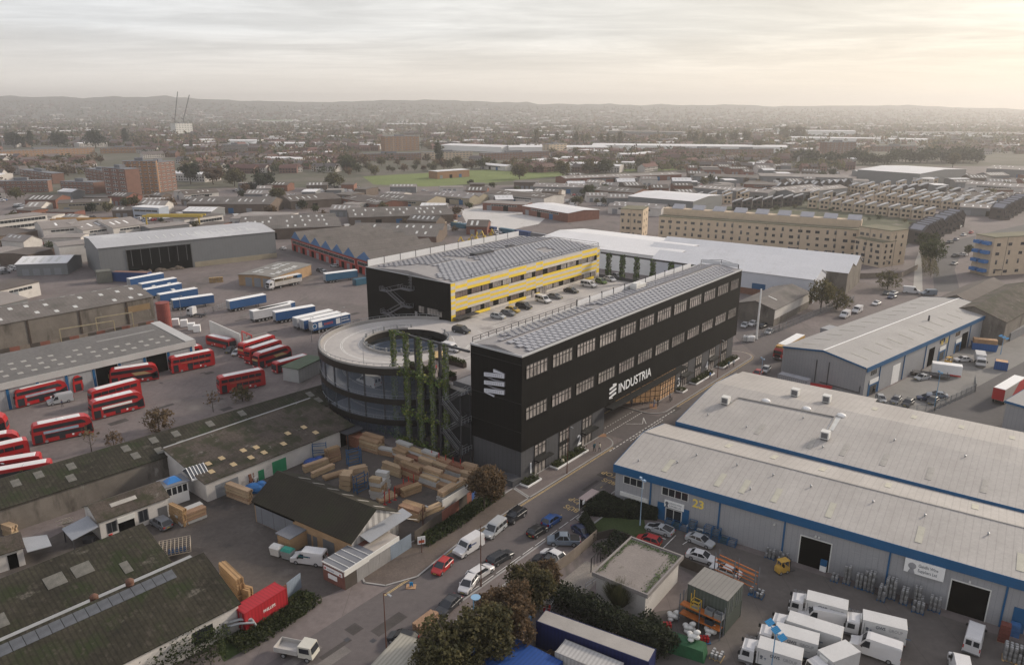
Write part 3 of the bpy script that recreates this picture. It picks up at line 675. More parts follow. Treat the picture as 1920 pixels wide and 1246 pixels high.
for S_,pts in ((S,[(3,2.5),(9,5),(11,8.6),(18,8.8),(24,8.6),(30,8.2),(22,3.2),(39,8.4),(46,8.4),(54,7.9)]),):
 for x,y in pts:
  o = bpy.data.objects.new('roof_vent',bme); COL.objects.link(o); o.parent = S_['t']; o.location = (x,y,S_['hy'](y)[0]);
S = shed('trade_warehouse','second pale roofed warehouse behind unit 23 with square roof fans and a blue gutter',(1271,791),(1920,956),(1394,707),7.9,prof=[(0,0),(.42,1.5),(.62,1.9),(1,.4)],wall=palewall,roof=paleroof,x1=82,trim=(bluefas,.95))
D = S['D']
an = MB(); an.prism([(D+.02,0),(D+.02,7.9),(D+4.5,7.4),(D+4.5,0)],0,28.5); an.build('rear_annex',palewall,S['t'])
an = MB(); an.hexa([(-.3,D+.35,8.0),(28.7,D+.35,8.0),(28.7,D+4.8,7.45),(-.3,D+4.8,7.45),(-.3,D+.35,8.1),(28.7,D+.35,8.1),(28.7,D+4.8,7.55),(-.3,D+4.8,7.55)]); an.build('annex_roof',paleroof,S['t'])
fan = MB(); fan.box(-.75,.75,-.75,.75,.35,1.7,0); fan.box(-.55,.55,-.77,-.74,.5,1.5,1); fan.box(-.6,.6,-.6,.6,0,.35,1); fme = fan.mesh('roof_fan',[offw,chrome])
for px,py in ((1360,757),(1490,745),(1549,757),(1547,818)):
 x,y = S['f'].top(px,py,9.3); o = bpy.data.objects.new('roof_fan',fme); COL.objects.link(o); o.parent = S['t']; o.location = (x,y,S['hy'](min(y,D))[0]+.1)
dm = MB(); dm.ell((0,0,.2),.9,.7,.45,10,6); dme = dm.mesh('roof_dome',white,True)
for px,py in ((1436,755),(1512,770),(1577,783)):
 x,y = S['f'].top(px,py,9.4); o = bpy.data.objects.new('roof_dome',dme); COL.objects.link(o); o.parent = S['t']; o.location = (x,y,S['hy'](min(y,D))[0]+.1)
xa,ya = S['f'].top(1384,748,9.4); xb,yb = S['f'].top(1565,785,9.4); du = MB()
for a,b in (((xa,ya),(xb,yb)),((xb,yb),S['f'].top(1547,815,9.3)),((xa,ya),S['f'].top(1362,760,9.3))):
 du.bar((*a,S['hy'](a[1])[0]+.3),(*b,S['hy'](b[1])[0]+.3),.12)
du.build('roof_walkway',M('ridge_metal',(.27,.255,.24)),S['t'])
wk = MB(); p = S['f'].top(1556,805,9.3); q_ = S['f'].top(1570,786,9.3); wk.hexa([(p[0]-.6,p[1],S['hy'](p[1])[0]+.16),(p[0]+.6,p[1],S['hy'](p[1])[0]+.16),(q_[0]+.6,q_[1],S['hy'](q_[1])[0]+.16),(q_[0]-.6,q_[1],S['hy'](q_[1])[0]+.16),(p[0]-.6,p[1],S['hy'](p[1])[0]+.22),(p[0]+.6,p[1],S['hy'](p[1])[0]+.22),(q_[0]+.6,q_[1],S['hy'](q_[1])[0]+.22),(q_[0]-.6,q_[1],S['hy'](q_[1])[0]+.22)]); wk.build('replaced_sheet',skylw,S['t'])
lights(S,[14,24,30,36,43,50,58,66],[4.2],.9,4.2,skyl,.5); lights(S,[30,37,45,53,62],[D*.82],.9,2.6,M('rooflight_cream',(.42,.40,.33)))
for x,y in [(4,5),(12,4),(6,12),(20,12.5),(26,3.5),(36,12),(47,12),(58,12)]:
 o = bpy.data.objects.new('roof_vent',bme); COL.objects.link(o); o.parent = S['t']; o.location = (x,y,S['hy'](min(y,D))[0])
# units 15 and 16
z8 = lambda x,y: (1440+.25*x,540+.25*y)
S = shed('trade_warehouse','long grey unit with blue edged roof, pale ridge line and yellow numbers 16, 15',(1625,690),(1868,582),(1468,650),7.7,rise=1.6,wall=palewall,roof=M('mid_grey_roof',(.33,.315,.30),.07,.1,.7,rib=('x',1.0,.08,.93),stain=((.27,.255,.24),.08,.55,.2)),trim=(bluefas,.95))
U15 = S; D = S['D']
rc = MB(); rc.box(-.3,S['L']+.3,D/2-.2,D/2+.2,9.46,9.54); rc.build('ridge_cap',white,S['t'])
def cf(px,py): return S['f'].fx(*z8(px,py))[0]
for px in (848,1018,1168,1325,1470,1597): x = cf(px,560); rect(S,'downpipe',x-.15,x+.15,0,6.9,bluepipe,-.16,.15)
for a,b in ((770,820),(1248,1288),(1355,1392),(1648,1678)): winrow(S,cf(a,630),cf(b,610),5.1,6.4,3)
for a,b in ((752,822),(1235,1282),(1345,1388),(1637,1676)):
 xa,xb = cf(a,730),cf(b,730); ds = rect(S,'door_surround',xa,xb,0,3.4,bluefas,-.08,.07); rect(S,'entrance_door',xa+.9,xb-.9,.05,2.4,glass,-.11,.03,parent=ds)
 sgp = rect(S,'shop_sign',xa+.3,xb-.3,2.9,4.1,white,-.13,.05)
for a,b,m_ in ((930,985,white),(1180,1222,void),(1405,1448,void),(1545,1578,white)):
 xa,xb = cf(a,640),cf(b,620); rect(S,'loading_door',xa,xb,0,5.0,m_,-.05,.05)
text('unit_number','16',1.9,M('yellow_number',(.62,.47,.13)),S['t'],(cf(1296,400),-.04,4.6),RF,.03,.03); text('unit_number','15',1.9,M('yellow_number',(.62,.47,.13)),S['t'],(cf(1330,390),-.04,4.6),RF,.03,.03)
for px,zt in ((360,6.6),(455,6.8)):
 y = S['f'].ex(*z8(px,620))[0]; b = MB(); b.cyl((-.15,y,.8),(-.15,y,zt),.1,n=6); b.build('wall_pipe',darkst,S['t'])
b = MB(); y0 = S['f'].ex(*z8(690,750))[0]; b.bar((-.15,y0,1.3),(-.15,y0+10,1.2),.07); b.bar((-.15,y0,1.3),(-.15,y0,3.0),.06); b.build('wall_pipe',darkst,S['t'])
lights(S,[5+6.4*i for i in range(12)],[D*.2,D*.8],.22,4.2,M('rooflight_cream',(.42,.40,.33)))
no = MB(); no.box(25,30,D+.01,D+3.5,0,7.3); no.build('rear_annex',palewall,S['t'])
fl = MB(); x,y = S['f'].top(1740,604,8.4); fl.box(x-.9,x+.9,y-.7,y+.7,8.3,8.75); fl.cyl((x+.2,y,8.7),(x+.2,y,10.4),.3,.22,8); fl.build('flue',darkst,S['t'])
# white sheds beyond the black block
S = shed('white_warehouse','white roofed warehouse furthest left behind the yellow block',(1010,452),(1258,484),(1085,428),8.5,rise=2.0,wall=white,roof=whiteroof,x0=-3)
S = shed('white_warehouse','white roofed white walled warehouse right behind the long black block',(1222,486),(1528,525),15,8.5,rise=2.6,wall=M('white_sheeting',(.55,.56,.60),.05,.3,.6),roof=whiteroof)
rect(S,'loading_door',S['L']-22,S['L']-17,0,4.5,bluefas,-.04,.05); b = MB(); b.box(0,S['L'],-.08,-.005,0,2.4); b.build('brick_plinth',brick,S['t'])
S = shed('white_warehouse','white roofed warehouse with rough brick gables beside the sandy flats',(1215,470),(1590,512),28,8.5,wall=dirtywall,roof=whiteroof,prof=[(0,0),(.25,2.6),(.5,0.4),(.75,3.2),(1,.2)])
S = shed('weathered_shed','low weathered shed with flaking white wall beside the white mast',(1453,581),(1519,548),(1394,562),5.4,rise=1.9,wall=dirtywall,roof=greyroof,gable=dirtywall); lights(S,[9],[4.5],.7,3,skylw)
rect(S,'painted_band',.1,S['L']-.2,2.3,5.1,render_,-.02,.03)
# dark brown roofs at the right
S = shed('brown_shed','brown roofed old shed with two rusty ladders of light below the sandy corner flats',(1843,575),(1905,541),(1790,545),7,rise=3.2,wall=dirtywall,roof=M('brown_roof',(.105,.088,.078),.18,.2,.9,rib=('x',1,.1,.8)),x0=-4,x1=34)
S = shed('brown_shed','dark weathered wall and roof at the right picture edge',(1905,594),(1990,545),18,7,rise=3,wall=dirtywall,roof=mossroof2,x0=-9,x1=40)
S = shed('trade_warehouse','corner of a grey unit with blue roof edge at the right picture edge',(1888,752),(2010,788),26,7.4,rise=1.5,wall=palewall,roof=M('mid_grey_roof',(.3,.3,.3)),trim=(bluefas,.3))
# left side ------------------------------------------------
S = shed('steel_hangar','big grey steel hangar with pale hipped roof and a wide dark opening',(183,466),(515,434),(119,450),12,prof=[(0,0),(.55,1.7),(1,.6)],wall=greywall,roof=M('hangar_roof',(.40,.40,.41),.06,.05,.6,rib=('x',3.0,.04,.9),stain=((.5,.5,.5),.04,.55,.1)))
x0,x1,z0,z1 = pr(S,(235,462),(361,495)); d = rect(S,'opening',x0,x1,0,10.2,void,-.08,.06)
fr_ = MB(); fr_.box(x0-.3,x0,-.16,0,0,10.5); fr_.box(x1,x1+.3,-.16,0,0,10.5)
for i in range(7): fr_.box(x0+(i+.5)*(x1-x0)/7-.1,x0+(i+.5)*(x1-x0)/7+.1,-.1,-.085,3.5,10)
fr_.build('door_frame',M('bare_steel',(.1,.1,.1)),d)
b = MB(); rng = random.Random(3)
for i in range(14): x = x0+rng.random()*(x1-x0-3); b.ell((x+1,-.5,0),rng.uniform(1,2.4),.8,rng.uniform(.6,1.8),8,5)
b.build('rubble_heap',M('rubble',(.10,.08,.065),.3,1,.9,fine=.3),d)
b = MB(); b.box(x1+1,S['L'],-.1,-.01,0,2.2); b.build('block_plinth',M('buff_block',(.30,.26,.19)),S['t'])
lights(S,[18+3.2*i for i in range(15)],[S['D']*.3],.55,5.5,skylw)
S = shed('old_shed','large weathered shed with patched dark roof left of the red tank',(-90,625),(286,556),(246,534),7.4,rise=2.2,wall=dirtywall,roof=greyroof); OS = S
for x in range(4,int(S['L']),14): rect(S,'pilaster',x-.25,x+.25,0,7.3,M('rust',(.05,.035,.028)),-.2,.19)
lights(S,[6+5.2*i for i in range(12)],[2.6,S['D']*.37,S['D']*.62],1.1,1.6,skylw,.9,.12,5)
rect(S,'timber_panel',S['L']-9,S['L']-1.2,3.6,5.6,M('ply',(.22,.15,.08)),-.05,.05)
S = shed('bus_garage','long low bus garage with grey parapet, blue door posts and rows of square rooflights',(-140,751),(363,638),(318,606),6.4,prof=[(0,0),(.96,1.0),(1,.8)],wall=render_,roof=M('felt_roof',(.135,.128,.122),.15,.1,.9,stain=((.09,.087,.084),.1,.55,.2),fine=.2))
BGS = S
rect(S,'parapet',0,S['L']+.3,5.0,6.6,M('parapet_grey',(.42,.41,.40),.06,.3,.7),-.42,.1)
for i in range(11): x = S['L']-1-i*6.1; rect(S,'door_post',x-.3,x+.3,0,5.0,bluefas,-.16,.15);
for i in range(10):
 x = S['L']-1-i*6.1; m_ = void if i in (1,3) else palewall; rect(S,'garage_door',x-5.6,x-.5,0,4.9,m_,-.06,.05)
n = int(S['L']/2.9); lights(S,[S['L']-5-2.9*i for i in range(n)],[S['D']*.18,S['D']*.36],1.15,1.1,skyl,.15,.05,2); lights(S,[S['L']-22-2.9*i for i in range(n-8)],[S['D']*.54],1.15,1.1,skyl,.2,.1,3)
ld = MB(); zz,aa = S['hy'](S['D']*.62); ld.box(S['L']-19,S['L']-4,S['D']*.66,S['D']*.75,7.22,7.3); ld.build('roof_patch',M('felt_patch',(.22,.21,.2)),S['t'])
hp = MB(); hp.hexa([(S['L']-2.2,-.1,6.6),(S['L']+.35,-.1,6.6),(S['L']+.35,S['D'],7.6),(S['L']-2.2,S['D'],7.6),(S['L']-2.2,-.1,6.68),(S['L']+.35,-.1,6.68),(S['L']+.35,S['D'],7.68),(S['L']-2.2,S['D'],7.68)]); hp.build('verge_sheet',M('parapet_grey',(.42,.41,.40)),S['t'])
# timber yard sheds ------------------------------------------------
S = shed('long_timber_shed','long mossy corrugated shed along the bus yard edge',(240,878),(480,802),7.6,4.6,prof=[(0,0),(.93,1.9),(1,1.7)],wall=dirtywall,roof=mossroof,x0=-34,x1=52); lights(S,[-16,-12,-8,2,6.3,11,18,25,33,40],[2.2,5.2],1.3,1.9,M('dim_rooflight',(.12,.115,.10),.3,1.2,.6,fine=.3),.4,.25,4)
SL1 = S
S = shed('long_timber_shed','long lichen grey shed with yellowed rooflights behind the timber stacks',(400,899),(612,816),(541,780),3.7,prof=[(0,0),(.97,2.3),(1,2.2)],wall=render_,roof=mossroof2,x0=-1.5,x1=30.5,over=.4)
SL2 = S
lights(S,[1.4,5.0,8.5,11.5,15.5,19,23],[2.3,4.6],.95,1.15,skyly,.45,.22,9)
for a,b,z_,m_ in ((8.6,9.8,2.0,greenp),(11.6,14.6,2.6,greenp),(.2,4.6,2.5,shutter)): rect(S,'door',a,b,0,z_,m_,-.05,.05)
b = MB(); b.box(27.2,31.5,-2.6,-.1,3.3,3.5); b.box(27.4,27.6,-2.4,-2.2,0,3.3); b.box(31,31.2,-2.4,-2.2,0,3.3); b.build('porch',darkst,S['t'])
rect(S,'opening',27.4,31,0,3.1,void,-.05,.05)
rl = MB(); rl.box(-1.6,30.6,S['D']-.2,S['D']+.15,6.08,6.18); rl.build('ridge_flashing',M('lead',(.3,.3,.3)),S['t'])
S = shed('white_workshop','white walled workshop with mossy gable roof and raised shutter',(185,977),(314,931),6.6,3.6,rise=1.5,wall=render_,roof=mossroof2,gable=render_)
L = S['L']; winrow(S,1.0,2.4,1.0,2.7,2,fm=chrome); winrow(S,L*.55,L*.68,.9,2.8,2,fm=chrome); rect(S,'opening',L*.25,L*.48,0,2.2,void,-.04,.05); rect(S,'roller_shutter',L*.24,L*.49,2.2,3.0,offw,-.3,.28); rect(S,'door',L*.83,L*.97,0,2.2,chrome,-.04,.05)
lights(S,[L*.42],[1.9],4,.8,skyl)
cn = MB(); cn.hexa([(-4.2,-.6,2.3),(-.3,-.6,3.0),(-.3,4.2,3.0),(-4.2,4.2,2.3),(-4.2,-.6,2.4),(-.3,-.6,3.1),(-.3,4.2,3.1),(-4.2,4.2,2.4)]); cn.build('side_canopy',M('sheet_canopy',(.26,.27,.29),.08,.4,.5),S['t'])
cp = MB(); [cp.box(-4.1,-3.95,y,y+.15,0,2.35) for y in (-.5,3.9)]; cp.build('canopy_post',darkst,S['t'])
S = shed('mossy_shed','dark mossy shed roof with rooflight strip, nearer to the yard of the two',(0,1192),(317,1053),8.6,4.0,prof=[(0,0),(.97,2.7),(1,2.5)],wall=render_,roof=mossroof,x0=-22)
L = S['L']; dim = M('dim_rooflight',(.12,.115,.10),.3,1.2,.6,fine=.3); lights(S,[L-13,L-9.6],[4.6],2.4,2.2,dim); lights(S,[L-29-1.6*i for i in range(10)],[7.2],1.5,1.6,skyl); lights(S,[L-26,L-24.3,L-20,L-5],[2.0],1.1,2.2,dim)
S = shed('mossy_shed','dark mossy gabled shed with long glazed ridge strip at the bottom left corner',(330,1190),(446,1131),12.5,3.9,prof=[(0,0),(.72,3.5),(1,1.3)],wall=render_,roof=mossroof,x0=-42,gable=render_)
L = S['L']; lights(S,[L-5-1.35*i for i in range(30)],[7.9],1.28,1.5,M('strip_glazing',(.085,.09,.10),.3,.8,.45)); rect(S,'window',L-6.2,L-3.6,1.0,3.0,glass,-.04,.05)
vt = MB(); vt.cyl((0,0,0),(0,0,.3),.5,n=10); vt.ell((0,0,.5),.55,.55,.45,10,5); vme = vt.mesh('roof_cowl',M('rusty',(.12,.06,.04),.3,2,.8),True)
for x,y in ((L-9.5,9.0),(L-13.5,10),(L-36,8.5),(L-40,8.7)): o = bpy.data.objects.new('roof_cowl',vme); COL.objects.link(o); o.parent = S['t']; o.location = (x,y,S['hy'](y)[0]+.1)
gt = MB(); gt.box(-42,L+.3,S['D']+.32,S['D']+1.1,4.9,5.1); gt.build('valley_gutter',M('lead',(.3,.3,.3)),S['t'])
bl = MB(); bl.box(L-19,L-14,-2.2,-.1,0,3.0); bl.box(L-19.1,L-13.9,-2.3,-.1,3.0,3.15); bl.build('lean_to',render_,S['t'])
S = shed('small_shed','small mossy hut with white corner posts at the left picture edge',(-20,1044),(42,1025),5,3.0,rise=1.2,wall=render_,roof=mossroof2); rect(S,'opening',S['L']*.5,S['L']*.8,0,2.4,void,-.04,.05)
cn = MB(); cn.hexa([(S['L']+.4,-1,2.4),(S['L']+3.6,-.4,1.9),(S['L']+3.6,3.6,1.9),(S['L']+.4,4,2.4),(S['L']+.4,-1,2.5),(S['L']+3.6,-.4,2.0),(S['L']+3.6,3.6,2.0),(S['L']+.4,4,2.5)]); cn.build('side_canopy',M('sheet_canopy',(.26,.27,.29)),S['t'])
S = shed('yard_office','flat grey roofed link with skylight between the mossy sheds',(100,925),(235,880),6,3.4,prof=[(0,0),(1,.2)],wall=render_,roof=M('grey_felt',(.16,.165,.18),.12,.3,.85),x0=-8); ft = MB(); ft.box(9,12.4,2,4.2,3.6,3.95); ft.prism([(2.2,3.95),(4.0,3.95),(3.1,4.5)],9.2,12.2); ft.build('skylight_box',M('grey_felt',(.16,.165,.18)),S['t'])
rect(S,'opening',0,6,0,2.6,void,-.05,.05)
# conservatory display building
f = fr2((328,946),(354,937)); t = fthing('display_conservatory','small white conservatory with blue lantern roof and glazed porch','conservatory',f)
b = MB(); b.box(-1.2,2.6,0,3.2,0,3.6); b.build('wall',white,t); w = MB(); [w.box(-1+.9*i,-.3+.9*i,-.05,-.005,2.0,3.3) for i in range(4)]; w.build('window',glass,t)
b = MB(); b.box(-1.5,2.9,-.3,3.5,3.6,3.8); b.build('flat_roof',M('grey_felt',(.16,.165,.18)),t)
b = MB(); b.hexa([(-.6,.6,3.8),(2.0,.6,3.8),(2.0,2.6,3.8),(-.6,2.6,3.8),(.3,1.4,4.6),(1.1,1.4,4.6),(1.1,1.8,4.6),(.3,1.8,4.6)]); b.build('lantern',M('blue_glass',(.03,.16,.42),.15,1,.2),t)
b = MB(); b.prism([(-.6,4.0),(1.6,5.3),(3.8,4.0)],3.2,6.2,0,'x'); b.build('porch_roof',M('strip_glazing',(.085,.09,.10)),t); b = MB()
for i in range(6): x = 3.2+i*.6; b.bar((x,-.62,4.02),(x,1.6,5.34),.06); b.bar((x,3.82,4.02),(x,1.6,5.34),.06)
b.box(3.1,6.3,-.8,-.6,3.7,4.0); b.box(6.05,6.3,-.8,-.55,0,3.7); b.box(6.05,6.3,3.5,3.8,0,3.7); b.build('porch_frame',white,t)
# brick trade shop in the middle of the yard
S = shed('brick_store','stock brick store with big dark roof and white slatted gable',(476,938),(659,1016),(758,965),3.9,prof=[(0,0),(.52,3.0),(1,.2)],wall=ybrick,roof=M('brown_moss_roof',(.032,.027,.018),.2,.3,.95,rib=('x',.55,.3,.75),stain=((.03,.031,.016),.3,.5,.2),fine=.3),gable=M('slat_gable',(.46,.44,.42),.1,.5,.7,rib=('y',1.3,.5,.62)))
L = S['L']; rect(S,'double_gate',.3,L*.42,.1,3.2,M('gate_steel',(.17,.18,.20),.1,.4,.6,rib=('x',2.9,.03,.3)),-.06,.05); rect(S,'lintel',0,L*.44,3.25,3.75,void,-.12,.1); rect(S,'roller_door',L*.72,L*.83,0,2.4,chrome,-.05,.05)
for x in (L*.56,L*.62): rect(S,'door',x,x+.9,0,2.1,chrome,-.04,.05)
lights(S,[4+3.4*i for i in range(8)],[S['D']*.72],.5,2.6,skyl)
b = MB(); b.box(L*.42,L*.55,-3.2,-.02,0,2.6); b.build('meter_house',ybrick,S['t']); b = MB(); b.box(L*.42-.2,L*.55+.2,-3.4,-.02,2.6,2.75); b.build('meter_house_roof',M('grey_felt',(.16,.165,.18)),S['t'])
cn = MB(); cn.hexa([(L+.1,1.6,4.2),(L+2.2,1.6,3.7),(L+2.2,S['D']+1,3.7),(L+.1,S['D']+1,4.2),(L+.1,1.6,4.3),(L+2.2,1.6,3.8),(L+2.2,S['D']+1,3.8),(L+.1,S['D']+1,4.3)]); cn.build('side_canopy',M('sheet_canopy',(.26,.27,.29)),S['t'])
yo = fr2((607,1085),(648,1106)); t = fthing('yard_office','flat roofed brick yard office with white company boards at the gate','office',yo)
Lo = yo.L; Dp = yo.top(745,1005,3)[1]
b = MB(); b.box(0,Lo,0,Dp,0,2.9); b.build('wall',brick,t); b = MB(); b.box(-.1,Lo+.1,-.1,6,2.9,3.05); b.build('roof',M('grey_felt',(.16,.165,.18)),t)
b = MB(); b.box(Lo*.45,Lo+.1,6.0,Dp,2.9,3.1); b.build('rear_roof',M('rusty_white_roof',(.36,.32,.28),.15,.3,.8,stain=((.16,.10,.06),.6,.58,.1)),t)
b = MB(); b.box(Lo-.02,Lo+.12,-.1,Dp,2.3,3.2); b.box(-.05,Lo,-.12,-.02,2.95,3.15); [b.box(0,Lo,1+i*1.3,1.1+i*1.3,3.05,3.14) for i in range(4)]; b.build('white_edging',offw,t)
b = MB(); b.box(.3,Lo*.9,-.08,-.01,1.9,2.55); b.build('shop_sign',white,t); b = MB(); b.box(Lo*.25,Lo*.65,-.1,-.01,.8,1.5); b.build('notice_board',white,t)
b = MB(); b.box(.45,.75,-.095,-.08,2.05,2.4); b.box(Lo*.78,Lo*.84,-.095,-.08,2.0,2.3); b.build('sign_emblem',redmt,t)
text('sign_letters','BLACKMANS',.26,M('sign_blue',(.03,.06,.2)),t,(.95,-.09,2.1),RF,.004)
# fence of corrugated panels on the street
def panel_fence(label,pts,h,mats,z=0,w=2.4,name='panel_fence',cat='fence'):
 a = G(*pts[0]); b = G(*pts[-1]); f = Fr(a,atan2(b.y-a.y,b.x-a.x)); t = fthing(name,label,cat,f); x = 0
 P = [f.l(G(*p)) for p in pts]; k = 0
 for (xa,ya),(xb,yb) in zip(P,P[1:]):
  l = hypot(xb-xa,yb-ya); n = max(1,round(l/w))
  for i in range(n):
   p = (xa+(xb-xa)*i/n,ya+(yb-ya)*i/n); q = (xa+(xb-xa)*(i+1)/n-.03*(xb-xa)/l,ya+(yb-ya)*(i+1)/n); mb = MB(); hh = h if isinstance(h,(int,float)) else h[k % len(h)]
   mb.hexa([(p[0],p[1],0),(q[0],q[1],0),(q[0],q[1]+.08,0),(p[0],p[1]+.08,0),(p[0],p[1],hh),(q[0],q[1],hh),(q[0],q[1]+.08,hh),(p[0],p[1]+.08,hh)])
   mb.build('panel',mats[min(k,len(mats)-1)] if len(mats) > 3 else mats[k % len(mats)],t); k += 1
 return t
cg = M('corrugated_grey',(.26,.25,.245),.1,.5,.7,rib=('x',.3,.3,.82)); cb_ = M('corrugated_blue',(.20,.24,.29),.1,.5,.7,rib=('x',.3,.3,.82)); cr = M('corrugated_rust',(.22,.085,.06),.15,.5,.8,rib=('x',.3,.3,.82)); cw = M('dark_boards',(.075,.062,.052),.2,.6,.9,rib=('x',.2,.15,.7)); pw = M('pale_boards',(.20,.165,.135),.15,.6,.9,rib=('x',.25,.12,.7))
panel_fence('street fence of grey, blue and rust red sheets beside the brick store',[(648,1106),(772,1026)],2.5,[cw,cg,cg,cg,cb_,cb_,cr,cr,cw])
panel_fence('rusty and blue timber yard fence behind the verge bushes',[(778,1020),(876,948),(893,930)],2.3,[cw,cw,cw,cr,cr,cw,cr,M('blue_sheet',(.03,.08,.24)),M('blue_sheet',(.03,.08,.24))])
panel_fence('grey and blue sheet fence beside the red container',[(400,1200),(437,1172),(540,1120),(566,1100)],[2.4,2.2],[cg,cg,cr,cr,cb_,cb_,cw,cw])
# right yard: substation
S = shed('substation','flat roofed white substation with leaf littered roof in the hedge',(1119,1076),(1211,1114),(1186,1014),3.9,prof=[(0,0),(1,.05)],wall=render_,roof=M('leafy_felt',(.21,.185,.17),.12,.3,.9,stain=((.06,.06,.03),.35,.63,.08),fine=.15),over=.35,cat='building')
k = MB(); L,D = S['L'],S['D']; [k.box(*a,3.75,4.35) for a in ((-.5,L+.5,-.5,-.25),(-.5,L+.5,D+.25,D+.5),(-.5,-.25,-.25,D+.25),(L+.25,L+.5,-.25,D+.25))]; k.build('parapet',M('parapet_stone',(.22,.20,.19)),S['t'])
lt = MB(); rng = random.Random(8)
for i in range(700):
 e = rng.random(); x,y = (rng.uniform(-.2,L),D-abs(rng.gauss(0,.5))) if e < .4 else ((abs(rng.gauss(0,.3))-.2,rng.uniform(0,D)) if e < .65 else (L-abs(rng.gauss(0,.5)),rng.uniform(0,D)))
 lt.leaf((x,y,4.17),.12,rng,0,3)
tag(lt.build('leaf_litter',leafm[0],S['t']),None,None,None,'stuff')
# surroundings of the bus yard and beyond
S = shed('workshop','yellow brick workshop with pale patched roof near the stacked pallets',(522,517),(583,496),16,4.2,prof=[(0,0),(.5,.5),(1,0)],wall=ybrick,roof=M('patched_roof',(.2,.19,.175),.15,.2,.9),x0=-3); lights(S,[1+2.2*i for i in range(9)],[3,8,12],1.2,1.8,skylw,.4,.2,6); winrow(S,2,5,1.3,2.5,3); winrow(S,10,13,1.3,2.5,3)
for i in range(3): rect(S,'garage_door',2+4*i,5+4*i,0,3.4,shutter,-3.05,.05,'left')
S = shed('grey_shed','pale grey shed with blue side panels behind the yellow block',(752,492),(838,471),27,6,rise=1.8,wall=M('blue_cladding',(.06,.13,.30),.08,.4,.6,rib=('x',.6,.15,.8)),roof=M('dusty_roof',(.24,.215,.2),.12,.1,.9,rib=('x',1.2,.1,.9),stain=((.33,.31,.3),.05,.58,.1)),gable=M('buff_block',(.30,.26,.19)))
shop = M('red_shopfront',(.34,.045,.035),.3,.25,.7,fine=.3)
for A,B,D_,lb in (((546,446),(666,484),46,'blue gabled red fronted shed nearest the grey hangar'),((668,484),(700,494),44,'narrow red fronted workshop joined to the blue gabled shed')):
 S = shed('workshop',lb,A,B,D_,6.0,prof=[(0,0),(.5,.3),(1,0)],wall=shop,roof=greyroof); L = S['L']; n = int(L/5); winrow(S,1,L-1,3.6,5.0,n)
 for i in range(max(1,n//2)):
  a = L*i/max(1,n//2); w_ = L/max(1,n//2); b = MB(); b.prism([(a,6.1),(a+w_,6.1),(a+w_/2,9.8)],-.1,40,0,'y',cm=1); b.build('gable_roof',[greyroof,M('blue_gable',(.075,.16,.32),.08,.3,.7)],S['t'])
 for i in range(n): rect(S,'garage_door',2+i*5,4.6+i*5,0,2.8,shutter if i % 2 else void,-.05,.05)
# ------------------------------------------------------------ vehicles
def paint(name,c,rough=.32): return M('paint_'+name,c,.05,.8,rough,spec=.5,fine=.03)
PC = dict(white=(.56,.55,.55),silver=(.36,.37,.38),grey=(.14,.145,.155),dark=(.035,.037,.042),black=(.016,.016,.018),red=(.36,.022,.022),blue=(.02,.075,.24),navy=(.018,.03,.075),steel=(.16,.19,.23),gold=(.42,.28,.05),green=(.10,.15,.04))
plate_ = M('number_plate',(.5,.42,.08),.05,1,.5)
CARK = {  # length width height belt hood-end roof-front roof-rear tail-base boot-height
 'hatch': (4.0,1.74,1.48,.93,.95,1.75,3.45,3.95,.93),'saloon': (4.65,1.82,1.43,.92,1.25,2.05,3.45,4.05,.98),'estate': (4.7,1.82,1.48,.94,1.25,2.0,4.2,4.65,.95),
 'suv': (4.6,1.88,1.72,1.08,1.15,1.85,4.0,4.5,1.08),'mpv': (4.4,1.8,1.72,1.05,.85,1.75,4.0,4.35,1.05),'sports': (4.7,1.94,1.29,.86,1.35,2.25,3.0,4.45,.95),'pickup': (5.3,1.92,1.82,1.15,1.25,1.95,3.2,3.55,1.15)}
PROTO = {}
def wheel_mesh(r,w):
 k = ('w',r,w)
 if k not in PROTO:
  mb = MB(); mb.cyl((0,-w/2,0),(0,w/2,0),r,n=14,m=0); mb.cyl((0,-w/2-.012,0),(0,w/2+.012,0),r*.62,n=10,m=1); PROTO[k] = mb.mesh('wheel',[black,rimm])
 return PROTO[k]
def wheels(t,xs,y,r,w=.22):
 me = wheel_mesh(r,w)
 for x in xs:
  for s in (-1,1): o = bpy.data.objects.new('wheel',me); COL.objects.link(o); o.parent = t; o.location = (x,s*y,r)
def loft(mb,st,m=0):
 """st: (x, halfwidth, zbottom, ztop, shoulder)"""
 b = len(mb.v); n = 6
 for x,w,z0,z1,c in st: mb.v += [(x,-w,z0),(x,-w,z1-c),(x,-w+c*1.1,z1),(x,w-c*1.1,z1),(x,w,z1-c),(x,w,z0)]
 for i in range(len(st)-1):
  for k in range(n): j = (k+1) % n; mb.f.append((b+i*n+k,b+i*n+j,b+(i+1)*n+j,b+(i+1)*n+k)); mb.m.append(m)
 mb.f += [tuple(b+k for k in range(n)),tuple(b+(len(st)-1)*n+k for k in reversed(range(n)))]; mb.m += [m,m]
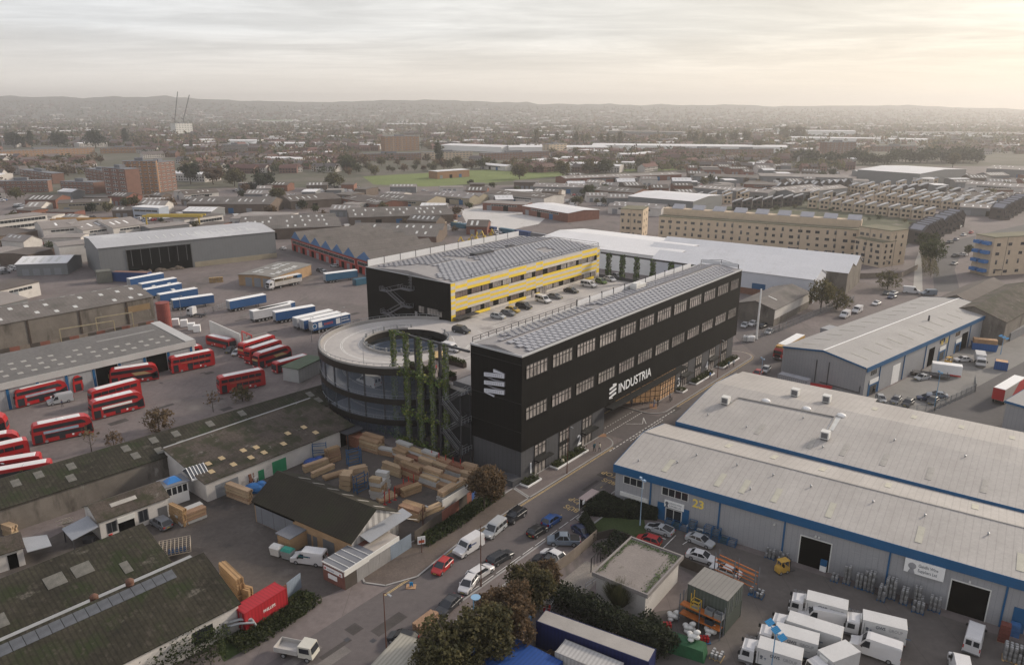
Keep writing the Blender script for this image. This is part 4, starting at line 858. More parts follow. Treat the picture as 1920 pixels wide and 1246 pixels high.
def car_proto(kind,col,far=False):
 key = (kind,col,far)
 if key in PROTO: return PROTO[key],False
 l,w,h,bz,hd,rf,rr,tb,bt = CARK[kind]; p = paint(col,PC[col]); hw = w/2; X = lambda d: l/2-d
 B = MB(); gz = .24 if kind not in ('suv','pickup') else .34
 st = [(X(0),hw*.72,gz+.12,bz-.32,.08),(X(.12),hw*.86,gz,bz-.24,.09),(X(.5),hw*.98,gz,bz-.14,.09),(X(hd),hw,gz,bz-.02,.08),(X(hd+.3),hw,gz,bz,.07),(X(tb),hw,gz,bt if kind != 'pickup' else bz,.07),(X(l-.3),hw*.98,gz,bt-.05,.08),(X(l-.06),hw*.9,gz+.05,bt-.12,.09),(X(l),hw*.8,gz+.14,bt-.25,.08)]
 loft(B,st)
 wt,rw = hw-.05,hw-(.20 if kind != 'suv' else .16)
 A = [(X(hd-.05),bz-.02),(X(rf),h-.04),(X(rr),h-.05),(X(tb),bt)]
 def cp(i,s): x,z = A[i]; return (x,s*(wt if i in (0,3) else rw),z)
 B.hexa([(X(rf-.05),-rw-.01,h-.07),(X(rr+.05),-rw-.01,h-.08),(X(rr+.05),rw+.01,h-.08),(X(rf-.05),rw+.01,h-.07),(X(rf+.12),-rw+.12,h),(X(rr-.15),-rw+.12,h-.01),(X(rr-.15),rw-.12,h-.01),(X(rf+.12),rw-.12,h)])
 for s in (-1,1):
  B.bar(cp(0,s),cp(1,s),.045); B.bar(cp(2,s),cp(3,s),.06)
  xm = (A[1][0]+A[2][0])/2; B.bar((xm,s*(wt+.0),bz),(xm,s*rw,h-.06),.045)
  B.box(X(hd+.35)-.1,X(hd+.35)+.08,s*hw-.0 if s > 0 else -hw-.16,hw+.16 if s > 0 else -hw,bz,bz+.14)
 def quad(a,b,c,d): return MB().q(a,b,c,d)
 ws = quad(cp(0,-1),cp(0,1),cp(1,1),cp(1,-1)); rwn = quad(cp(3,1),cp(3,-1),cp(2,-1),cp(2,1)); sw = [quad(cp(0,s),cp(1,s),cp(2,s),cp(3,s)) for s in (-1,1)]
 if kind == 'pickup': B.box(X(l-.15),X(tb+.1),-hw+.12,hw-.12,bz+.01,bz+.06,1)
 if kind == 'sports': B.hexa([(X(.4),-.45,bz-.15),(X(hd),-.6,bz+.005),(X(hd),.6,bz+.005),(X(.4),.45,bz-.15),(X(.4),-.42,bz-.12),(X(hd),-.55,bz+.012),(X(hd),.55,bz+.012),(X(.4),.42,bz-.12)],1)
 wx = [X(l*.185),X(l*.80)]; wr = .33 if kind not in ('suv','pickup') else .39
 if far:
  for q in (ws,rwn,*sw):
   n = len(B.v); B.v += q.v; B.f.append((n,n+1,n+2,n+3)); B.m.append(2)
  for x in wx:
   for s in (-1,1): B.cyl((x,s*(hw-.2),wr),(x,s*(hw+.01),wr),wr,n=8,m=1)
  for s in (-1,1): B.box(X(.16),X(.02),s*hw*.6-.16,s*hw*.6+.16,bz-.38,bz-.28,3); B.box(X(l-.02),X(l-.1),s*hw*.74-.12,s*hw*.74+.12,bt-.32,bt-.16,4)
  o = B.build('parked_car',[p,black,glass,headl,redl])
 else:
  o = thing('parked_car','car','car'); B.build('body',[p,black],o)
  for q,nm in ((ws,'windscreen'),(rwn,'rear_window'),(sw[0],'side_window'),(sw[1],'side_window')): q.build(nm,glass,o)
  wheels(o,wx,hw-.1,wr)
  for s in (-1,1):
   q = MB(); q.hexa([(X(.42),s*hw*.62-.2,bz-.33),(X(.02),s*hw*.52-.18,bz-.42),(X(.02),s*hw*.52+.18,bz-.42),(X(.42),s*hw*.78+.08,bz-.33),(X(.45),s*hw*.62-.2,bz-.16),(X(.05),s*hw*.52-.18,bz-.32),(X(.05),s*hw*.52+.18,bz-.32),(X(.45),s*hw*.78+.1,bz-.2)]); q.build('headlight',headl,o)
   q = MB(); q.box(X(l+.005),X(l-.16),s*hw*.72-.16,s*hw*.72+.16,bt-.38,bt-.14); q.build('tail_light',redl,o)
  q = MB(); q.box(X(l+.02),X(l-.05),-.26,.26,bt-.52,bt-.4); q.box(X(.04),X(-.02),-.26,.26,.4,.52); q.build('number_plate',plate_,o)
  q = MB(); q.box(X(.02),X(-.01),-.4,.4,bz-.5,bz-.36); q.build('grille',black,o)
 PROTO[key] = o; return o,True
def put(o,fresh,loc,rz,label,group=None,cat=None):
 if fresh:
  o.location = loc; o.rotation_euler = (0,0,rz); o['label'] = label
  if cat: o['category'] = cat
  if group: o['group'] = group
  elif 'group' in o: del o['group']
  return o
 r = dup(o,loc,rz,label,group,cat=cat)
 if not group and 'group' in r: del r['group']
 return r
def pose(pF,pR,side,w,z=0.0):
 """front and rear ground pixels of the visible flank -> centre and heading"""
 a,b = G(*pF,z),G(*pR,z); d = (a-b); d.z = 0; d.normalize(); n = Vector((-d.y,d.x,0)); c = (a+b)/2 + n*(-w/2 if side == 'L' else w/2); return c,atan2(d.y,d.x)
def car(kind,col,pF,pR,side,label,z=0.0,group=None,far=None):
 c,a = pose(pF,pR,side,CARK[kind][1],z)
 if far is None: far = (c-CAM).length > 230
 o,fr_ = car_proto(kind,col,far)
 nm = 'pickup_truck' if kind == 'pickup' else 'parked_car'
 r = put(o,fr_,c,a,label,group,'pickup truck' if kind == 'pickup' else 'car');
 if kind == 'pickup': r.name = nm
 return r
def van_proto(kind,col):
 key = ('van',kind,col)
 if key in PROTO: return PROTO[key],False
 l,w,h,nose = {'high': (5.9,2.0,2.6,1.0),'mid': (5.3,2.0,2.25,.9),'small': (4.4,1.8,1.85,1.0),'glazed': (4.9,1.9,1.95,1.0)}[kind]; hw = w/2; X = lambda d: l/2-d; p = paint(col,PC[col])
 o = thing('parked_van','van','van'); b = MB(); bl = h*.52
 prof = [(X(.05),.35),(X(0),.6),(X(.08),bl-.22),(X(nose),bl),(X(nose+.85),h-.1),(X(nose+1.2),h),(X(l-.12),h),(X(l),h-.2),(X(l),.4),(X(l-.1),.3)]
 n = len(prof); mid = [(x,z) for x,z in prof]; s0 = len(b.v)
 def wd(z): return hw if z < bl+.05 else hw-.10*(z-bl)/(h-bl)-(.06 if z > h-.05 else 0)
 for s in (-1,1): b.v += [(x,s*wd(z),z) for x,z in prof]
 for i in range(n): j = (i+1) % n; b.f.append((s0+i,s0+j,s0+n+j,s0+n+i)); b.m.append(0)
 b.f += [tuple(s0+i for i in reversed(range(n))),tuple(s0+n+i for i in range(n))]; b.m += [0,0]
 b.box(X(.3),X(-.04),-hw+.1,hw-.1,.3,.55,1); b.box(X(l+.06),X(l-.1),-hw+.1,hw-.1,.35,.5,1)
 b.build('body',[p,chrome],o)
 e = .012; q = MB(); q.q((X(nose+.06)+e,-hw+.12,bl+.05),(X(nose+.06)+e,hw-.12,bl+.05),(X(nose+.80)+e,hw-.22,h-.16),(X(nose+.80)+e,-hw+.22,h-.16)); q.build('windscreen',glass,o)
 for s in (-1,1):
  q = MB(); y = s*(hw+.008); y2 = s*(wd(h-.3)+.01); q.q((X(nose+.25),y,bl+.02),(X(nose+1.35),y,bl+.02),(X(nose+1.35),y2,h-.34),(X(nose+.8),y2,h-.34)); q.build('side_window',glass,o)
  if kind == 'glazed':
   for k in (1.5,2.7): q = MB(); q.q((X(nose+k),y,bl+.02),(X(nose+k+1.05),y,bl+.02),(X(nose+k+1.05),y2,h-.34),(X(nose+k),y2,h-.34)); q.build('side_window',glass,o)
  q = MB(); q.box(X(.3),X(.02),s*hw*.72-.18,s*hw*.72+.18,bl-.42,bl-.18); q.build('headlight',headl,o)
  q = MB(); q.box(X(l+.015),X(l-.05),s*(hw-.1)-.07,s*(hw-.1)+.07,.9,1.4); q.build('tail_light',redl,o)
  q = MB(); q.box(X(nose+.55),X(nose+.4),s*hw if s > 0 else -hw-.2,hw+.2 if s > 0 else -hw,bl,bl+.3); q.build('wing_mirror',black,o)
 q = MB(); [q.box(X(l+.012),X(l-.02),s*.42-.32,s*.42+.32,h*.58,h*.86) for s in (-1,1)]; q.build('rear_window',glass,o)
 wheels(o,[X(l*.18),X(l*.79)],hw-.1,.34); PROTO[key] = o; return o,True
def van(kind,col,pF,pR,side,label,z=0.0,words=None,group=None):
 w = {'high': 2.0,'mid': 2.0,'small': 1.8,'glazed': 1.9}[kind]; c,a = pose(pF,pR,side,w,z); o,fr_ = van_proto(kind,col); r = put(o,fr_,c,a,label,group,'van')
 return r
def side_text(t,body,size,mat,x,y,z,side,sx=.8,bold=0.0):
 """lettering on a flank: side R is local -y, side L local +y"""
 return text('lettering',body,size,mat,t,(x,-y,z) if side == 'R' else (x,y,z),RF if side == 'R' else (pi/2,0,pi),.003,bold,sx)
def trailer_proto(col,roof='white',l=13.6):
 key = ('trl',col,roof,l)
 if key in PROTO: return PROTO[key],False
 o = thing('curtain_trailer','trailer','trailer'); hw = 1.27; X = lambda d: l/2-d
 c = {'blue': M('curtain_blue',(.018,.075,.20),.1,.4,.55,rib=('x',1.2,.03,.8)),'navy': M('curtain_navy',(.012,.020,.085),.1,.4,.6),'palewhite': M('trailer_white',(.42,.42,.44),.1,.5,.6),'red': redmt,'teal': M('curtain_teal',(.04,.12,.21),.1,.4,.55),'orange': M('curtain_orange',(.50,.26,.10),.1,.5,.6)}[col]
 b = MB(); b.box(X(l-.08),X(.08),-hw,hw,1.15,3.85); b.build('curtain',c,o)
 b = MB(); b.hexa([(X(l),-hw-.03,3.85),(X(0),-hw-.03,3.85),(X(0),hw+.03,3.85),(X(l),hw+.03,3.85),(X(l)+.1,-hw+.1,4.0),(X(.1),-hw+.1,4.0),(X(.1),hw-.1,4.0),(X(l)+.1,hw-.1,4.0)]); b.build('roof',white if roof == 'white' else M('dirty_roof',(.30,.28,.26),.2,.3,.8,rib=('x',.9,.2,.9),stain=((.15,.13,.12),.5,.6,.2)),o)
 b = MB()
 for s in (-1,1): b.box(X(l),X(l-.09),s*.62-.6,s*.62+.6,1.2,3.82,0); b.box(X(l+.03),X(l),s*.1-.03,s*.1+.03,1.3,3.7,1)
 b.build('rear_door',[M('trailer_door',(.30,.31,.33),.1,.5,.6) if col != 'red' else redmt,steel],o)
 b = MB(); b.box(X(l),X(0),-.5,.5,.85,1.14); b.box(X(l),X(l-.15),-hw,hw,.55,.8); [b.box(X(3.2),X(3.0),s*.9-.08,s*.9+.08,.05,1.1) for s in (-1,1)]; b.build('chassis',darkst,o)
 wheels(o,[X(l-2.0),X(l-3.3),X(l-4.6)],hw-.2,.5,.35); PROTO[key] = o; return o,True
def trailer(col,pF,pR,side,label,group=None,roof='white',l=13.6,keep='R'):
 a,b = G(*pF),G(*pR); c,ang = pose(pF,pR,side,2.54); d = Vector((cos(ang),sin(ang),0)); n = Vector((-d.y,d.x,0))*(-1.27 if side == 'L' else 1.27)
 c = (b+d*l/2+n) if keep == 'R' else (a-d*l/2+n)
 o,f_ = trailer_proto(col,roof,l); return put(o,f_,c,ang,label,group,'trailer')
def tractor_parts(o,x,col,hz=3.6):
 """cab-over tractor unit whose front is at local x"""
 p = paint(col,PC[col]); hw = 1.25; b = MB(); b.hexa([(x-2.2,-hw,.9),(x,-hw,.9),(x,hw,.9),(x-2.2,hw,.9),(x-2.2,-hw,hz-.5),(x-.12,-hw+.06,2.9),(x-.12,hw-.06,2.9),(x-2.2,hw,hz-.5)]); b.hexa([(x-2.2,-hw+.1,2.85),(x-.2,-hw+.15,2.85),(x-.2,hw-.15,2.85),(x-2.2,hw-.1,2.85),(x-2.2,-hw+.2,hz),(x-1.2,-hw+.35,hz),(x-1.2,hw-.35,hz),(x-2.2,hw-.2,hz)]); b.box(x-2.0,x+.05,-hw+.05,hw-.05,.45,.95,1); b.build('cab',[p,chrome],o)
 q = MB(); q.q((x+.0,-hw+.12,1.95),(x+.0,hw-.12,1.95),(x-.09,hw-.16,2.8),(x-.09,-hw+.16,2.8)); q.build('windscreen',glass,o)
 for s in (-1,1): q = MB(); q.q((x-.25,s*(hw+.01),1.9),(x-1.2,s*(hw+.01),1.9),(x-1.2,s*(hw-.02),2.7),(x-.3,s*(hw-.02),2.7)); q.build('side_window',glass,o); q = MB(); q.box(x-.05,x+.07,s*.9-.2,s*.9+.2,.75,1.0); q.build('headlight',headl,o)
 q = MB(); q.box(x,x+.03,-.8,.8,1.05,1.75); q.build('grille',black,o)
 q = MB(); q.box(x-6,x-2.2,-.45,.45,.6,.95); q.build('chassis',darkst,o); wheels(o,[x-1.4,x-5.0],1.05,.5,.35)
def boxlorry_proto(kind,col='white'):
 key = ('box',kind)
 if key in PROTO: return PROTO[key],False
 l,bh = {'a': (7.2,3.2),'luton': (6.6,3.1),'long': (8.6,3.3)}[kind]; o = thing('box_lorry','lorry','lorry'); p = paint(col,PC[col]); hw = 1.15; X = lambda d: l/2-d
 b = MB(); b.hexa([(X(1.75),-hw,.75),(X(0),-hw,.75),(X(0),hw,.75),(X(1.75),hw,.75),(X(1.75),-hw,2.35),(X(.28),-hw+.08,2.35),(X(.28),hw-.08,2.35),(X(1.75),hw,2.35)]); b.hexa([(X(1.75),-hw+.05,2.33),(X(.4),-hw+.15,2.33),(X(.4),hw-.15,2.33),(X(1.75),hw-.05,2.33),(X(1.75),-hw+.2,2.6),(X(.8),-hw+.3,2.55),(X(.8),hw-.3,2.55),(X(1.75),hw-.2,2.6)]); b.box(X(1.7),X(-.05),-hw+.03,hw-.03,.4,.78,1); b.build('cab',[p,chrome],o)
 q = MB(); q.q((X(.07)+.02,-hw+.15,1.5),(X(.07)+.02,hw-.15,1.5),(X(.26)+.02,hw-.2,2.25),(X(.26)+.02,-hw+.2,2.25)); q.build('windscreen',glass,o)
 for s in (-1,1):
  q = MB(); q.q((X(.35),s*(hw+.01),1.45),(X(1.25),s*(hw+.01),1.45),(X(1.25),s*(hw-.0),2.15),(X(.42),s*(hw-.02),2.15)); q.build('side_window',glass,o); q = MB(); q.box(X(.1),X(-.04),s*.8-.2,s*.8+.2,.82,1.05); q.build('headlight',headl,o); q = MB(); q.box(X(.15),X(-.1),s*(hw+.22)-.1,s*(hw+.22)+.1,1.6,2.1); q.build('wing_mirror',black,o)
 b = MB(); b.box(X(l-.05),X(2.05),-1.2,1.2,.95,bh,0); b.box(X(l),X(l-.06),-1.2,1.2,.95,bh,1); b.build('box_body',[M('lorry_white',(.50,.495,.49),.06,.4,.5),offw],o)
 b = MB(); [b.bar((X(2.3),s*1.21,1.05),(X(2.3),s*1.21,2.75),.025) or b.bar((X(3.35),s*1.21,1.05),(X(3.35),s*1.21,2.75),.025) or b.bar((X(2.3),s*1.21,2.75),(X(3.35),s*1.21,2.75),.025) for s in (-1,1)]; b.build('side_door',chrome,o)
 b = MB(); b.box(X(l),X(.5),-.45,.45,.6,.94); b.box(X(l+.02),X(l-.12),-1.1,1.1,.5,.66); b.build('chassis',darkst,o)
 b = MB(); b.box(X(2.0),X(1.78),-.6,.6,2.2,2.9); b.build('fridge_unit',offw,o)
 q = MB(); [q.box(X(l+.02),X(l-.02),s*1.0-.12,s*1.0+.12,.7,.85) for s in (-1,1)]; q.build('tail_light',redl,o)
 wheels(o,[X(1.15),X(l*.77)],.95,.42,.3)
 if kind == 'a':
  for s in ('R','L'):
   y = 1.215; x = .15 if s == 'R' else X(3.6)
   side_text(o,'GWS',.6,txt,x,y,2.35,s,.85,.02); side_text(o,'GROUP',.6,M('sign_pale_grey',(.24,.24,.25)),x+1.5 if s == 'R' else x-1.5,y,2.35,s,.8,.006)
   q = MB(); yy = -y if s == 'R' else y; xx = X(2.65); q.cyl((xx,yy,2.1),(xx,yy*1.004,2.1),.19,n=10); q.prism([(xx-.2,1.75),(xx+.2,1.75),(xx,2.0)],yy,yy*1.004,0,'y'); q.build('emblem',txt,o)
   q = MB(); xx = X(3.1); q.cyl((xx,yy,1.95),(xx,yy*1.004,1.95),.12,n=8); q.box(xx-.02,xx+.02,min(yy,yy*1.004),max(yy,yy*1.004),1.65,1.9); xx = X(l-1.1); q.box(xx-.3,xx+.3,min(yy,yy*1.004),max(yy,yy*1.004),1.75,1.8); q.box(xx-1.6,xx-1.0,min(yy,yy*1.004),max(yy,yy*1.004),1.85,2.0); q.build('small_print',M('sign_slate',(.12,.15,.2)),o)
 PROTO[key] = o; return o,True
def lorry(kind,pF,pR,side,label,group=None):
 l = {'a': 7.2,'luton': 6.6,'long': 8.6}[kind]; c,a = pose(pF,pR,side,2.4); o,f_ = boxlorry_proto(kind); return put(o,f_,c,a,label,group,'lorry')
busred = M('bus_red',(.36,.014,.016),.05,.5,.35,spec=.5,fine=.03); gold = M('gold_panel',(.46,.33,.16),.1,1,.5); busroof = M('bus_white_roof',(.62,.61,.60),.08,.8,.6)
def bus_proto(kind,deco=''):
 key = ('bus',kind,deco)
 if key in PROTO: return PROTO[key],False
 single = kind == 'single'; l,h,hw = (10.2,2.95,1.24) if single else (11.1,4.35,1.26); X = lambda d: l/2-d
 o = thing('city_bus' if single else 'double_decker_bus','bus','bus'); b = MB()
 if kind == 'round': prof = [(X(.1),.3),(X(0),.9),(X(.12),2.3),(X(.35),3.6),(X(.75),h-.12),(X(1.6),h),(X(l-2.1),h),(X(l-1.1),h-.18),(X(l-.4),h-.75),(X(l-.05),2.6),(X(l),.9),(X(l-.1),.3)]
 else: prof = [(X(.08),.3),(X(0),.8),(X(.06),h*.6),(X(.3),h-.22),(X(.6),h-.03),(X(1.2),h),(X(l-.6),h),(X(l-.15),h-.15),(X(l),h-.6),(X(l),.8),(X(l-.08),.3)]
 s0 = len(b.v); n = len(prof); wd = lambda z: hw-(.10*(max(0,z-h+.9)/.9)**2)
 for s in (-1,1): b.v += [(x,s*wd(z),z) for x,z in prof]
 for i in range(n): j = (i+1) % n; b.f.append((s0+i,s0+j,s0+n+j,s0+n+i)); b.m.append(0)
 b.f += [tuple(s0+i for i in reversed(range(n))),tuple(s0+n+i for i in range(n))]; b.m += [0,0]; b.build('body',busred,o)
 b = MB(); b.hexa([(X(l-(2.0 if kind == 'round' else .8)),-hw+.32,h),(X(1.5),-hw+.32,h),(X(1.5),hw-.32,h),(X(l-(2.0 if kind == 'round' else .8)),hw-.32,h),(X(l-(2.3 if kind == 'round' else .9)),-hw+.4,h+.05),(X(1.7),-hw+.4,h+.05),(X(1.7),hw-.4,h+.05),(X(l-(2.3 if kind == 'round' else .9)),hw-.4,h+.05)]); b.build('roof_panel',busroof,o)
 if kind == 'round': b = MB(); b.hexa([(-.6,-.5,h+.05),(.8,-.5,h+.05),(.8,.5,h+.05),(-.6,.5,h+.05),(-.3,-.35,h+.16),(.5,-.35,h+.16),(.5,.35,h+.16),(-.3,.35,h+.16)]); b.build('roof_hump',busroof,o)
 e = .012
 for s in (-1,1):
  y = s*(hw+e); y2 = s*(wd(h-.45)+e)
  def pane(x0,x1,z0,z1,nm,m_,yy=y):
   q = MB(); q.q((x0,yy,z0),(x1,yy,z0),(x1,yy,z1),(x0,yy,z1)); q.build(nm,m_,o)
  if single: pane(X(l-.4),X(.5),1.35,2.35,'side_window',glass); pane(X(1.5),X(.45),.35,2.4,'door',glass,y*1.006)
  else:
   if kind == 'round':
    pane(X(l-2.0),X(.55),2.95,3.75,'upper_window',glass); q = MB(); q.q((X(l-2.0),y,2.95),(X(l-1.2),y,2.85),(X(l-1.3),y,3.3),(X(l-2.0),y,3.75)); q.build('upper_window',glass,o)
    pane(X(l-.5),X(2.4),1.15,2.0,'lower_window',glass); q = MB(); q.q((X(l-.1),y,.6),(X(l-1.5),y,.6),(X(l-1.9),y,1.9),(X(l-.2),y,2.6)); q.build('stair_window',glass,o)
    pane(X(1.9),X(.5),.4,2.2,'door',glass,y*1.004); pane(X(5.9),X(4.8),.4,2.05,'door',glass,y*1.004)
   else:
    for k in range(6): pane(X(l-.9-k*1.62-1.45),X(l-.9-k*1.62),2.9,3.65,'upper_window',glass)
    for k in range(4): pane(X(l-1.2-k*1.5-1.35),X(l-1.2-k*1.5),1.35,2.05,'lower_window',glass)
    pane(X(1.75),X(.55),.4,2.3,'door',glass,y*1.004); pane(X(5.3),X(4.1),.4,2.1,'door',glass,y*1.004)
   if deco in ('white','blue','pale'): pane(X(l-2.6),X(2.2),2.15,2.7,'advert_banner',{'white': white,'pale': M('advert_grey',(.34,.36,.42),.3,.6,.6),'blue': M('advert_blue',(.30,.42,.50),.2,.7,.6)}[deco],y*1.006)
   if deco == 'gold': q = MB(); q.q((X(l-1.6),y*1.006,2.1),(X(5.8),y*1.006,2.1),(X(5.0),y*1.006,2.85),(X(l-3.2),y*1.006,2.85)); q.build('gold_panel',gold,o)
   if deco == 'line': pane(X(l-1.6),X(2.6),2.42,2.5,'gold_line',gold,y*1.006)
  q = MB(); q.cyl((X(l-3.8),y,.9),(X(l-3.8),y*1.005,.9),.22,n=12); q.build('roundel',white,o)
  q = MB(); q.box(X(.08),X(-.02),s*.85-.2,s*.85+.2,.6,.85); q.build('headlight',headl,o); q = MB(); q.box(X(l+.02),X(l-.05),s*1.05-.1,s*1.05+.1,.8,1.3); q.build('tail_light',redl,o)
 zw = (.95,2.25) if not single else (1.0,2.45)
 q = MB(); q.q((X(-.015),-hw+.1,zw[0]),(X(-.015),hw-.1,zw[0]),(X(.1),hw-.12,zw[1]),(X(.1),-hw+.12,zw[1])); q.build('windscreen',glass,o)
 if not single:
  fx = (X(.26),X(.33)) if kind == 'round' else (X(.05),X(.2)); q = MB(); q.q((fx[0]+.03,-hw+.12,2.95),(fx[0]+.03,hw-.12,2.95),(fx[1]+.03,hw-.16,3.6),(fx[1]+.03,-hw+.16,3.6)); q.build('windscreen',glass,o)
  q = MB(); q.q((X(l+.012),-hw+.2,1.2),(X(l+.012),hw-.2,1.2),(X(l-.02 if kind == 'round' else l+.012),hw-.2,2.3),(X(l-.02 if kind == 'round' else l+.012),-hw+.2,2.3)); q.build('rear_window',glass,o)
  if deco == 'gold': q = MB(); q.box(X(.05),X(-.02),-1.1,1.1,2.35,2.8); q.build('gold_band',gold,o)
  else: q = MB(); q.box(X(.1),X(.01),-.9,.9,2.4,2.75); q.build('blind',black,o)
 wheels(o,[X(2.5),X(l-2.6)],hw-.17,.5,.32); PROTO[key] = o; return o,True
def bus(kind,deco,pF,pR,side,label,keep='F',ang=None,group=None):
 l = 10.2 if kind == 'single' else 11.1; c,a = pose(pF,pR,side,2.5); a = a if ang is None else ang; d = Vector((cos(a),sin(a),0)); n = Vector((-d.y,d.x,0))*(-1.25 if side == 'L' else 1.25)
 c = (G(*pF)-d*l/2+n) if keep == 'F' else (G(*pR)+d*l/2+n)
 o,f_ = bus_proto(kind,deco); return put(o,f_,c,a,label,group,'bus')
# buses in the yard (front pixel, rear pixel of the visible flank)
bus('round','pale',(31,767),(133,741),'L','red rounded double decker with pale banner behind the white van')
bus('round','gold',(139,738),(234,711),'L','gold panelled red double decker nearest the garage wall on the left')
bus('round','gold',(207,726),(297,712),'L','gold panelled red double decker in front of the open garage door')
bus('box','line',(323,702),(395,687),'L','red square double decker at the garage end, outer of the pair')
bus('box','',(305,693),(378,676),'L','red square double decker at the garage end, inner of the pair')
bus('box','',(175,768),(266,743),'L','red square double decker half hidden behind the white bannered bus')
bus('round','white',(174,790),(271,765),'L','red rounded double decker with a white banner along its side')
bus('round','blue',(62,837),(172,813),'L','red rounded double decker with a light blue banner')
bus('box','line',(413,741),(493,724),'L','lone red double decker in the open yard by the bare tree')
bus('single','',(431,657),(377,644),'R','red single decker beside the pale wash bay screen')
bus('round','gold',(485,694),(561,669),'L','gold fronted double decker nearest in the row by the green roofed bin store')
bus('box','',(470,685),(540,661),'L','middle double decker of the row by the green roofed bin store')
bus('box','gold',(458,674),(525,652),'L','farthest double decker of the row beside the parked silver car')
bus('single','',(519,702),(586,683),'L','red single decker beside the green roofed bin store')
bus('round','',(-98,826),(14,812),'L','red bus tail at the left picture edge, highest of five','R')
bus('round','',(-70,868),(42,846),'L','red rounded bus at the left edge, second highest of five','R')
bus('box','',(-56,890),(60,862),'L','red square bus at the left edge with row of rear side windows','R')
bus('single','',(-40,900),(79,880),'L','white roofed single decker at the left edge, inner of two','R')
bus('single','',(-20,915),(100,893),'L','white roofed single decker at the left edge against the mossy shed','R')
# trailers in the lorry yard
TG = None
trailer('blue',(507,571),(432,586),'R','blue white roofed trailer alone on the left of the parked row')
trailer('palewhite',(563,588),(476,606),'R','pale sided trailer tucked behind the second blue trailer')
trailer('blue',(570,583),(490,603),'R','blue trailer beside the pale sided one, second blue in the row')
trailer('blue',(597,594),(518,608),'R','blue trailer third blue in the row, nearest the yellow kerb middle')
trailer('palewhite',(640,600),(558,620),'R','pale sided white roofed trailer next to the lettered trailer')
trailer('blue',(648,606),(571,624),'R','blue trailer squeezed behind the lettered one by the ramp')
LT = trailer('blue',(668,608),(588,627),'R','blue trailer with white lettering and emblems nearest the ramp')
tw = M('trailer_white_print',(.62,.63,.66),.05,1,.6)
b = MB(); b.cyl((-6.2,-1.283,2.5),(-6.2,-1.29,2.5),.8,n=16); b.cyl((-6.2,-1.29,2.5),(-6.2,-1.295,2.5),.6,n=16,m=1); b.box(-4.9,-3.6,-1.29,-1.283,1.7,3.4); b.box(1.4,2.9,-1.29,-1.283,1.7,3.4); b.build('emblem',[tw,bluefas],LT)
side_text(LT,'ROBERTS',.9,M('trailer_red_print',(.45,.06,.05)),-2.9,1.285,2.2,'R',.85,.03); side_text(LT,'EUROMOVERS',.7,tw,3.2,1.285,2.0,'R',.7,.02); b = MB(); b.box(3.3,5.9,-1.29,-1.283,3.0,3.2); b.build('small_print',tw,LT)
for pF,pR,lb in (((320,528),(246,542),'blue trailer backed to the hangar ramp, farthest of the yard group'),((348,537),(268,552),'blue trailer second from the hangar ramp in the yard group'),((352,548),(276,563),'blue trailer in the middle of the hangar side yard group'),((384,558),(302,573),'blue trailer fourth from the hangar ramp behind the red tank'),((401,573),(326,584),'blue trailer standing right beside the red tank')): trailer('blue',pF,pR,'R',lb)
trailer('teal',(672,524),(611,532),'R','grey blue humped trailer behind the small blue container')
t = thing('articulated_lorry','white cab artic with open dropside trailer near the yellow brick workshop','lorry'); c,a = pose((497,547),(575,530),'L',2.5); t.location = c; t.rotation_euler = (0,0,a); tractor_parts(t,7.5,'white')
b = MB(); b.box(-7.5,5.0,-1.25,1.25,1.2,2.7,0); b.box(-7.4,4.9,-1.15,1.15,2.4,2.71,1); b.build('dropside_body',[M('alloy',(.40,.38,.36),.15,.5,.5),M('grain_load',(.30,.25,.18),.2,1,.9)],t); b = MB(); b.box(-7.6,-5.4,-1.27,1.27,2.7,3.9); b.build('folded_curtain',bluefas,t); b = MB(); [b.bar((x,s*1.2,2.7),(x,s*1.2,3.9),.05) for x in (5,1,-3) for s in (-1,1)]; b.box(-7.5,5,-1.25,1.25,3.9,3.98); b.build('roof_frame',offw,t); wheels(t,[-3.4,-4.7,-6],1.05,.5,.35)
t = thing('articulated_lorry','yellow and red artic coming down the road beside the long grey unit','lorry'); a_ = G(1456,676); b_ = G(1548,622); d = (b_-a_).normalized(); t.location = a_+d*8.1; t.rotation_euler = (0,0,atan2(-d.y,-d.x)); tractor_parts(t,8,'red',3.8)
b = MB(); b.box(-8,5.2,-1.27,1.27,1.1,3.95,0); b.box(-8,5.2,-1.2,1.2,3.95,4.05,1); b.build('box_body',[M('parcel_yellow',(.50,.30,.09),.06,.4,.5),white],t); b = MB(); b.box(5.4,7.2,-1.0,1.0,3.3,4.0); b.build('wind_deflector',M('parcel_yellow',(.50,.30,.09)),t); b = MB(); b.box(5.9,7.2,-1.28,1.28,2.75,3.3); b.build('yellow_band',M('parcel_yellow',(.50,.30,.09)),t); wheels(t,[-3.6,-4.9,-6.2],1.05,.5,.35)
t = thing('articulated_lorry','red and silver box trailer lorry heading away at the right edge','lorry'); a_ = G(1868,758); b_ = G(1925,722); d = (b_-a_).normalized(); t.location = a_+d*7.4; t.rotation_euler = (0,0,atan2(d.y,d.x)); tractor_parts(t,9,'red',3.4)
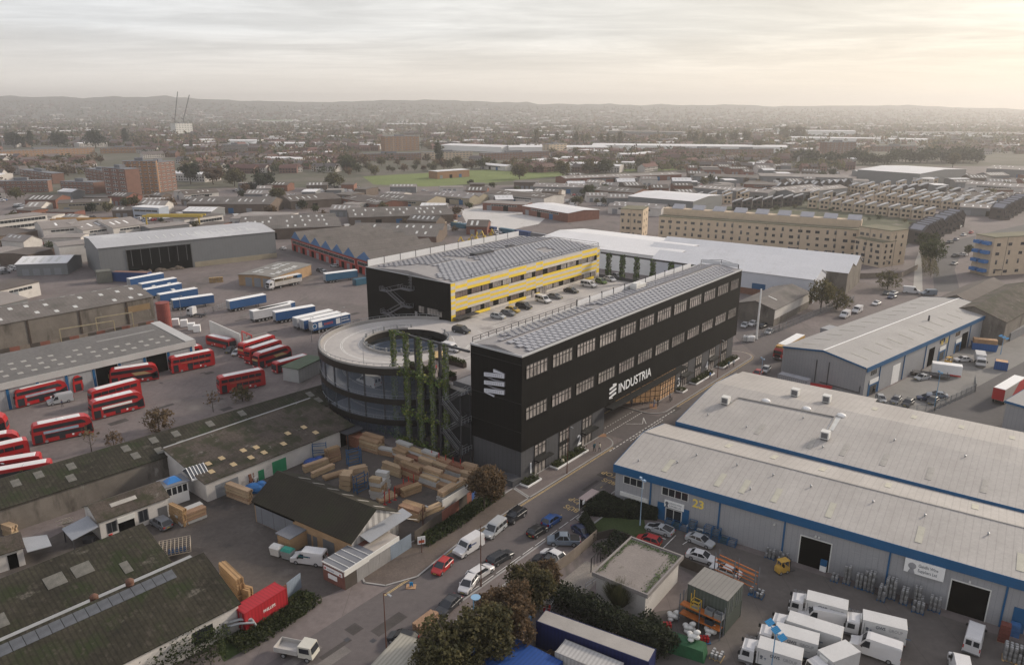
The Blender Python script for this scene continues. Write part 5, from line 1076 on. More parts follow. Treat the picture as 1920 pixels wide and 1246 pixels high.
b = MB(); b.box(-7.3,6,-1.27,1.27,1.1,3.95,0); b.box(-7.36,-7.3,-1.25,1.25,1.15,3.9,1); b.box(-7.3,6,-1.2,1.2,3.95,4.03,2); b.hexa([(-2,-1.285,1.1),(5.9,-1.285,1.1),(5.9,-1.27,1.1),(-2,-1.27,1.1),(2,-1.285,3.95),(5.9,-1.285,3.95),(5.9,-1.27,3.95),(2,-1.27,3.95)],1); b.hexa([(-2,1.27,1.1),(5.9,1.27,1.1),(5.9,1.285,1.1),(-2,1.285,1.1),(2,1.27,3.95),(5.9,1.27,3.95),(5.9,1.285,3.95),(2,1.285,3.95)],1); b.build('box_body',[M('alloy',(.40,.38,.36)),redmt,white],t); wheels(t,[-3.4,-4.7,-6],1.05,.5,.35)
t = thing('tractor_unit','white tractor unit parked without trailer by the red tank','lorry'); c,a = pose((348,594),(384,596),'L',2.5); t.location = c; t.rotation_euler = (0,0,a); tractor_parts(t,3,'white',3.3)
# wine yard lorries and vans
z5 = lambda x,y: (1380+.1458*x,1080+.1458*y)
lorry('a',z5(745,385),z5(1350,545),'R','white box lorry with grey company lettering nearest the keg stacks')
lorry('a',z5(1440,640),z5(2080,800),'R','white lettered box lorry beside the white panel van')
lorry('a',z5(130,985),z5(770,1180),'R','white lettered box lorry nearest the solar lamp post')
lorry('a',z5(340,800),z5(980,985),'R','white lettered box lorry second up from the solar lamp post')
lorry('long',z5(530,660),z5(1270,900),'R','longest cream roofed lorry with blue emblem in the middle of the row')
lorry('luton',(1513,1262),(1570,1240),'R','cream roofed box lorry cut by the bottom edge')
van('high','white',z5(800,500),z5(1340,590),'R','white van wedged tightly between two white lorries')
V = van('high','white',(1597,1203),(1686,1233),'R','white panel van with grey lettering beside the box lorry')
side_text(V,'GWSGROUP',.5,M('sign_pale_grey',(.24,.24,.25)),-1.2,1.01,1.55,'R',.9,.004)
van('high','white',(1815,1172),(1800,1228),'L','white van seen from behind at the far right keg stack'); van('high','white',(1810,1246),(1822,1300),'R','white van roof just showing at the bottom right edge')
# street and yard cars
z6 = lambda x,y: (800+.3098*x,860+.3098*y)
car('hatch','red',z6(95,705),z6(150,650),'L','small red hatchback parked by the kerb near the sign post')
B1 = van('mid','white',z6(238,597),z6(328,540),'L','white van with blue lettering parked on the street'); side_text(B1,'Blackmans',.48,M('sign_blue',(.03,.06,.2)),.9,1.01,1.45,'L',.8,.01)
van('glazed','silver',z6(402,488),z6(476,425),'L','silver grey people carrier van between white van and black car')
car('suv','black',z6(525,400),z6(598,348),'L','black off roader parked at the front of the kerb row')
car('estate','dark',z6(520,600),z6(425,655),'R','dark estate car with roof rails on the right side of the street')
car('estate','white',z6(396,690),z6(310,745),'R','white estate car behind the rust coloured lamp post')
car('hatch','white',z6(255,825),z6(312,745),'L','white hatchback facing down the street beside the trees')
car('saloon','dark',z6(125,955),z6(205,880),'L','dark saloon parked beside the lowest white hatchback')
car('hatch','black',(735,1207),(765,1213),'L','black hatchback beside the lamp post near the bottom edge')
car('hatch','blue',z6(815,375),z6(750,420),'R','bright blue hatchback ahead of the black hatchback at the bus stop')
car('hatch','black',z6(735,440),z6(660,488),'R','black hatchback behind the bright blue one at the bus stop')
PU = car('pickup','steel',z6(730,530),z6(930,535),'L','blue grey pickup truck with covered bed in the forecourt')
car('saloon','navy',z6(955,497),z6(882,440),'R','navy car nose out beside the hedge in the forecourt')
car('hatch','white',z6(690,590),z6(790,640),'L','white older hatchback near the boarded fence'); car('saloon','dark',z6(670,640),z6(755,668),'L','dark car half hidden beneath the hedge trees')
z23 = lambda x,y: (1040+.1875*x,880+.1875*y)
car('sports','silver',z23(925,615),z23(1125,680),'L','silver and black low sports coupe by the trade entrance')
car('hatch','red',z23(820,730),z23(1020,790),'L','red hatchback just behind the leaf littered flat roof')
car('saloon','silver',z23(1530,800),z23(1325,720),'R','silver saloon near the air conditioning units')
car('saloon','white',z23(1550,960),z23(1350,900),'R','white saloon behind the orange racking'); car('saloon','white',(1345,1062),(1385,1078),'R','white car mostly hidden by the racking frame')
car('suv','grey',(282,984),(303,997),'L','dark grey off roader parked by the white workshop shutter')
V2 = van('mid','white',(547,1057),(602,1064),'L','white van with green lettering beside the brick yard office'); side_text(V2,'Blackmans',.48,M('sign_green',(.02,.18,.12)),1.2,1.01,1.45,'L',.8,.01)
van('mid','white',(478,906),(512,882),'L','white van between the timber pile and the dark roof')
van('mid','silver',(91,762),(139,752),'L','silver van parked in the bus yard in front of the bannered bus')
van('high','white',(1726,552),(1692,549),'R','tall white van at the yard gate below the flats')
van('mid','steel',(1728,552),(1748,552),'R','grey blue van next to the tall white van')
van('mid','white',(1568,599),(1588,588),'R','white van parked behind the long grey unit, nearer one'); van('mid','white',(1590,590),(1612,579),'R','white van parked behind the long grey unit, farther one')
t = thing('flatbed_truck','small cream tipper truck at the street corner by the bottom edge','truck'); c,a = pose((575,1243),(535,1235),'R',2.0); t.location = c; t.rotation_euler = (0,0,a)
b = MB(); b.hexa([(.3,-.95,.6),(2.3,-.95,.6),(2.3,.95,.6),(.3,.95,.6),(.3,-.95,2.2),(2.0,-.9,2.2),(2.0,.9,2.2),(.3,.95,2.2)]); b.build('cab',paint('cream',(.50,.48,.42)),t); b = MB(); b.q((2.29,-.8,1.3),(2.29,.8,1.3),(2.07,.78,2.05),(2.07,-.78,2.05)); b.build('windscreen',glass,t)
for s in (-1,1): b = MB(); b.q((.5,s*.96,1.3),(1.9,s*.96,1.3),(1.8,s*.93,2.0),(.5,s*.96,2.0)); b.build('side_window',glass,t)
b = MB(); b.box(-3,.2,-1,1,.8,.9); [b.box(-3,.2,s*1-.04,s*1+.04,.9,1.5) for s in (-1,1)]; b.box(-3.04,-2.96,-1,1,.9,1.5); b.build('tipper_body',M('alloy',(.4,.38,.36)),t); wheels(t,[1.5,-1.8],.8,.36,.3)
# cars in the distance and on the deck
for k,c_,F_,R_,lb in (('hatch','silver',(944,600),(918,596),'silver hatchback on the deck, left of the small dark car'),('hatch','grey',(962,594),(938,590),'small dark grey car on the deck beside the golden one'),('hatch','gold',(968,588),(948,584),'golden yellow hatchback parked on the deck'),('suv','dark',(994,582),(964,577),'dark off roader on the deck right of the golden car'),('saloon','grey',(1048,562),(1026,558),'grey saloon on the deck in front of the glass doors'),('saloon','dark',(1078,551),(1057,547),'dark saloon on the deck near the white people carrier'),('hatch','green',(1133,534),(1114,529),'olive and yellow hatchback at the far deck row'),('saloon','white',(1151,530),(1128,523),'white saloon next to the olive hatchback on the deck'),('saloon','grey',(1162,524),(1144,518),'grey car last in the far deck row')):
 car(k,c_,F_,R_,'R',lb,z=DK+.01)
car('suv','dark',(877,628),(845,622),'R','dark car driving off the spiral ramp onto the deck',z=DK+.02,far=False)
van('small','white',(862,664),(823,655),'R','white van on the deck behind the green frame',z=DK+.02); van('glazed','white',(1028,571),(1000,563),'R','white glazed van on the deck, left one',z=DK+.02); van('glazed','white',(1116,541),(1086,536),'R','white glazed van on the deck, right one',z=DK+.02)
VR = van('high','white',(668,719),(703,731),'L','white van climbing the middle turn of the spiral ramp',z=8.6)
zt = lambda x,y: (1440+.25*x,540+.25*y)
for k,c_,F_,R_,s_,lb in (('hatch','silver',(1662,757),(1655,747),'L','silver car first in the fenced corner bays'),('hatch','grey',(1680,762),(1693,749),'L','grey hatchback second in the fenced corner bays'),('hatch','dark',(1702,766),(1716,756),'L','dark hatchback third in the fenced corner bays'),('saloon','navy',(1724,751),(1755,754),'L','navy saloon behind the blue lamp post'),('saloon','steel',(1746,745),(1770,748),'L','blue grey saloon at the back of the fenced bays'),('hatch','dark',(1748,762),(1762,752),'L','dark car close to the corner mesh fence'),('saloon','silver',(1724,715),(1745,711),'L','silver saloon beside the long flat trailer'),('saloon','white',(1799,679),(1818,679),'L','white saloon near the forklift'),('hatch','red',(1420,710),(1432,700),'L','red hatchback parked by the left end of the grey unit'),('hatch','silver',(1437,702),(1446,693),'L','silver car parked behind the red hatchback'),
 ('hatch','silver',(1385,617),(1396,607),'R','silver car parked just past the black block end'),('saloon','white',(1408,614),(1424,606),'L','white car beside the white mast'),('hatch','black',(1427,618),(1441,612),'L','black car beside the white car near the mast'),('saloon','silver',(1440,630),(1455,621),'L','pale car behind the mesh fence near the mast'),
 ('saloon','dark',(1660,556),(1674,549),'L','dark car beneath the flats, left of the row'),('saloon','silver',(1672,555),(1686,551),'L','silver car beneath the flats, middle of the row'),('saloon','navy',(1670,562),(1684,557),'L','navy car nose out by the yard gate'),('saloon','white',(1640,575),(1656,569),'L','white car roof just above the long grey roof'),
 ('saloon','black',(1786,483),(1803,480),'L','black car on the estate road, nearest bay'),('saloon','white',(1792,478),(1812,481),'L','white car on the estate road next to the black car'),('saloon','grey',(1787,499),(1799,494),'L','grey car driving on the estate road'),('suv','dark',(1775,458),(1792,456),'L','dark car parked below the slate houses'),('hatch','navy',(1790,453),(1800,450),'L','navy car parked below the slate houses'),('hatch','silver',(1803,444),(1815,441),'L','silver car in the bays by the slate houses'),('hatch','red',(1819,440),(1828,436),'L','red car in the bays by the slate houses'),('hatch','white',(1796,428),(1806,425),'L','white car higher up the estate road'),
 ('saloon','dark',(640,462),(664,462),'L','dark car by the red shopfronts'),('hatch','silver',(617,500),(632,502),'L','silver car passing the yellow workshop'),('hatch','dark',(590,507),(602,511),'L','dark car nearest the yellow workshop corner'),('hatch','silver',(598,510),(608,514),'L','silver car parked behind the yellow workshop corner'),('saloon','white',(520,466),(535,470),'L','white car on the side road by the hangar'),('saloon','dark',(566,467),(580,470),'L','dark car opposite the blue gables'),('saloon','dark',(612,486),(630,490),'L','dark saloon beside the white van at the red shops'),
 ('saloon','white',(72,486),(84,484),'L','white car in the far left car park'),('saloon','dark',(84,478),(96,478),'L','dark car in the far left car park'),('saloon','dark',(95,482),(108,484),'L','dark saloon at the right of the far left car park'),('hatch','grey',(78,500),(90,498),'L','grey car at the front of the far left car park'),('hatch','silver',(443,669),(457,660),'L','silver car parked beside the red coaches'),('hatch','dark',(430,664),(444,655),'L','dark car parked behind the red single decker')):
 car(k,c_,F_,R_,s_,lb)
van('mid','white',(610,478),(588,474),'R','white van outside the red shopfronts'); van('high','white',(700,492),(684,486),'R','white van by the grey shed with blue sides'); van('mid','silver',(18,488),(4,484),'R','pale minibus in the far left car park')
t = thing('luton_van','white luton van driving past the long grey unit','van'); o,f_ = boxlorry_proto('luton'); bpy.data.objects.remove(t); c,a = pose((1822,692),(1834,690),'L',2.2); put(o,f_,G(1836,683),atan2(-.9,-.45),'white luton van in front of the pallet stack in the unit yard',None,'van')
# ------------------------------------------------------------ trees
bark = M('bark',(.07,.055,.045),.2,2,.9)
def lm(nm,c):
 m = M('foliage_'+nm,c,.3,.6,.75,fine=.3,rnd=.25); t = m.node_tree; b = t.nodes['Principled BSDF']; tr = N(t,'ShaderNodeBsdfTranslucent'); mx = N(t,'ShaderNodeMixShader',i_0=.45); cl_ = b.inputs['Base Color'].links[0].from_socket
 t.links.new(cl_,tr.inputs[0]); t.links.new(b.outputs[0],mx.inputs[1]); t.links.new(tr.outputs[0],mx.inputs[2]); t.links.new(mx.outputs[0],t.nodes['Material Output'].inputs[0]); return m
LEAF = {'green': [lm('g1',(0.033,0.044,0.019)),lm('g2',(0.057,0.070,0.026)),lm('g3',(0.083,0.090,0.035))],'olive': [lm('o1',(0.062,0.060,0.029)),lm('o2',(0.111,0.099,0.044)),lm('o3',(0.150,0.127,0.058))],
 'brown': [lm('b1',(0.078,0.055,0.034)),lm('b2',(0.137,0.091,0.052)),lm('b3',(0.189,0.127,0.072))],'dark': [lm('d1',(0.018,0.026,0.016)),lm('d2',(0.034,0.044,0.022)),lm('d3',(0.052,0.062,0.029))],'rust': [lm('r1',(0.110,0.053,0.024)),lm('r2',(0.176,0.083,0.033)),lm('r3',(0.220,0.121,0.044))]}
def crown(mb,rng,blobs,n,r,clump=14,spread=.55):
 vol = [b[3]*b[4]*b[5] for b in blobs]; tot = sum(vol)
 for _ in range(n//clump):
  t = rng.random()*tot; k = 0
  while t > vol[k] and k < len(vol)-1: t -= vol[k]; k += 1
  x,y,z,a,b,c = blobs[k]; d = Vector((rng.gauss(0,1),rng.gauss(0,1),rng.gauss(0,1))).normalized(); q = rng.uniform(.45,1.0)**.6
  cc = Vector((x+d.x*a*q,y+d.y*b*q,z+d.z*c*q)); m = rng.choices((0,1,2),(3,4,2))[0]; s = r*2.4
  for i in range(clump):
   mm = m if rng.random() < .8 else rng.randrange(3); mb.leaf(cc+Vector((rng.gauss(0,s*spread),rng.gauss(0,s*spread),rng.gauss(0,s*spread))),r*rng.uniform(.6,1.25),rng,mm)
def limbs(mb,rng,h,r,top,n,reach,z0=.25,m=0,sub=2):
 mb.cyl((0,0,0),(rng.gauss(0,.02)*h,rng.gauss(0,.02)*h,h*top),r,r*.35,7,m)
 for i in range(n):
  z = h*(z0+(top-z0)*rng.random()); a = rng.random()*6.28; d = Vector((cos(a),sin(a),rng.uniform(.4,1.1))).normalized(); p = Vector((0,0,z)); L = reach*rng.uniform(.55,1.0); q = p+d*L*.5; e = q+(d+Vector((rng.gauss(0,.3),rng.gauss(0,.3),.1))).normalized()*L*.5
  mb.cyl(p,q,r*.38,r*.24,5,m); mb.cyl(q,e,r*.24,r*.08,5,m)
  for j in range(sub): b = q.lerp(e,rng.random()); mb.cyl(b,b+Vector((rng.gauss(0,1),rng.gauss(0,1),rng.gauss(.3,.8)))*L*.22,r*.12,r*.04,4,m)
TK = { # unit-height blobs (x, y, z, rx, ry, rz), trunk radius, limb reach
 'round': ([(0,0,.62,.36,.36,.30),(.18,.1,.52,.24,.24,.2),(-.2,-.08,.5,.24,.22,.2),(.02,-.18,.72,.2,.2,.2),(-.08,.17,.66,.22,.2,.22)],.022,.34),
 'wide': ([(0,0,.55,.46,.46,.30),(.3,.1,.42,.26,.26,.22),(-.3,.05,.45,.28,.26,.24),(.05,-.26,.6,.24,.24,.22),(-.05,.2,.72,.26,.24,.2)],.026,.42),
 'poplar': ([(0,0,.55,.11,.11,.42),(.03,.02,.4,.12,.12,.28),(-.02,-.03,.75,.08,.08,.2)],.014,.10),
 'conifer': ([(0,0,.25,.22,.22,.16),(0,0,.45,.17,.17,.16),(0,0,.65,.11,.11,.16),(0,0,.85,.05,.05,.13)],.016,.12),
 'shrub': ([(0,0,.45,.5,.5,.42),(.3,.15,.35,.34,.34,.3),(-.28,.1,.38,.34,.34,.34),(.05,-.3,.4,.34,.3,.34)],.03,.4)}
def tree_proto(kind,pal,seed,n,far):
 key = ('tree',kind,pal,seed,n)
 if key in PROTO: return PROTO[key],False
 rng = random.Random(seed*7+len(kind)); bl,tr,rc = TK[kind]; bl = [(b[0]+rng.gauss(0,.03),b[1]+rng.gauss(0,.03),b[2]+rng.gauss(0,.03),b[3]*rng.uniform(.8,1.15),b[4]*rng.uniform(.8,1.15),b[5]*rng.uniform(.85,1.1)) for b in bl]
 c = MB(); lr = (.075 if n < 500 else .042 if n < 2000 else .0215); lr *= .7 if kind in ('poplar','conifer') else 1
 crown(c,rng,bl,n,lr,8 if n < 500 else 14); t = MB(); limbs(t,rng,1,tr,.8,7 if far else 16,rc,.2 if kind != 'poplar' else .1,3 if far else 0)
 if far:
  k = len(c.v); c.v += t.v; c.f += [tuple(i+k for i in f) for f in t.f]; c.m += [3]*len(t.f); o = c.build('tree' if kind != 'shrub' else 'bush',LEAF[pal]+[bark])
 else:
  o = thing('tree' if kind != 'shrub' else 'bush','tree','tree'); t.build('trunk',bark,o); c.build('crown',LEAF[pal],o)
 PROTO[key] = o; return o,True
TRNG = random.Random(21)
def tree(kind,pal,px,py,hpx,label,n=1100,far=False,group=None,wide=1.0,loc=None,seeds=3,cat=None):
 p = G(px,py) if loc is None else Vector(loc); h = hpx*(p-CAM).length/FPX*1.04 if loc is None else hpx
 o,f_ = tree_proto(kind,pal,TRNG.randrange(seeds),n,far); r = put(o,f_,p,TRNG.random()*6.28,label,group,cat or ('bush' if kind == 'shrub' else 'tree')); r.scale = (h*wide,h*wide,h); return r
# near vegetation
tree('round','brown',908,955,88,'tall russet birch between the timber yard and the black block',9000,wide=.95,seeds=1)
for k,(px,py,h,lb,pal) in enumerate(((995,1150,100,'big brown green tree beside the boarded fence forecourt','olive'),(945,1205,108,'brown green tree right of the blue lamp','brown'),(905,1246,120,'tall willow like tree behind the blue lamp post','olive'),(835,1270,108,'leafy tree lowest in the street row above the cream roof','olive'),(1022,1120,70,'smaller brown tree at the top of the street row','brown'))):
 tree('wide' if k % 2 else 'round',pal,px,py,h,lb,9000,wide=1.04,seeds=2)
def bushline(label,pts,h,wpx,pal,n,name='hedge',seed=1,kind='hedge',z=0):
 """clipped or loose hedge along a pixel path, one thing with its own leaves"""
 rng = random.Random(seed); P = [G(*p) for p in pts]; t = thing(name,label,kind,P[0]); mb = MB(); br = MB()
 for a,b in zip(P,P[1:]):
  l = (b-a).length; m = int(n*l/10)
  for i in range(m):
   q = a+(b-a)*rng.random(); d = (b-a).normalized(); nn = Vector((-d.y,d.x,0)); u = rng.uniform(-1,1); zz = h*(1-.35*u*u)*rng.random()**.5*(.75+.5*rng.random()); mb.leaf(q-P[0]+nn*u*wpx+Vector((0,0,zz+z)),rng.uniform(.09,.21),rng,rng.choices((0,1,2),(4,4,1))[0])
  for i in range(int(l/1.2)): q = a+(b-a)*rng.random()-P[0]; br.cyl(q,q+Vector((rng.gauss(0,.3),rng.gauss(0,.3),h*.8)),.05,.02,4)
 br.build('stem',bark,t); mb.build('foliage',LEAF[pal],t); return t
bushline('loose dark hedge between the substation and the blue box trailer',[(1035,1130),(1105,1160),(1180,1205),(1240,1228)],3.4,1.9,'dark',5200,seed=2)
bushline('dark bushes round the bottom right end of the hedge',[(1205,1180),(1240,1215),(1262,1232)],3.0,1.5,'dark',4800,seed=4)
bushline('green verge bushes below the rusty timber yard fence',[(790,1020),(850,985),(905,945),(935,925)],1.1,1.5,'green',2600,name='bush_row',kind='bushes',seed=5)
bushline('wild verge growth below the sheet fence at the bottom left',[(440,1215),(500,1180),(560,1140),(585,1120)],1.0,2.0,'green',2600,name='bush_row',kind='bushes',seed=6)
bushline('trees and brambles at the very bottom left corner of the yard',[(250,1262),(330,1235),(430,1225)],3.4,2.4,'green',2000,name='bush_row',kind='bushes',seed=7)
bushline('scrub below the spiral ramp beside the long shed',[(560,752),(640,760),(690,790)],2.2,2.2,'green',900,name='bush_row',kind='bushes',seed=8)
bushline('bushes inside the boarded fence by the small compound',[(1120,1040),(1150,1030),(1165,1010)],1.6,1.6,'dark',1500,name='bush_row',kind='bushes',seed=9)
bushline('scrub along the mesh fence beside the weathered shed',[(1462,590),(1510,570),(1545,552)],2.2,1.8,'olive',900,name='bush_row',kind='bushes',seed=10)
bushline('low scrub on the roadside of the estate entrance',[(1745,520),(1740,490),(1735,470)],3.4,3,'olive',700,name='bush_row',kind='bushes',seed=11)
# pale ornamental grass plume
rng = random.Random(5); p = G(1160,1145); t = thing('pampas_bush','pale feathery grass bush in front of the substation','bush',p); mb = MB()
for i in range(1500):
 a = rng.random()*6.28; r_ = rng.random()**.6*1.9; e = Vector((cos(a)*r_*1.35,sin(a)*r_*1.35,4.3-.55*r_*r_*.5+rng.gauss(0,.3))); b0 = Vector((cos(a)*r_*.4,sin(a)*r_*.4,1.0)); w = Vector((-sin(a),cos(a),0))*.035; mb.q(b0-w,b0+w,e+w*.3,e-w*.3,m=rng.choice((0,0,1)))
mb.build('blades',[M('grass_blade',(.13,.12,.055),.3,1,.8,rnd=.1),M('grass_blade_green',(.06,.075,.03),.3,1)],t)
# clipped blocks of hedge beside unit 23
def clipped(label,corners,h,seed,n=5200):
 rng = random.Random(seed); P = [G(*c,h) for c in corners]; o = sum(P,Vector())/len(P); o.z = 0; t = thing('clipped_hedge',label,'hedge',o); mb = MB(); core = MB(); Q = [(p.x-o.x,p.y-o.y) for p in P]
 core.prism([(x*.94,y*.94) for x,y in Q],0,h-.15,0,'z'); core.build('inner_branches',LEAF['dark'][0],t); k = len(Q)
 for i in range(n):
  if rng.random() < .55:
   a,b,c,d = (Vector((*Q[j % k],0)) for j in range(4)); u,v = rng.random(),rng.random(); p = (a*(1-u)+b*u)*(1-v)+((d if k > 3 else c)*(1-u)+c*u)*v; p.z = h+rng.gauss(0,.07)
  else: j = rng.randrange(k); u = rng.random(); a,b = Q[j],Q[(j+1) % k]; p = Vector((a[0]+(b[0]-a[0])*u+rng.gauss(0,.06),a[1]+(b[1]-a[1])*u+rng.gauss(0,.06),rng.random()*h))
  mb.leaf(p,rng.uniform(.08,.16),rng,rng.choices((0,1,2),(3,4,1))[0])
 mb.build('foliage',LEAF['dark'],t)
clipped('clipped dark hedge block left of the gap, beside unit 23',[(1094,948),(1172,952),(1170,938),(1130,918)],2.0,1); clipped('clipped dark hedge block right of the gap, beneath the wine sign wall',[(1176,953),(1232,955),(1236,942),(1172,934)],2.0,2)
clipped('low clipped hedge strip along the pavement by the bus stop',[(1086,972),(1112,1000),(1120,992),(1098,955)],1.7,3,3000)
# bare and wispy shrubs on the bus yard edge
for px,py,h,lb,pal,n in ((298,808,46,'wispy tawny shrub on the bus yard edge, largest one','brown',900),(214,836,30,'wispy tawny shrub left of the largest one','brown',500),(455,752,34,'green brown shrub by the lone double decker','olive',900),(620,790,36,'russet bush at the end of the long grey shed','rust',900),(400,772,34,'bare twiggy tree near the lone double decker','brown',40),(172,846,40,'bare twiggy tree left of the tawny shrubs','brown',40),(45,900,26,'scrubby bush against the mossy shed roof','olive',700)):
 tree('shrub' if n > 100 else 'round',pal,px,py,h,lb,n,wide=.9,seeds=1)
for px,py,h,lb,pal,kd in ((1538,585,62,'leafy dark tree beside the weathered shed','olive','round'),(1568,580,44,'yellowing bush tree right of the weathered shed','olive','shrub'),(1572,474,30,'young tree in front of the sandy flats','olive','round'),(1664,542,36,'olive bush at the foot of the flats','olive','shrub'),(1742,505,52,'street tree on the estate path, lower of two','green','round'),(1738,478,40,'street tree on the estate path, upper of two','green','round'),(1815,480,20,'small tree in the estate parking','green','round')):
 tree(kd,pal,px,py,h,lb,2600,wide=1.0)
# ------------------------------------------------------------ middle distance and town
msheds = [ # A, B, depth, eave, rise, roof, wall, ridges, label
 ((350,382),(507,383),26,6,3.2,'grey','brown',1,'brown walled shed with patched grey gable roof behind the hangar'),
 ((448,432),(640,424),50,5.5,1.6,'grey','brown',3,'wide grey multi ridged roof behind the steel hangar'),
 ((430,410),(520,412),30,5,.8,'pale','white',1,'pale roofed low block at the hangar corner'),
 ((640,442),(818,444),40,5.5,2.0,'grey','brown',2,'broad dark grey sheds beside the builders yard'),
 ((655,408),(850,402),34,5,2.4,'grey','brown',2,'dark grey sheds in front of the white concrete pad'),
 ((545,378),(640,372),34,5.5,2.4,'dark','brown',1,'slate roofed shed beside the parked white cars'),
 ((640,372),(705,384),26,5,2,'dark','brick',1,'brown roofed workshop left of the playing field'),
 ((700,372),(800,378),26,6,2.4,'grey','buff',1,'buff walled workshop under the playing field'),
 ((805,366),(880,372),24,5,2,'pale','buff',2,'pale saw roofed sheds under the playing field'),
 ((905,362),(1020,372),26,6,1.2,'dark','white',1,'dark low roof beyond the white concrete pad'),
 ((905,380),(985,384),14,5,.3,'pale','brick',1,'white fronted brick offices beside the concrete pad'),
 ((980,386),(1065,400),26,5.5,1,'white','brick',1,'white roofed brick workshop with pale band'),
 ((1060,335),(1278,327),20,5,1.6,'pale','brick',1,'long pale sheds along the field edge'),
 ((1000,350),(1110,352),22,5,1.5,'pale','grey',2,'pale stepped sheds right of the field'),
 ((1110,356),(1190,362),26,5,2.2,'grey','brick',1,'grey shed left of the big white shed'),
 ((1178,368),(1300,378),46,9,1.6,'white','grey',1,'big blue white shed near the courtyard houses'),
 ((1140,386),(1240,392),20,5,1.4,'pale','white',2,'white roofed sheds behind the sandy flats end'),
 ((1300,352),(1440,362),24,6,1.4,'pale','grey',1,'dusty pink roofed shed behind the houses'),
 ((1395,345),(1495,349),20,6,.4,'grey','brick',1,'brick walled flat roof behind the slate houses'),
 ((1440,356),(1500,360),30,5,1.8,'pale','grey',1,'pale shed beside the slate gabled houses'),
 ((1490,362),(1590,352),30,6,1.8,'pale','grey',2,'blue grey panelled roofs behind the slate houses'),
 ((1300,330),(1420,334),30,5,.8,'grey','grey',2,'mixed grey workshop roofs left of the trade park'),
 ((1425,330),(1600,334),34,5,.6,'pale','grey',3,'mixed low roofs and yards beside the trade park'),
 ((1608,318),(1725,326),90,11,2,'white','grey',1,'very large pale distribution shed with blue edge'),
 ((1712,334),(1750,336),18,7,.3,'white','white',1,'white office at the corner of the distribution shed'),
 ((1810,345),(1920,352),24,6,2,'pale','white',1,'pale shed at the right beyond the houses'),
 ((1800,372),(1990,372),34,5,1.6,'dark','grey',3,'wide brown roofs at the right behind the houses'),
 ((1850,316),(1990,322),60,8,1,'pale','grey',2,'wide pale roofs at the right edge beyond the distribution shed'),
 ((1800,388),(1900,394),20,5,1.6,'pale','grey',1,'pale shed behind the dark terrace at the right'),
 ((-20,414),(88,402),14,9.5,.2,'pale','office',1,'white three storey office with window bands at the left edge'),
 ((-60,452),(70,432),26,5.5,.3,'dark','brown',1,'dark flat roof with rooflights at the left edge'),
 ((-60,485),(52,468),16,5,.3,'pale','white',1,'low white block at the left edge by the car park'),
 ((52,478),(100,466),14,5,.5,'dark','brown',1,'low brown workshop by the far left car park'),
 ((80,430),(152,424),26,7,2.4,'pale','white',1,'tall pale barn roof behind the hangar, left one'),((155,432),(215,424),26,5.5,3,'pale','white',1,'pale gabled shed behind the hangar, middle one'),((212,428),(272,420),26,5.5,3,'pale','white',1,'pale gabled shed behind the hangar, right one'),
 ((110,462),(330,440),12,8,.6,'pale','white',1,'white roofed annex along the back of the hangar'),
 ((108,382),(205,378),22,6,1.2,'dark','buff',1,'buff brick hall with green brown roof at the left'),
 ((345,412),(418,402),10,4.5,.2,'grey','office',1,'long low white office with grey roof behind the hangar'),
 ((248,388),(297,390),9,7,.1,'white','bluegrey',1,'pale blue two storey cabin office behind the hangar'),
 ((280,428),(355,420),12,5,.3,'pale','grey',1,'grey workshop beneath the yellow gantry'),
 ((345,365),(410,360),10,5,2.5,'dark','white',1,'white rendered cottages right of the brick tower'),
 ((-40,582),(52,560),20,5.5,1.4,'pale','grey',1,'pale grey shed roof above the dark old shed'),((0,545),(73,528),12,5,.3,'dark','white',1,'dark flat roof above the pale grey shed at left'),
 ((820,322),(880,318),14,7,.2,'white','orange',1,'orange brick hall with white roof beside the field'),((900,308),(948,312),16,5,1.2,'white','white',1,'white tented hall beside the field'),
]
RO = {'grey': greyroof,'pale': M('dusty_roof',(.24,.215,.2)),'white': whiteroof,'dark': M('brown_roof',(.105,.088,.078))}
WA = {'brown': M('brown_wall',(.13,.10,.08),.2,.3,.9),'brick': brick,'buff': M('buff_block',(.30,.26,.19)),'white': render_,'grey': greywall,'blue': M('blue_cladding',(.06,.13,.30)),'office': render_,'bluegrey': M('pale_blue_wall',(.34,.38,.44),.06,.3,.6),'orange': M('orange_brick',(.28,.155,.085),.15,.4,.9)}
for A,B,D_,z,rise,ro,wa,nr,lb in msheds:
 pf = [(0,0)]+[p for k in range(nr) for p in (((k+.5)/nr,rise),((k+1)/nr,.1))]
 S = shed('industrial_shed',lb,A,B,D_,z,prof=pf,wall=WA[wa],roof=RO[ro],cat='shed'); L = S['L']
 if wa == 'office': [winrow(S,1,L-1,q,q+1.5,max(3,int(L/2))) for q in ((1.2,4.2,7.2) if z > 8 else (1.5,))]
 elif wa == 'bluegrey': [winrow(S,1,L-1,q,q+1.1,4) for q in (1.2,4.4)]
 elif z < 9:
  for k in range(int(L/12)): rect(S,'loading_door',3+k*12,6.5+k*12,0,3.4,(shutter,void,bluefas)[k % 3],-.05,.05)
  if wa in ('brick','buff','white'): winrow(S,L*.2,L*.8,z-1.8,z-.8,max(3,int(L/3)))
 rg = random.Random(len(lb)); ny = 2*nr
 if ro in ('grey','dark','pale') and rise > .9: lights(S,[3+4.2*k for k in range(int((L-4)/4.2))],[D_*(k+.5)/ny for k in range(ny)],1.0,D_/ny*.35,skylw if ro != 'pale' else white,.6,.3,rg.randrange(99))
sheet('concrete_pad',[(862,394),(905,384),(1030,402),(1010,420),(935,436),(880,428)],.02,M('white_concrete',(.50,.48,.46),.1,.05,.9,stain=((.3,.27,.24),.05,.56,.1)))
def field(nm,pts): return sheet(nm,pts,.02,M('field_grass',(.13,.165,.045),.14,.02,.95,fine=.2))
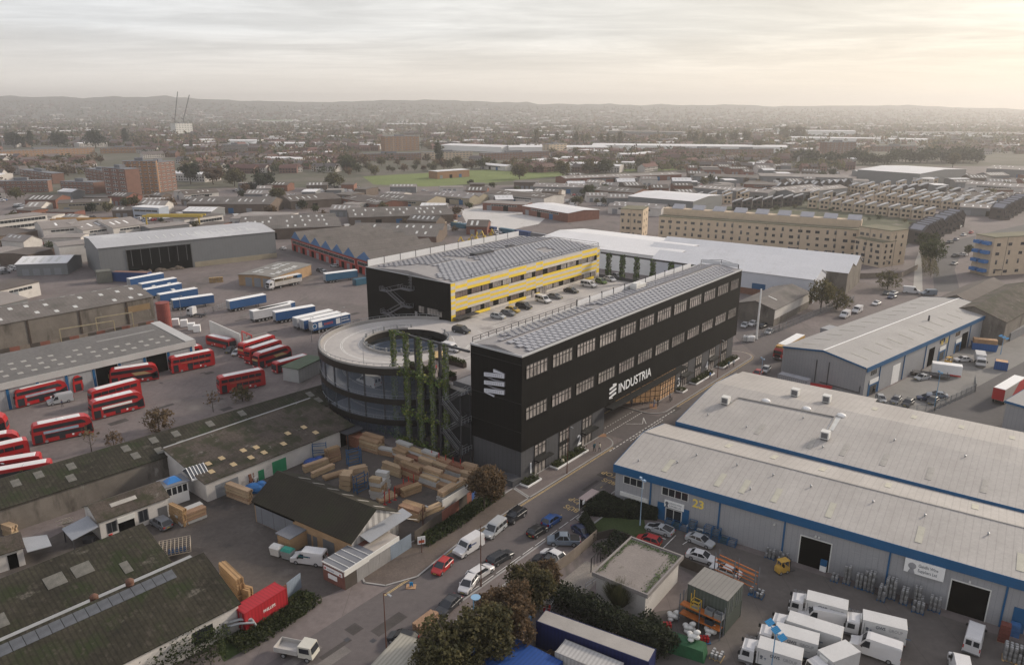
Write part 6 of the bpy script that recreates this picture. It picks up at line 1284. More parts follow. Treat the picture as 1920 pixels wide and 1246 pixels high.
field('playing_field',[(680,331),(700,346),(800,350),(915,343),(1060,330),(1048,318),(960,316),(840,322)]); field('playing_field',[(1030,318),(1190,322),(1282,318),(1278,307),(1200,309),(1090,306)])
# brick tower flats
def tower(label,A,B,D_,h,wall,rows,cols,name='tower_block',band=None):
 f = fr2(A,B); L = f.L; t = fthing(name,label,'flats',f); FOOT.append((f,0,L,D_)); b = MB(); b.box(0,L,0,D_,0,h); b.build('wall',wall,t); b = MB(); b.box(-.2,L+.2,-.2,D_+.2,h+.003,h+.35); b.box(L*.35,L*.6,D_*.3,D_*.7,h+.35,h+2.6); b.build('roof',M('grey_felt',(.16,.165,.18)),t)
 wf = MB(); wp = MB()
 for i in range(cols):
  for j in range(rows):
   x = L*(i+.5)/cols; z = h*(j+.35)/rows; w = L/cols*.3; me = MB(); me.box(x-w,x+w,-.06,.02,z,z+h/rows*.42,0); me.box(x-w*.92,x-w*.06,-.075,-.05,z+.12,z+h/rows*.36,1); me.box(x+w*.06,x+w*.92,-.075,-.05,z+.12,z+h/rows*.36,1)
   if i*rows+j < 96: me.build('window',[offw,glass],t)
   k = max(2,int(D_/5))
 for j in range(rows):
  for i in range(max(2,int(D_/5))): me = MB(); y = D_*(i+.5)/max(2,int(D_/5)); z = h*(j+.35)/rows; me.box(-.06,.02,y-.9,y+.9,z,z+1.2,0); me.box(-.075,-.05,y-.8,y+.8,z+.1,z+1.1,1); me.build('window',[offw,glass],t)
 if band: q = MB(); [q.box(L*c-.12,L*c+.12,-.05,-.01,0,h) for c in band]; q.build('white_band',offw,t)
 return t
ob = M('orange_brick',(.34,.15,.06)); rb = M('tower_brick',(.19,.105,.08),.15,.3,.9)
tower('tall brick tower flats, broad orange middle wing',(238,365),(300,363),12,25.5,ob,9,7,band=(.02,.25,.5,.75,.98)); tower('brick tower flats, left wing with pale balconies',(200,371),(242,376),11,22.5,rb,8,3,band=(.05,.5)); tower('brick tower flats, dark right wing',(298,361),(333,356),12,23.5,rb,8,4)
tower('distant brick and pale tower flats above the terraces',(722,284),(786,282),14,23,ob,7,8,band=(.25,.5)); tower('distant tower flats in front of the dark tree belt',(1547,293),(1602,292),14,20,rb,7,7,band=(.3,.6)); tower('white scaffolded block under construction beneath the cranes',(331,252),(362,251),20,27,offw,6,6)
tower('grey brick school with punched windows',(420,287),(466,286),14,12,M('grey_brick',(.2,.17,.155),.1,.3,.9),3,8,'school_block'); tower('sandy five storey flats with stacked balconies',(1030,290),(1062,288),14,15,M('sand_brick',(.50,.40,.295),.1,.4,.9),5,5)
for lb,A,B,D_,h,w_,r_,c_ in (('long orange terrace flats at far left',(2,296),(178,288),10,9,ob,3,26),('orange terrace flats right of the poplars',(190,288),(266,286),10,8,ob,2,12),('brown flats with white windows at left, nearest',(-8,362),(92,360),10,9,rb,3,10),('brown flats with white windows left of the tower, middle',(40,336),(100,345),10,9,rb,3,9),('brown flats in front of the tower',(116,362),(178,364),12,9,rb,3,8),('dark flats left of the tower',(162,338),(205,346),10,11,rb,4,6),('red terrace flats behind the field, left',(675,302),(790,300),9,9,rb,3,20),('pale terrace flats behind the field',(795,299),(886,296),9,9,M('sand_brick',(.50,.40,.295)),3,14),('red terrace flats behind the field, right',(905,301),(1030,296),9,9,rb,3,22),('brown terrace flats beyond the dark bushes',(1290,290),(1350,288),9,9,rb,3,10),('brown terrace flats above the dark hedge belt',(1355,290),(1450,289),9,8,rb,3,14),('brown flats right of the far tower',(1640,284),(1720,284),9,9,rb,3,12)):
 tower(lb,A,B,D_,h,w_,r_,c_,'terrace_flats')
# sandy flats and the courtyard houses
sand = M('sand_brick',(.50,.40,.295),.1,.4,.9); sroof = M('sedum_roof',(.16,.15,.10),.2,.2,.95,stain=((.2,.10,.05),.15,.6,.15)); slate = M('slate_cladding',(.075,.062,.058),.15,.6,.8,rib=('z',.5,.12,.7))
def sandflat(label,A,B,D_,h,nx,side=False):
 f = fr2(A,B,h); L = f.L; t = fthing('sandy_flats',label,'flats',f); FOOT.append((f,0,L,D_)); b = MB(); b.box(0,L,0,D_,0,h); b.build('wall',sand,t); b = MB(); b.box(-.15,L+.15,-.15,D_+.15,h+.003,h+.3); b.build('roof',sroof,t); rg = random.Random(nx)
 for i in range(nx):
  for j in range(4):
   x = L*(i+.5)/nx+rg.uniform(-.4,.4); w = rg.choice((.5,.7,1.0)); z = 1+j*(h-.8)/4; m = MB(); m.box(x-w,x+w,-.05,.02,z,z+(1.9 if w < .6 else 1.3),0); m.box(x-w+.08,x-.04,-.065,-.04,z+.08,z+1.2,1); m.box(x+.04,x+w-.08,-.065,-.04,z+.08,z+1.2,1); (m.build('window',[chrome,glass],t) if i*4+j < 98 else None)
 for j in range(4):
  for y in (D_*.3,D_*.7): m = MB(); z = 1+j*(h-.8)/4; m.box(L-.02,L+.05,y-.6,y+.6,z,z+1.4); m.build('window',glass,t)
 for i in range(0,nx,4): m = MB(); x = L*(i+.5)/nx+1.6; m.box(x-1.3,x+1.3,-1.1,-.01,2.5,2.7); m.build('porch',darkst,t); m = MB(); m.box(x+2.4,x+2.5,-.08,-.01,0,h); m.build('downpipe',darkst,t)
 return t,L
t,L = sandflat('long sandy brick flats with sawtooth solar roof behind the white sheds',(1236,406),(1612,432),13,13,24)
for i in range(9):
 f0 = L*(i+.4)/9; m = MB(); m.hexa([(f0,7.3,16.61),(f0+6,7.3,16.61),(f0+6,12.5,16.61),(f0,12.5,16.61),(f0,7.3,16.8),(f0+6,7.3,16.8),(f0+6,12.5,18.6),(f0,12.5,18.6)]); m.build('solar_roof',solar,t)
m = MB(); m.box(0,L,7,12.8,13.3,16.6); m.build('set_back_storey',sand,t)
sandflat('sandy end block of the long flats, left',(1164,392),(1206,394),16,15,4); sandflat('sandy end block of the long flats, right, with tinted roof',(1612,425),(1672,434),12,15.5,5); sandflat('low sandy wing in front of the right end block',(1604,446),(1655,455),9,11,4)
t,L = sandflat('sandy corner flats with bright blue balconies at the right edge',(1866,446),(2010,438),9,16,7)
for j in range(4):
 for k in (0,1): m = MB(); m.box(-2.2,-.02,1+4*k,4+4*k,1.5+j*3.8,2.8+j*3.8); m.build('balcony',M('bright_blue',(.015,.13,.36),.1,.5,.5),t)
z3 = lambda x,y: (1280+x/3,160+y/3)
def court_proto(kind):
 key = ('court',kind)
 if key in PROTO: return PROTO[key],False
 w,d,h = 6.2,8.5,8.0; m = MB(); wl = 0 if kind == 'sand' else 2; m.prism([(0,0),(w,0),(w,h),(0,h-2.6)] if kind != 'gable' else [(0,0),(w,0),(w,h-2),(w/2,h+1),(0,h-2)],0,d,wl,'y')
 if kind != 'gable': m.hexa([(-.2,-.2,h-2.65),(w+.2,-.2,h+.02),(w+.2,d+.2,h+.02),(-.2,d+.2,h-2.65),(-.2,-.2,h-2.4),(w+.2,-.2,h+.25),(w+.2,d+.2,h+.25),(-.2,d+.2,h-2.4)],3); m.hexa([(1,1,h-1.85),(w-1,1,h-.15),(w-1,d-1,h-.15),(1,d-1,h-1.85),(1,1,h-1.7),(w-1,1,h+.02),(w-1,d-1,h+.02),(1,d-1,h-1.7)],4)
 else: m.prism([(-.2,h-2.1),(w/2,h+1.05),(w+.2,h-2.1),(w+.2,h-1.8),(w/2,h+1.35),(-.2,h-1.8)],-.2,d+.2,5,'y'); m.hexa([(.4,1,h-1.3),(2.6,1,h+.85),(2.6,d-1,h+.85),(.4,d-1,h-1.3),(.3,1,h-1.15),(2.5,1,h+1),(2.5,d-1,h+1),(.3,d-1,h-1.15)],4)
 for z in (1.0,4.0): m.box(1,2.6,-.05,.02,z,z+1.6,1); m.box(3.6,5.2,-.05,.02,z,z+1.3,1); m.box(-.05,.02,2,4,z,z+1.3,1)
 o = m.build('courtyard_house',[sand,glass,slate,M('zinc_roof',(.26,.26,.27),.1,.5,.5),solar,M('slate_roof',(.08,.072,.07),.1,.5,.8)]); PROTO[key] = o; return o,True
RW = [('sand',640,640,1010,680,6,-20,'sandy house in the inner left courtyard row'),('sand',980,610,1380,655,7,-18,'sandy house in the inner back row'),('slate',1440,690,1760,715,5,-20,'slate house in the inner right courtyard row'),('sand',1330,660,1700,690,6,-20,'sandy house in the inner right courtyard row'),('sand',60,665,300,640,4,-14,'sandy house in the upper left back row'),('sand',700,690,1350,760,11,-22,'sandy monopitch house in the front courtyard row'),('slate',275,705,620,675,7,-18,'slate house in the left courtyard row'),('sand',1020,655,1700,725,12,-20,'sandy monopitch house in the second courtyard row'),('slate',1425,625,1745,665,5,-20,'slate house in the upper right courtyard row'),('sand',30,695,420,640,5,-14,'sandy house with solar roof in the upper left courtyard row'),('gable',530,620,720,605,6,-10,'dark gabled house in the left of the two dark terraces'),('gable',735,612,900,596,5,-10,'dark gabled house in the right of the two dark terraces'),('sand',940,605,1390,570,6,-12,'sandy house with wide solar roof in the back row'),('slate',1150,620,1330,605,4,-14,'slate house at the back of the estate'),('gable',1340,900,1420,855,5,22,'dark gabled terrace house nearest the estate road'),('gable',1465,838,1535,800,4,22,'dark gabled terrace house second block by the estate road'),('gable',1800,760,1910,700,6,22,'dark gabled terrace house at the right picture edge')]
for kd,x0,y0,x1,y1,n,rz,lb in RW:
 for i in range(n):
  p = G(*z3(x0+(x1-x0)*i/max(1,n-1),y0+(y1-y0)*i/max(1,n-1))); o,f_ = court_proto(kd); FOOT.append((Fr(p,radians(rz)),0,6.5,9)); r = put(o,f_,p,radians(rz),lb,lb.split(' in ')[-1].split(' nearest')[0]+' houses','house'); s = 1.0 if kd != 'gable' else 1.1; r.scale = (s,s,s)
# large pale sheds and other landmarks far out
for lb,A,B,D_,z,ro in (('wide white sheds behind the poplar row, left',(955,276),(1140,276),60,9,whiteroof),('long white sheds behind the poplar row, right',(1110,272),(1480,276),70,9,whiteroof),('pale blue white sheds left of the poplars',(825,272),(940,276),60,8,whiteroof),('white sheds in the far left industrial strip',(425,264),(486,264),40,9,whiteroof),('long low white roofs in the far left industrial strip',(470,268),(640,270),36,6,whiteroof),('flat white depot left of the far tower flats',(660,270),(715,270),30,6,whiteroof),('white and blue school far right',(1463,245),(1605,246),40,14,whiteroof),('low pale sheds far right',(1480,258),(1740,262),60,8,whiteroof),('pale sheds at the far right edge',(1690,248),(1920,250),60,9,RO['pale']),('distant green roofed stadium stand',(490,226),(548,226),30,14,M('stadium_green',(.20,.33,.10),.15,.2,.7)),('long grey factory behind the white sheds',(1140,246),(1280,248),40,12,RO['pale']),('distant white depot below the middle hills',(725,232),(800,232),60,10,whiteroof)):
 S = shed('distribution_shed',lb,A,B,D_,z,rise=1.5,wall=WA['grey'] if 'grey' in lb else white,roof=ro,over=.4)
# filler between the works: sheds, trees and parked vehicles wherever the ground is still free
def clear(p,r):
 for f,x0,L,D in FOOT:
  x,y = f.l(p)
  if x0-r < x < L+r and -r < y < D+r: return False
 return True
for k in range(70):
 x0,y0 = TRNG.uniform(1230,1880),TRNG.uniform(362,424); q = G(x0,y0)
 if clear(q,1.2): tree('shrub',TRNG.choice(('green','olive')),x0,y0,TRNG.uniform(1.6,3.6),'garden bush among the courtyard houses',300,True,'courtyard garden bushes',loc=q)
rng = random.Random(41); GAP = [(0,372,440,440),(430,354,880,440),(860,354,1180,388),(1060,336,1500,372),(1290,312,1610,350),(1730,335,1920,400),(0,400,120,520)]
def spot(r,sh=7):
 for _ in range(60):
  g = rng.choice(GAP); x = rng.uniform(g[0],g[2]); y = rng.uniform(g[1],g[3]); p = G(x,y)
  if clear(p,r): return x,y,p
 return None
def area(x): return 'left of the hangar' if x < 200 else 'behind the hangar' if x < 470 else 'between hangar and field' if x < 760 else 'below the field' if x < 1180 else 'behind the courtyard houses' if x < 1620 else 'at the far right'
kinds = [('grey','brown','grey roofed brown'),('pale','white','pale roofed white'),('dark','brick','brown roofed brick'),('white','grey','white roofed grey'),('pale','grey','dusty roofed grey')]
for k in range(190):
 s = spot(6)
 if not s: continue
 x,y,p = s; ro,wa,wd_ = rng.choice(kinds); L = rng.uniform(9,22); D_ = rng.uniform(9,20); a = rng.choice((-.08,.05,-.35,.2)); c = p+Vector((cos(a),sin(a),0))*L*.5+Vector((-sin(a),cos(a),0))*D_*.5
 if not clear(c,max(L,D_)*.5): continue
 ar = area(x); mb = MB(); h = rng.uniform(3.5,6); q = rng.choice((.4,1.6,2.4)); mb.prism([(0,0),(0,h),(D_/2,h+q),(D_,h),(D_,0)],0,L,0,'x'); mb.prism([(-.3,h),(D_/2,h+q+.02),(D_+.3,h),(D_+.3,h+.2),(D_/2,h+q+.25),(-.3,h+.2)],-.3,L+.3,1,'x'); [mb.box(2+4*i,4.5+4*i,-.05,.02,0,2.8,2) for i in range(int((L-3)/4))]; [mb.hexa([(2+3*i,1.5,h+.2+q*3/D_),(3.2+3*i,1.5,h+.2+q*3/D_),(3.2+3*i,D_*.4,h+.2+q*.8),(2+3*i,D_*.4,h+.2+q*.8),(2+3*i,1.5,h+.3+q*3/D_),(3.2+3*i,1.5,h+.3+q*3/D_),(3.2+3*i,D_*.4,h+.3+q*.8),(2+3*i,D_*.4,h+.3+q*.8)],3) for i in range(int((L-3)/3)) if q > 1]
 o = mb.build('small_shed',[WA[wa],RO[ro],shutter,skylw]); o.location = p; o.rotation_euler = (0,0,a); tag(o,f'{wd_} small works building {ar}','shed',f'{wd_} small works {ar}'); FOOT.append((Fr(p,a),0,L,D_))
for k in range(95):
 s = spot(2.5)
 if not s: continue
 x,y,p = s; pal = rng.choice(('olive','green','brown','dark')); kd = rng.choice(('wide','shrub','round','shrub')); ar = area(x); tree(kd,pal,x,y,rng.uniform(4.5,9) if kd != 'shrub' else rng.uniform(2.5,5),f"{pal.replace('dark', 'dark green')} {dict(wide='broad tree', round='rounded tree', shrub='bush')[kd]} between the works {ar}",420,True,f'{pal} {kd} works {ar}',loc=p); FOOT.append((Fr(p,0),-1,1,1))
for k in range(110):
 s = spot(2.2)
 if not s: continue
 x,y,p = s; ar = area(x); a = rng.choice((0,1.5,.8))+rng.gauss(0,.1); n = rng.randint(1,4); d = Vector((-sin(a),cos(a),0)); kc = rng.choice(('white','silver','dark','white','blue','red','grey'))
 for i in range(n):
  q = p+d*2.7*i
  if not clear(q,2): break
  vk = rng.random() < .3; kc = rng.choice(('white','silver','dark','grey','red','blue')); o,f_ = van_proto('mid','white') if vk else car_proto(rng.choice(('hatch','saloon')),kc,True); put(o,f_,q,a,f'white van parked among the works {ar}' if vk else f'{kc} car parked among the works {ar}',f'{"vans" if vk else kc+" cars"} works {ar}','van' if vk else 'car')
# ------------------------------------------------------------ houses, trees, far town and hills
EX = [(420,325,1290,460),(190,296,345,376),(0,276,270,300),(330,226,365,256),(675,283,1035,305),(715,255,790,290),(0,372,700,999),(1140,322,1990,999),(0,330,210,372),(1540,268,1610,300),(1285,280,1455,296),(1590,290,1990,330),(660,306,960,330),(1635,274,1725,290),(416,276,470,292),(345,340,420,372)]
def free(x,y): return not any(a <= x <= c and b <= y <= d for a,b,c,d in EX)
tiles = [M('roof_tile_red',(.155,.088,.07),.2,.4,.9,rnd=.4),M('roof_tile_brown',(.13,.085,.07),.2,.4,.9,rnd=.4),M('roof_tile_grey',(.15,.13,.125),.2,.4,.9,rnd=.4)]
housew = [M('house_brick',(.19,.115,.085),.2,.5,.9,rnd=.4),M('house_render',(.50,.47,.44),.1,.5,.9,rnd=.2)]
def house_mesh(mb,L,w,h,rise,wi,ti,chim=True,off=(0,0,0),rz=0.0):
 k = len(mb.v); q = MB(); q.prism([(-w/2,0),(w/2,0),(w/2,h),(0,h+rise),(-w/2,h)],-L/2,L/2,wi,'x'); q.prism([(-w/2-.3,h-.2),(0,h+rise+.05),(w/2+.3,h-.2),(w/2+.3,h+.05),(0,h+rise+.3),(-w/2-.3,h+.05)],-L/2-.2,L/2+.2,2+ti,'x')
 n = max(1,int(L/6))
 for i in range(n):
  x = -L/2+L*(i+.5)/n
  for z in (.9,3.4): q.box(x-2.2,x-.6,-w/2-.05,-w/2+.02,z,z+1.3,5); q.box(x+.7,x+2.2,-w/2-.05,-w/2+.02,z,z+1.3,5)
  if chim: q.box(x-3.0,x-2.2,-.5,.5,h+rise*.6,h+rise+1.2,0)
 if off != (0,0,0) or rz:
  c,s = cos(rz),sin(rz); q.v = [(off[0]+c*x-s*y,off[1]+s*x+c*y,off[2]+z) for x,y,z in q.v]
 mb.v += q.v; mb.f += [tuple(i+k for i in f) for f in q.f]; mb.m += q.m
HM = housew+tiles+[glass,whiteroof]
def house_proto(L,wi,ti):
 key = ('house',L,wi,ti)
 if key not in PROTO: mb = MB(); house_mesh(mb,L,8,5.4,2.8,wi,ti); PROTO[key] = mb.mesh('house',HM)
 return PROTO[key]
rng = random.Random(12); spots = []
for k in range(150):                       # short streets with one heading each
 x = rng.uniform(-60,1990); y = 262+96*rng.random()**1.25
 if not free(x,y): continue
 p = G(x,y); a = rng.choice((-.35,.1,.9,-.1)) + rng.gauss(0,.1); d = Vector((cos(a),sin(a),0)); L = rng.choice((8,13,20)); wi = 0 if rng.random() < .72 else 1; ti = rng.randrange(3)
 for i in range(rng.randint(3,7)): spots.append((p+d*(i*(L+2.5)),a,L,wi if rng.random() < .8 else 1-wi,ti if rng.random() < .75 else rng.randrange(3)))
def topx(p): d = p-CAM; z = d.dot(FW); return 960+FPX*d.dot(RI)/z,623-FPX*d.dot(UPV)/z
def region(px,py): return ('far left' if px < 330 else 'left of the playing field' if px < 680 else 'behind the playing field' if px < 1080 else 'before the poplar row' if px < 1480 else 'far right'),('near' if py > 308 else 'mid' if py > 282 else 'outer')
TN = ['red tiled','brown tiled','grey tiled']; WN = ['brick','white rendered']; LN = {8: 'pair of',13: 'short terrace of',20: 'long terrace of'}
spots.sort(key=lambda s: s[0].y); taken = []; nh = 0
for p,a,L,wi,ti in spots:
 px,py = topx(p)
 if not free(px,py) or any((q-p).length < 9 for q in taken) or nh >= 290: continue
 taken.append(p); nh += 1; o = bpy.data.objects.new('house',house_proto(L,wi,ti)); COL.objects.link(o); o.location = p; o.rotation_euler = (0,0,a)
 rgn,ring = region(px,py); lb = f"{LN[L]} {WN[wi]} houses, {TN[ti]}, {ring} rows {rgn}"; tag(o,lb,'house',f"{ring} {rgn} {TN[ti]} {WN[wi]} {L}")
def tz(x,y):
 if y < 3500: return 0.0
 d = ray(960+FPX*x/y,0); r = ray(960+FPX*x/y/1.04,lerp_sk(960+FPX*x/y/1.04)); zc = CAM.z+r.z*6000/r.y; return zc*min(1,(y-3500)/2500)**1.5
sk = [(-400,178),(0,179),(120,181),(250,183),(370,181),(440,186),(520,190),(640,192),(700,190),(760,187),(870,188.5),(985,192),(1000,195),(1100,195),(1300,197),(1440,199),(1560,198),(1640,197.5),(1720,201),(1920,207),(2300,209)]
def lerp_sk(x):
 for (a,b),(c_,d) in zip(sk,sk[1:]):
  if a <= x <= c_: return b+(d-b)*(x-a)/(c_-a)
 return 205
mb = MB()
for k in range(4600):
 yy = 560+4600*rng.random()**1.5; xx = rng.uniform(-.78,.78)*yy; px,py = topx(Vector((xx,yy,0)))
 if not free(px,py) or not clear(Vector((xx,yy,0)),9) or any(abs(q.x-xx) < 16 and abs(q.y-yy) < 14 for q in taken): continue
 big = rng.random() < .10; house_mesh(mb,rng.choice((10,18,30)) if not big else rng.uniform(25,60),9 if not big else 22,5.4 if not big else 7,3 if not big else 1,1 if big else rng.choice((0,0,1)),4 if big else rng.randrange(3),False,(xx,yy,tz(xx,yy)),rng.choice((-.35,.1,.9)))
tag(mb.build('far_town',HM),'mass of far house roofs stretching to the hills','far town',None,'stuff')
for px,py,h in ((1005,271,27),(1043,271,25),(1079,271,26),(1091,272,17),(1103,271,21),(1126,273,24),(1139,273,20),(1150,273,20),(1161,275,30),(1291,271,24),(1304,271,26),(1319,271,22),(1332,271,19),(1345,270,20),(1354,270,20),(1372,269,20),(1380,269,22),(1395,269,24),(1404,269,20)): tree('poplar','olive',px,py,h,'slim poplar in the row before the white sheds',420,True,'poplars before the white sheds',.95)
for px,py,h,kd,pal,lb in ((244,368,48,'poplar','green','dark pointed tree in front of the brick tower'),(824,308,42,'poplar','green','single poplar beside the orange hall'),(358,345,36,'round','dark','dark tree right of the brick tower'),(495,357,36,'wide','dark','broad dark tree above the brown walled shed'),(520,384,30,'round','olive','tree at the gable of the brown walled shed'),(440,350,34,'wide','olive','olive tree right of the white cottages'),(400,346,34,'wide','brown','brown tree behind the white cottages'),(628,353,30,'wide','olive','olive tree left of the playing field'),(650,320,30,'wide','green','big tree at the left field corner'),(974,336,32,'wide','olive','tree clump standing in the playing field'),(1055,332,32,'wide','olive','round tree right of the field, first of three'),(1105,326,30,'wide','olive','round tree right of the field, second of three'),(1136,326,30,'wide','green','round tree right of the field, third of three'),(1205,320,28,'wide','olive','round tree at the far end of the field'),(883,348,12,'wide','green','small tree at the near field edge'),(1104,372,26,'round','green','conical tree beside the graffiti workshop'),(1786,314,24,'round','olive','lone tree before the distribution shed'),(28,278,26,'wide','dark','dark tree at far left edge'),(60,278,28,'poplar','dark','dark pointed tree at far left'),(110,276,26,'wide','dark','dark tree behind the long orange terrace'),(180,278,30,'wide','dark','dark tree clump behind the orange terraces'),(236,274,30,'poplar','dark','dark poplar behind the orange terraces'),(360,282,18,'poplar','green','pointed tree left of the grey school'),(1330,278,22,'wide','olive','yellow green tree right of the poplars'),(1420,284,22,'wide','olive','broad yellow green tree above the brown terrace'),(1470,262,24,'wide','olive','olive tree left of the white school'),(1498,262,24,'wide','olive','olive tree below the white school')): tree(kd,pal,px,py,h,lb,1500,True)
for i in range(34): x = 640+i*12+TRNG.gauss(0,3); tree(TRNG.choice(('wide','round')),TRNG.choice(('olive','green','brown')),x,(326-i*.35 if i % 3 else 312)+TRNG.gauss(0,1.5),TRNG.uniform(9,20),'autumn tree along the far edge of the playing field',420,True,'trees along the field edge')
for i in range(26): x = 1495+i*13.5; tree('wide','dark',x,306+TRNG.gauss(0,2)-(i > 12)*2,TRNG.uniform(16,24),'dark tree in the belt behind the distribution shed',420,True,'dark tree belt behind the distribution shed',1.1)
NT = 0; rng = random.Random(77)
for k in range(900):
 x = rng.uniform(-40,1960); y = 268+90*rng.random()**1.1
 if NT >= 120: break
 if not free(x,y) and not (700 < y and 0): continue
 p = G(x,y); NT += 1; pal = rng.choice(('olive','brown','green','brown','olive','dark','rust') if rng.random() < .5 else ('olive','green','brown')); kd = rng.choice(('wide','round','wide','conifer' if pal == 'dark' else 'round')); rgn,ring = region(x,y)
 tree(kd,pal,x,y,rng.uniform(7,11.5),f"{dict(olive='olive', brown='autumn brown', green='green', dark='dark', rust='rusty')[pal]} {dict(wide='broad', round='rounded', conifer='pointed')[kd]} tree among the {ring} roofs {rgn}",300,True,f"{pal} {kd} trees {ring} {rgn}",loc=p)
c = MB(); rng = random.Random(5)
for k in range(22000):
 yy = 540+5000*rng.random()**1.55; xx = rng.uniform(-.8,.8)*yy; px,py = topx(Vector((xx,yy,0)))
 if (not free(px,py) and py > 246) or py > 352 or not clear(Vector((xx,yy,0)),4): continue
 h = rng.uniform(5,12) if yy < 1300 else rng.uniform(6,15); m = rng.randrange(9); r = h*.34; nl = 26 if yy < 1100 else 12 if yy < 2200 else 6
 for i in range(nl): c.leaf((xx+rng.gauss(0,r*.7),yy+rng.gauss(0,r*.7),tz(xx,yy)+h*.55+rng.gauss(0,h*.2)),r*rng.uniform(.35,.75)*(.72 if nl > 20 else 1 if nl > 6 else 1.5),rng,m)
tag(c.build('far_trees',LEAF['olive']+LEAF['brown']+LEAF['green']),'far off autumn trees spread between the distant roofs','far trees',None,'stuff')
h = MB(); rows = []; rng = random.Random(2)
for dist in (3400,3700,4000,4400,4800,5200,5600,6000,6600,7200):
 r = []
 for i in range(141):
  x = -400+2700*i/140; d = ray(x,204); gx = d.x/d.y*dist; z = tz(gx,min(dist,6000))*(1 if dist <= 6000 else .6 if dist < 7000 else .2)*(1+(rng.gauss(0,.03) if dist > 4500 else 0)); r.append((gx,dist,z-.3))
 rows.append(r)
for r in rows: h.v += r
for j in range(9):
 for i in range(140): h.f.append((j*141+i,j*141+i+1,(j+1)*141+i+1,(j+1)*141+i)); h.m.append(0)
struct(h.build('hills',M('far_hills',(.10,.10,.08),.3,.002,.95,stain=((.05,.055,.04),.008,.5,.1)),smooth=True))
# tower cranes
for px,top_,gx_,lb in ((333,172,331,'left of two far tower cranes above the white construction block'),(355,178,347,'right leaning jib of the two far tower cranes')):
 f = G(gx_,250); t = thing('tower_crane',lb,'crane',f); m = MB(); e = ray(px,top_); e = CAM+e*(f.y/e.y)-f; m.bar((0,0,0),(0,0,38),.9); m.build('mast',darkst,t); m = MB(); m.bar((0,0,36),e,.8); m.bar((0,0,36),(-8 if px < 340 else -6,0,40),.9); m.build('jib',darkst,t)
# haze: one even volume round everything
hz = MB(); hz.box(-7500,7500,-700,7400,-1,186); o = hz.build('haze',bpy.data.materials.new('haze_air')); o['kind'] = 'stuff'; o['label'] = 'pale autumn haze over the town'; o['category'] = 'haze'
m = o.data.materials[0]; m.use_nodes = True; t = m.node_tree; t.nodes.clear(); v = N(t,'ShaderNodeVolumePrincipled'); v.inputs['Color'].default_value = (.93,.905,.89,1); v.inputs['Density'].default_value = HAZE_D; v.inputs['Anisotropy'].default_value = .4
ou = N(t,'ShaderNodeOutputMaterial'); t.links.new(v.outputs[0],ou.inputs['Volume'])
# ------------------------------------------------------------ yard goods
tmat = [M('timber',(.44,.28,.145)),M('timber_pale',(.41,.295,.185),.15,.8,.8,rib=('z',.16,.14,.72),fine=.15,rnd=.2),M('timber_brown',(.31,.20,.12),.2,.6,.8,rib=('z',.16,.14,.7),fine=.2,rnd=.25),M('timber_red',(.23,.10,.06),.2,.6,.8,rib=('z',.13,.14,.7),fine=.2),M('wrapped_white',(.42,.41,.39),.1,.6,.5,rib=('z',.3,.1,.8)),M('batten',(.38,.24,.12),.15,.8,.8,rib=('z',.09,.25,.62))]
def pack_mesh(l,w,h,mi,seed):
 k = ('pack',round(l,1),w,h,mi,seed)
 if k in PROTO: return PROTO[k]
 rng = random.Random(seed); mb = MB(); n = 6
 for i in range(n):
  y0,y1 = -w/2+w*i/n,-w/2+w*(i+1)/n; e = rng.uniform(-.12,.12); mb.box(-l/2+e,l/2+rng.uniform(-.15,.15),y0+.004,y1-.004,0,h-rng.choice((0,0,.02,.05)))
 for x in (-l*.3,l*.3): mb.box(x-.05,x+.05,-w/2,w/2,-.08,0)
 if mi == 4: mb.box(-l/2-.16,l/2+.16,-w/2-.02,w/2+.02,h*.3,h+.02)
 PROTO[k] = mb.mesh('timber_pack',tmat[mi]); return PROTO[k]
def stack(p0,p1,layers,rows,label,mi=2,h=.62,w=1.1,l=None,z=0,mix=None,seed=1,n=1,gap=.06):
 a,b = G(*p0),G(*p1); d = b-a; L = d.length; d.normalize(); y = Vector((-d.y,d.x,0)); rng = random.Random(seed+int(p0[0])); ln = L/n; h0 = h+.0; h = h if h > .7 else .44
 for k in range(n):
  for r in range(rows):
   lv = layers if isinstance(layers,int) else layers[r % len(layers)]; lv = max(1,round(lv*(h0/h))-rng.choice((0,0,1)))
   for j in range(lv):
    m = mi if not mix else rng.choice(mix); o = bpy.data.objects.new('timber_pack',pack_mesh(ln-gap,w,h,m,rng.randrange(3))); COL.objects.link(o)
    o.location = a+d*(ln*(k+.5)+rng.uniform(-.12,.12))+y*(w/2+r*(w+.05)+rng.uniform(-.04,.04))+Vector((0,0,z+.08+j*(h+.08))); o.rotation_euler = (0,0,atan2(d.y,d.x)+rng.gauss(0,.008)); tag(o,label,'timber',label.split(',')[0])
zA = lambda x,y: (640+.1766*x,780+.1766*y)
zB = lambda x,y: (400+.1766*x,780+.1766*y)
stack(zA(10,285),zA(180,355),4,2,'red brown timber pack in the tall block by the dark porch',3,w=1.2)
stack(zA(185,350),zA(385,410),4,2,'brown timber pack in the row next to the tall red block',2,mix=(2,1,2,1))
stack(zA(395,410),zA(560,440),2,2,'white capped timber pack low in the back row',4,mix=(4,2))
stack(zA(545,440),zA(1250,700),[3,4],2,'long timber pack in the back row below the green frame',2,mix=(1,2,1,2,3,1,4),n=5)
stack(zA(1250,690),zA(1400,730),[3,4],2,'timber pack at the birch tree end of the back row',1)
stack(zA(560,520),zA(900,640),3,1,'timber pack in the middle row between the back and front rows',1,mix=(1,2,1),n=2)
stack(zA(430,590),zA(620,660),3,1,'timber pack at the left of the front row',1)
stack(zA(625,640),zA(825,720),5,1,'timber pack in the tallest stack of the front row',2,mix=(2,2,3))
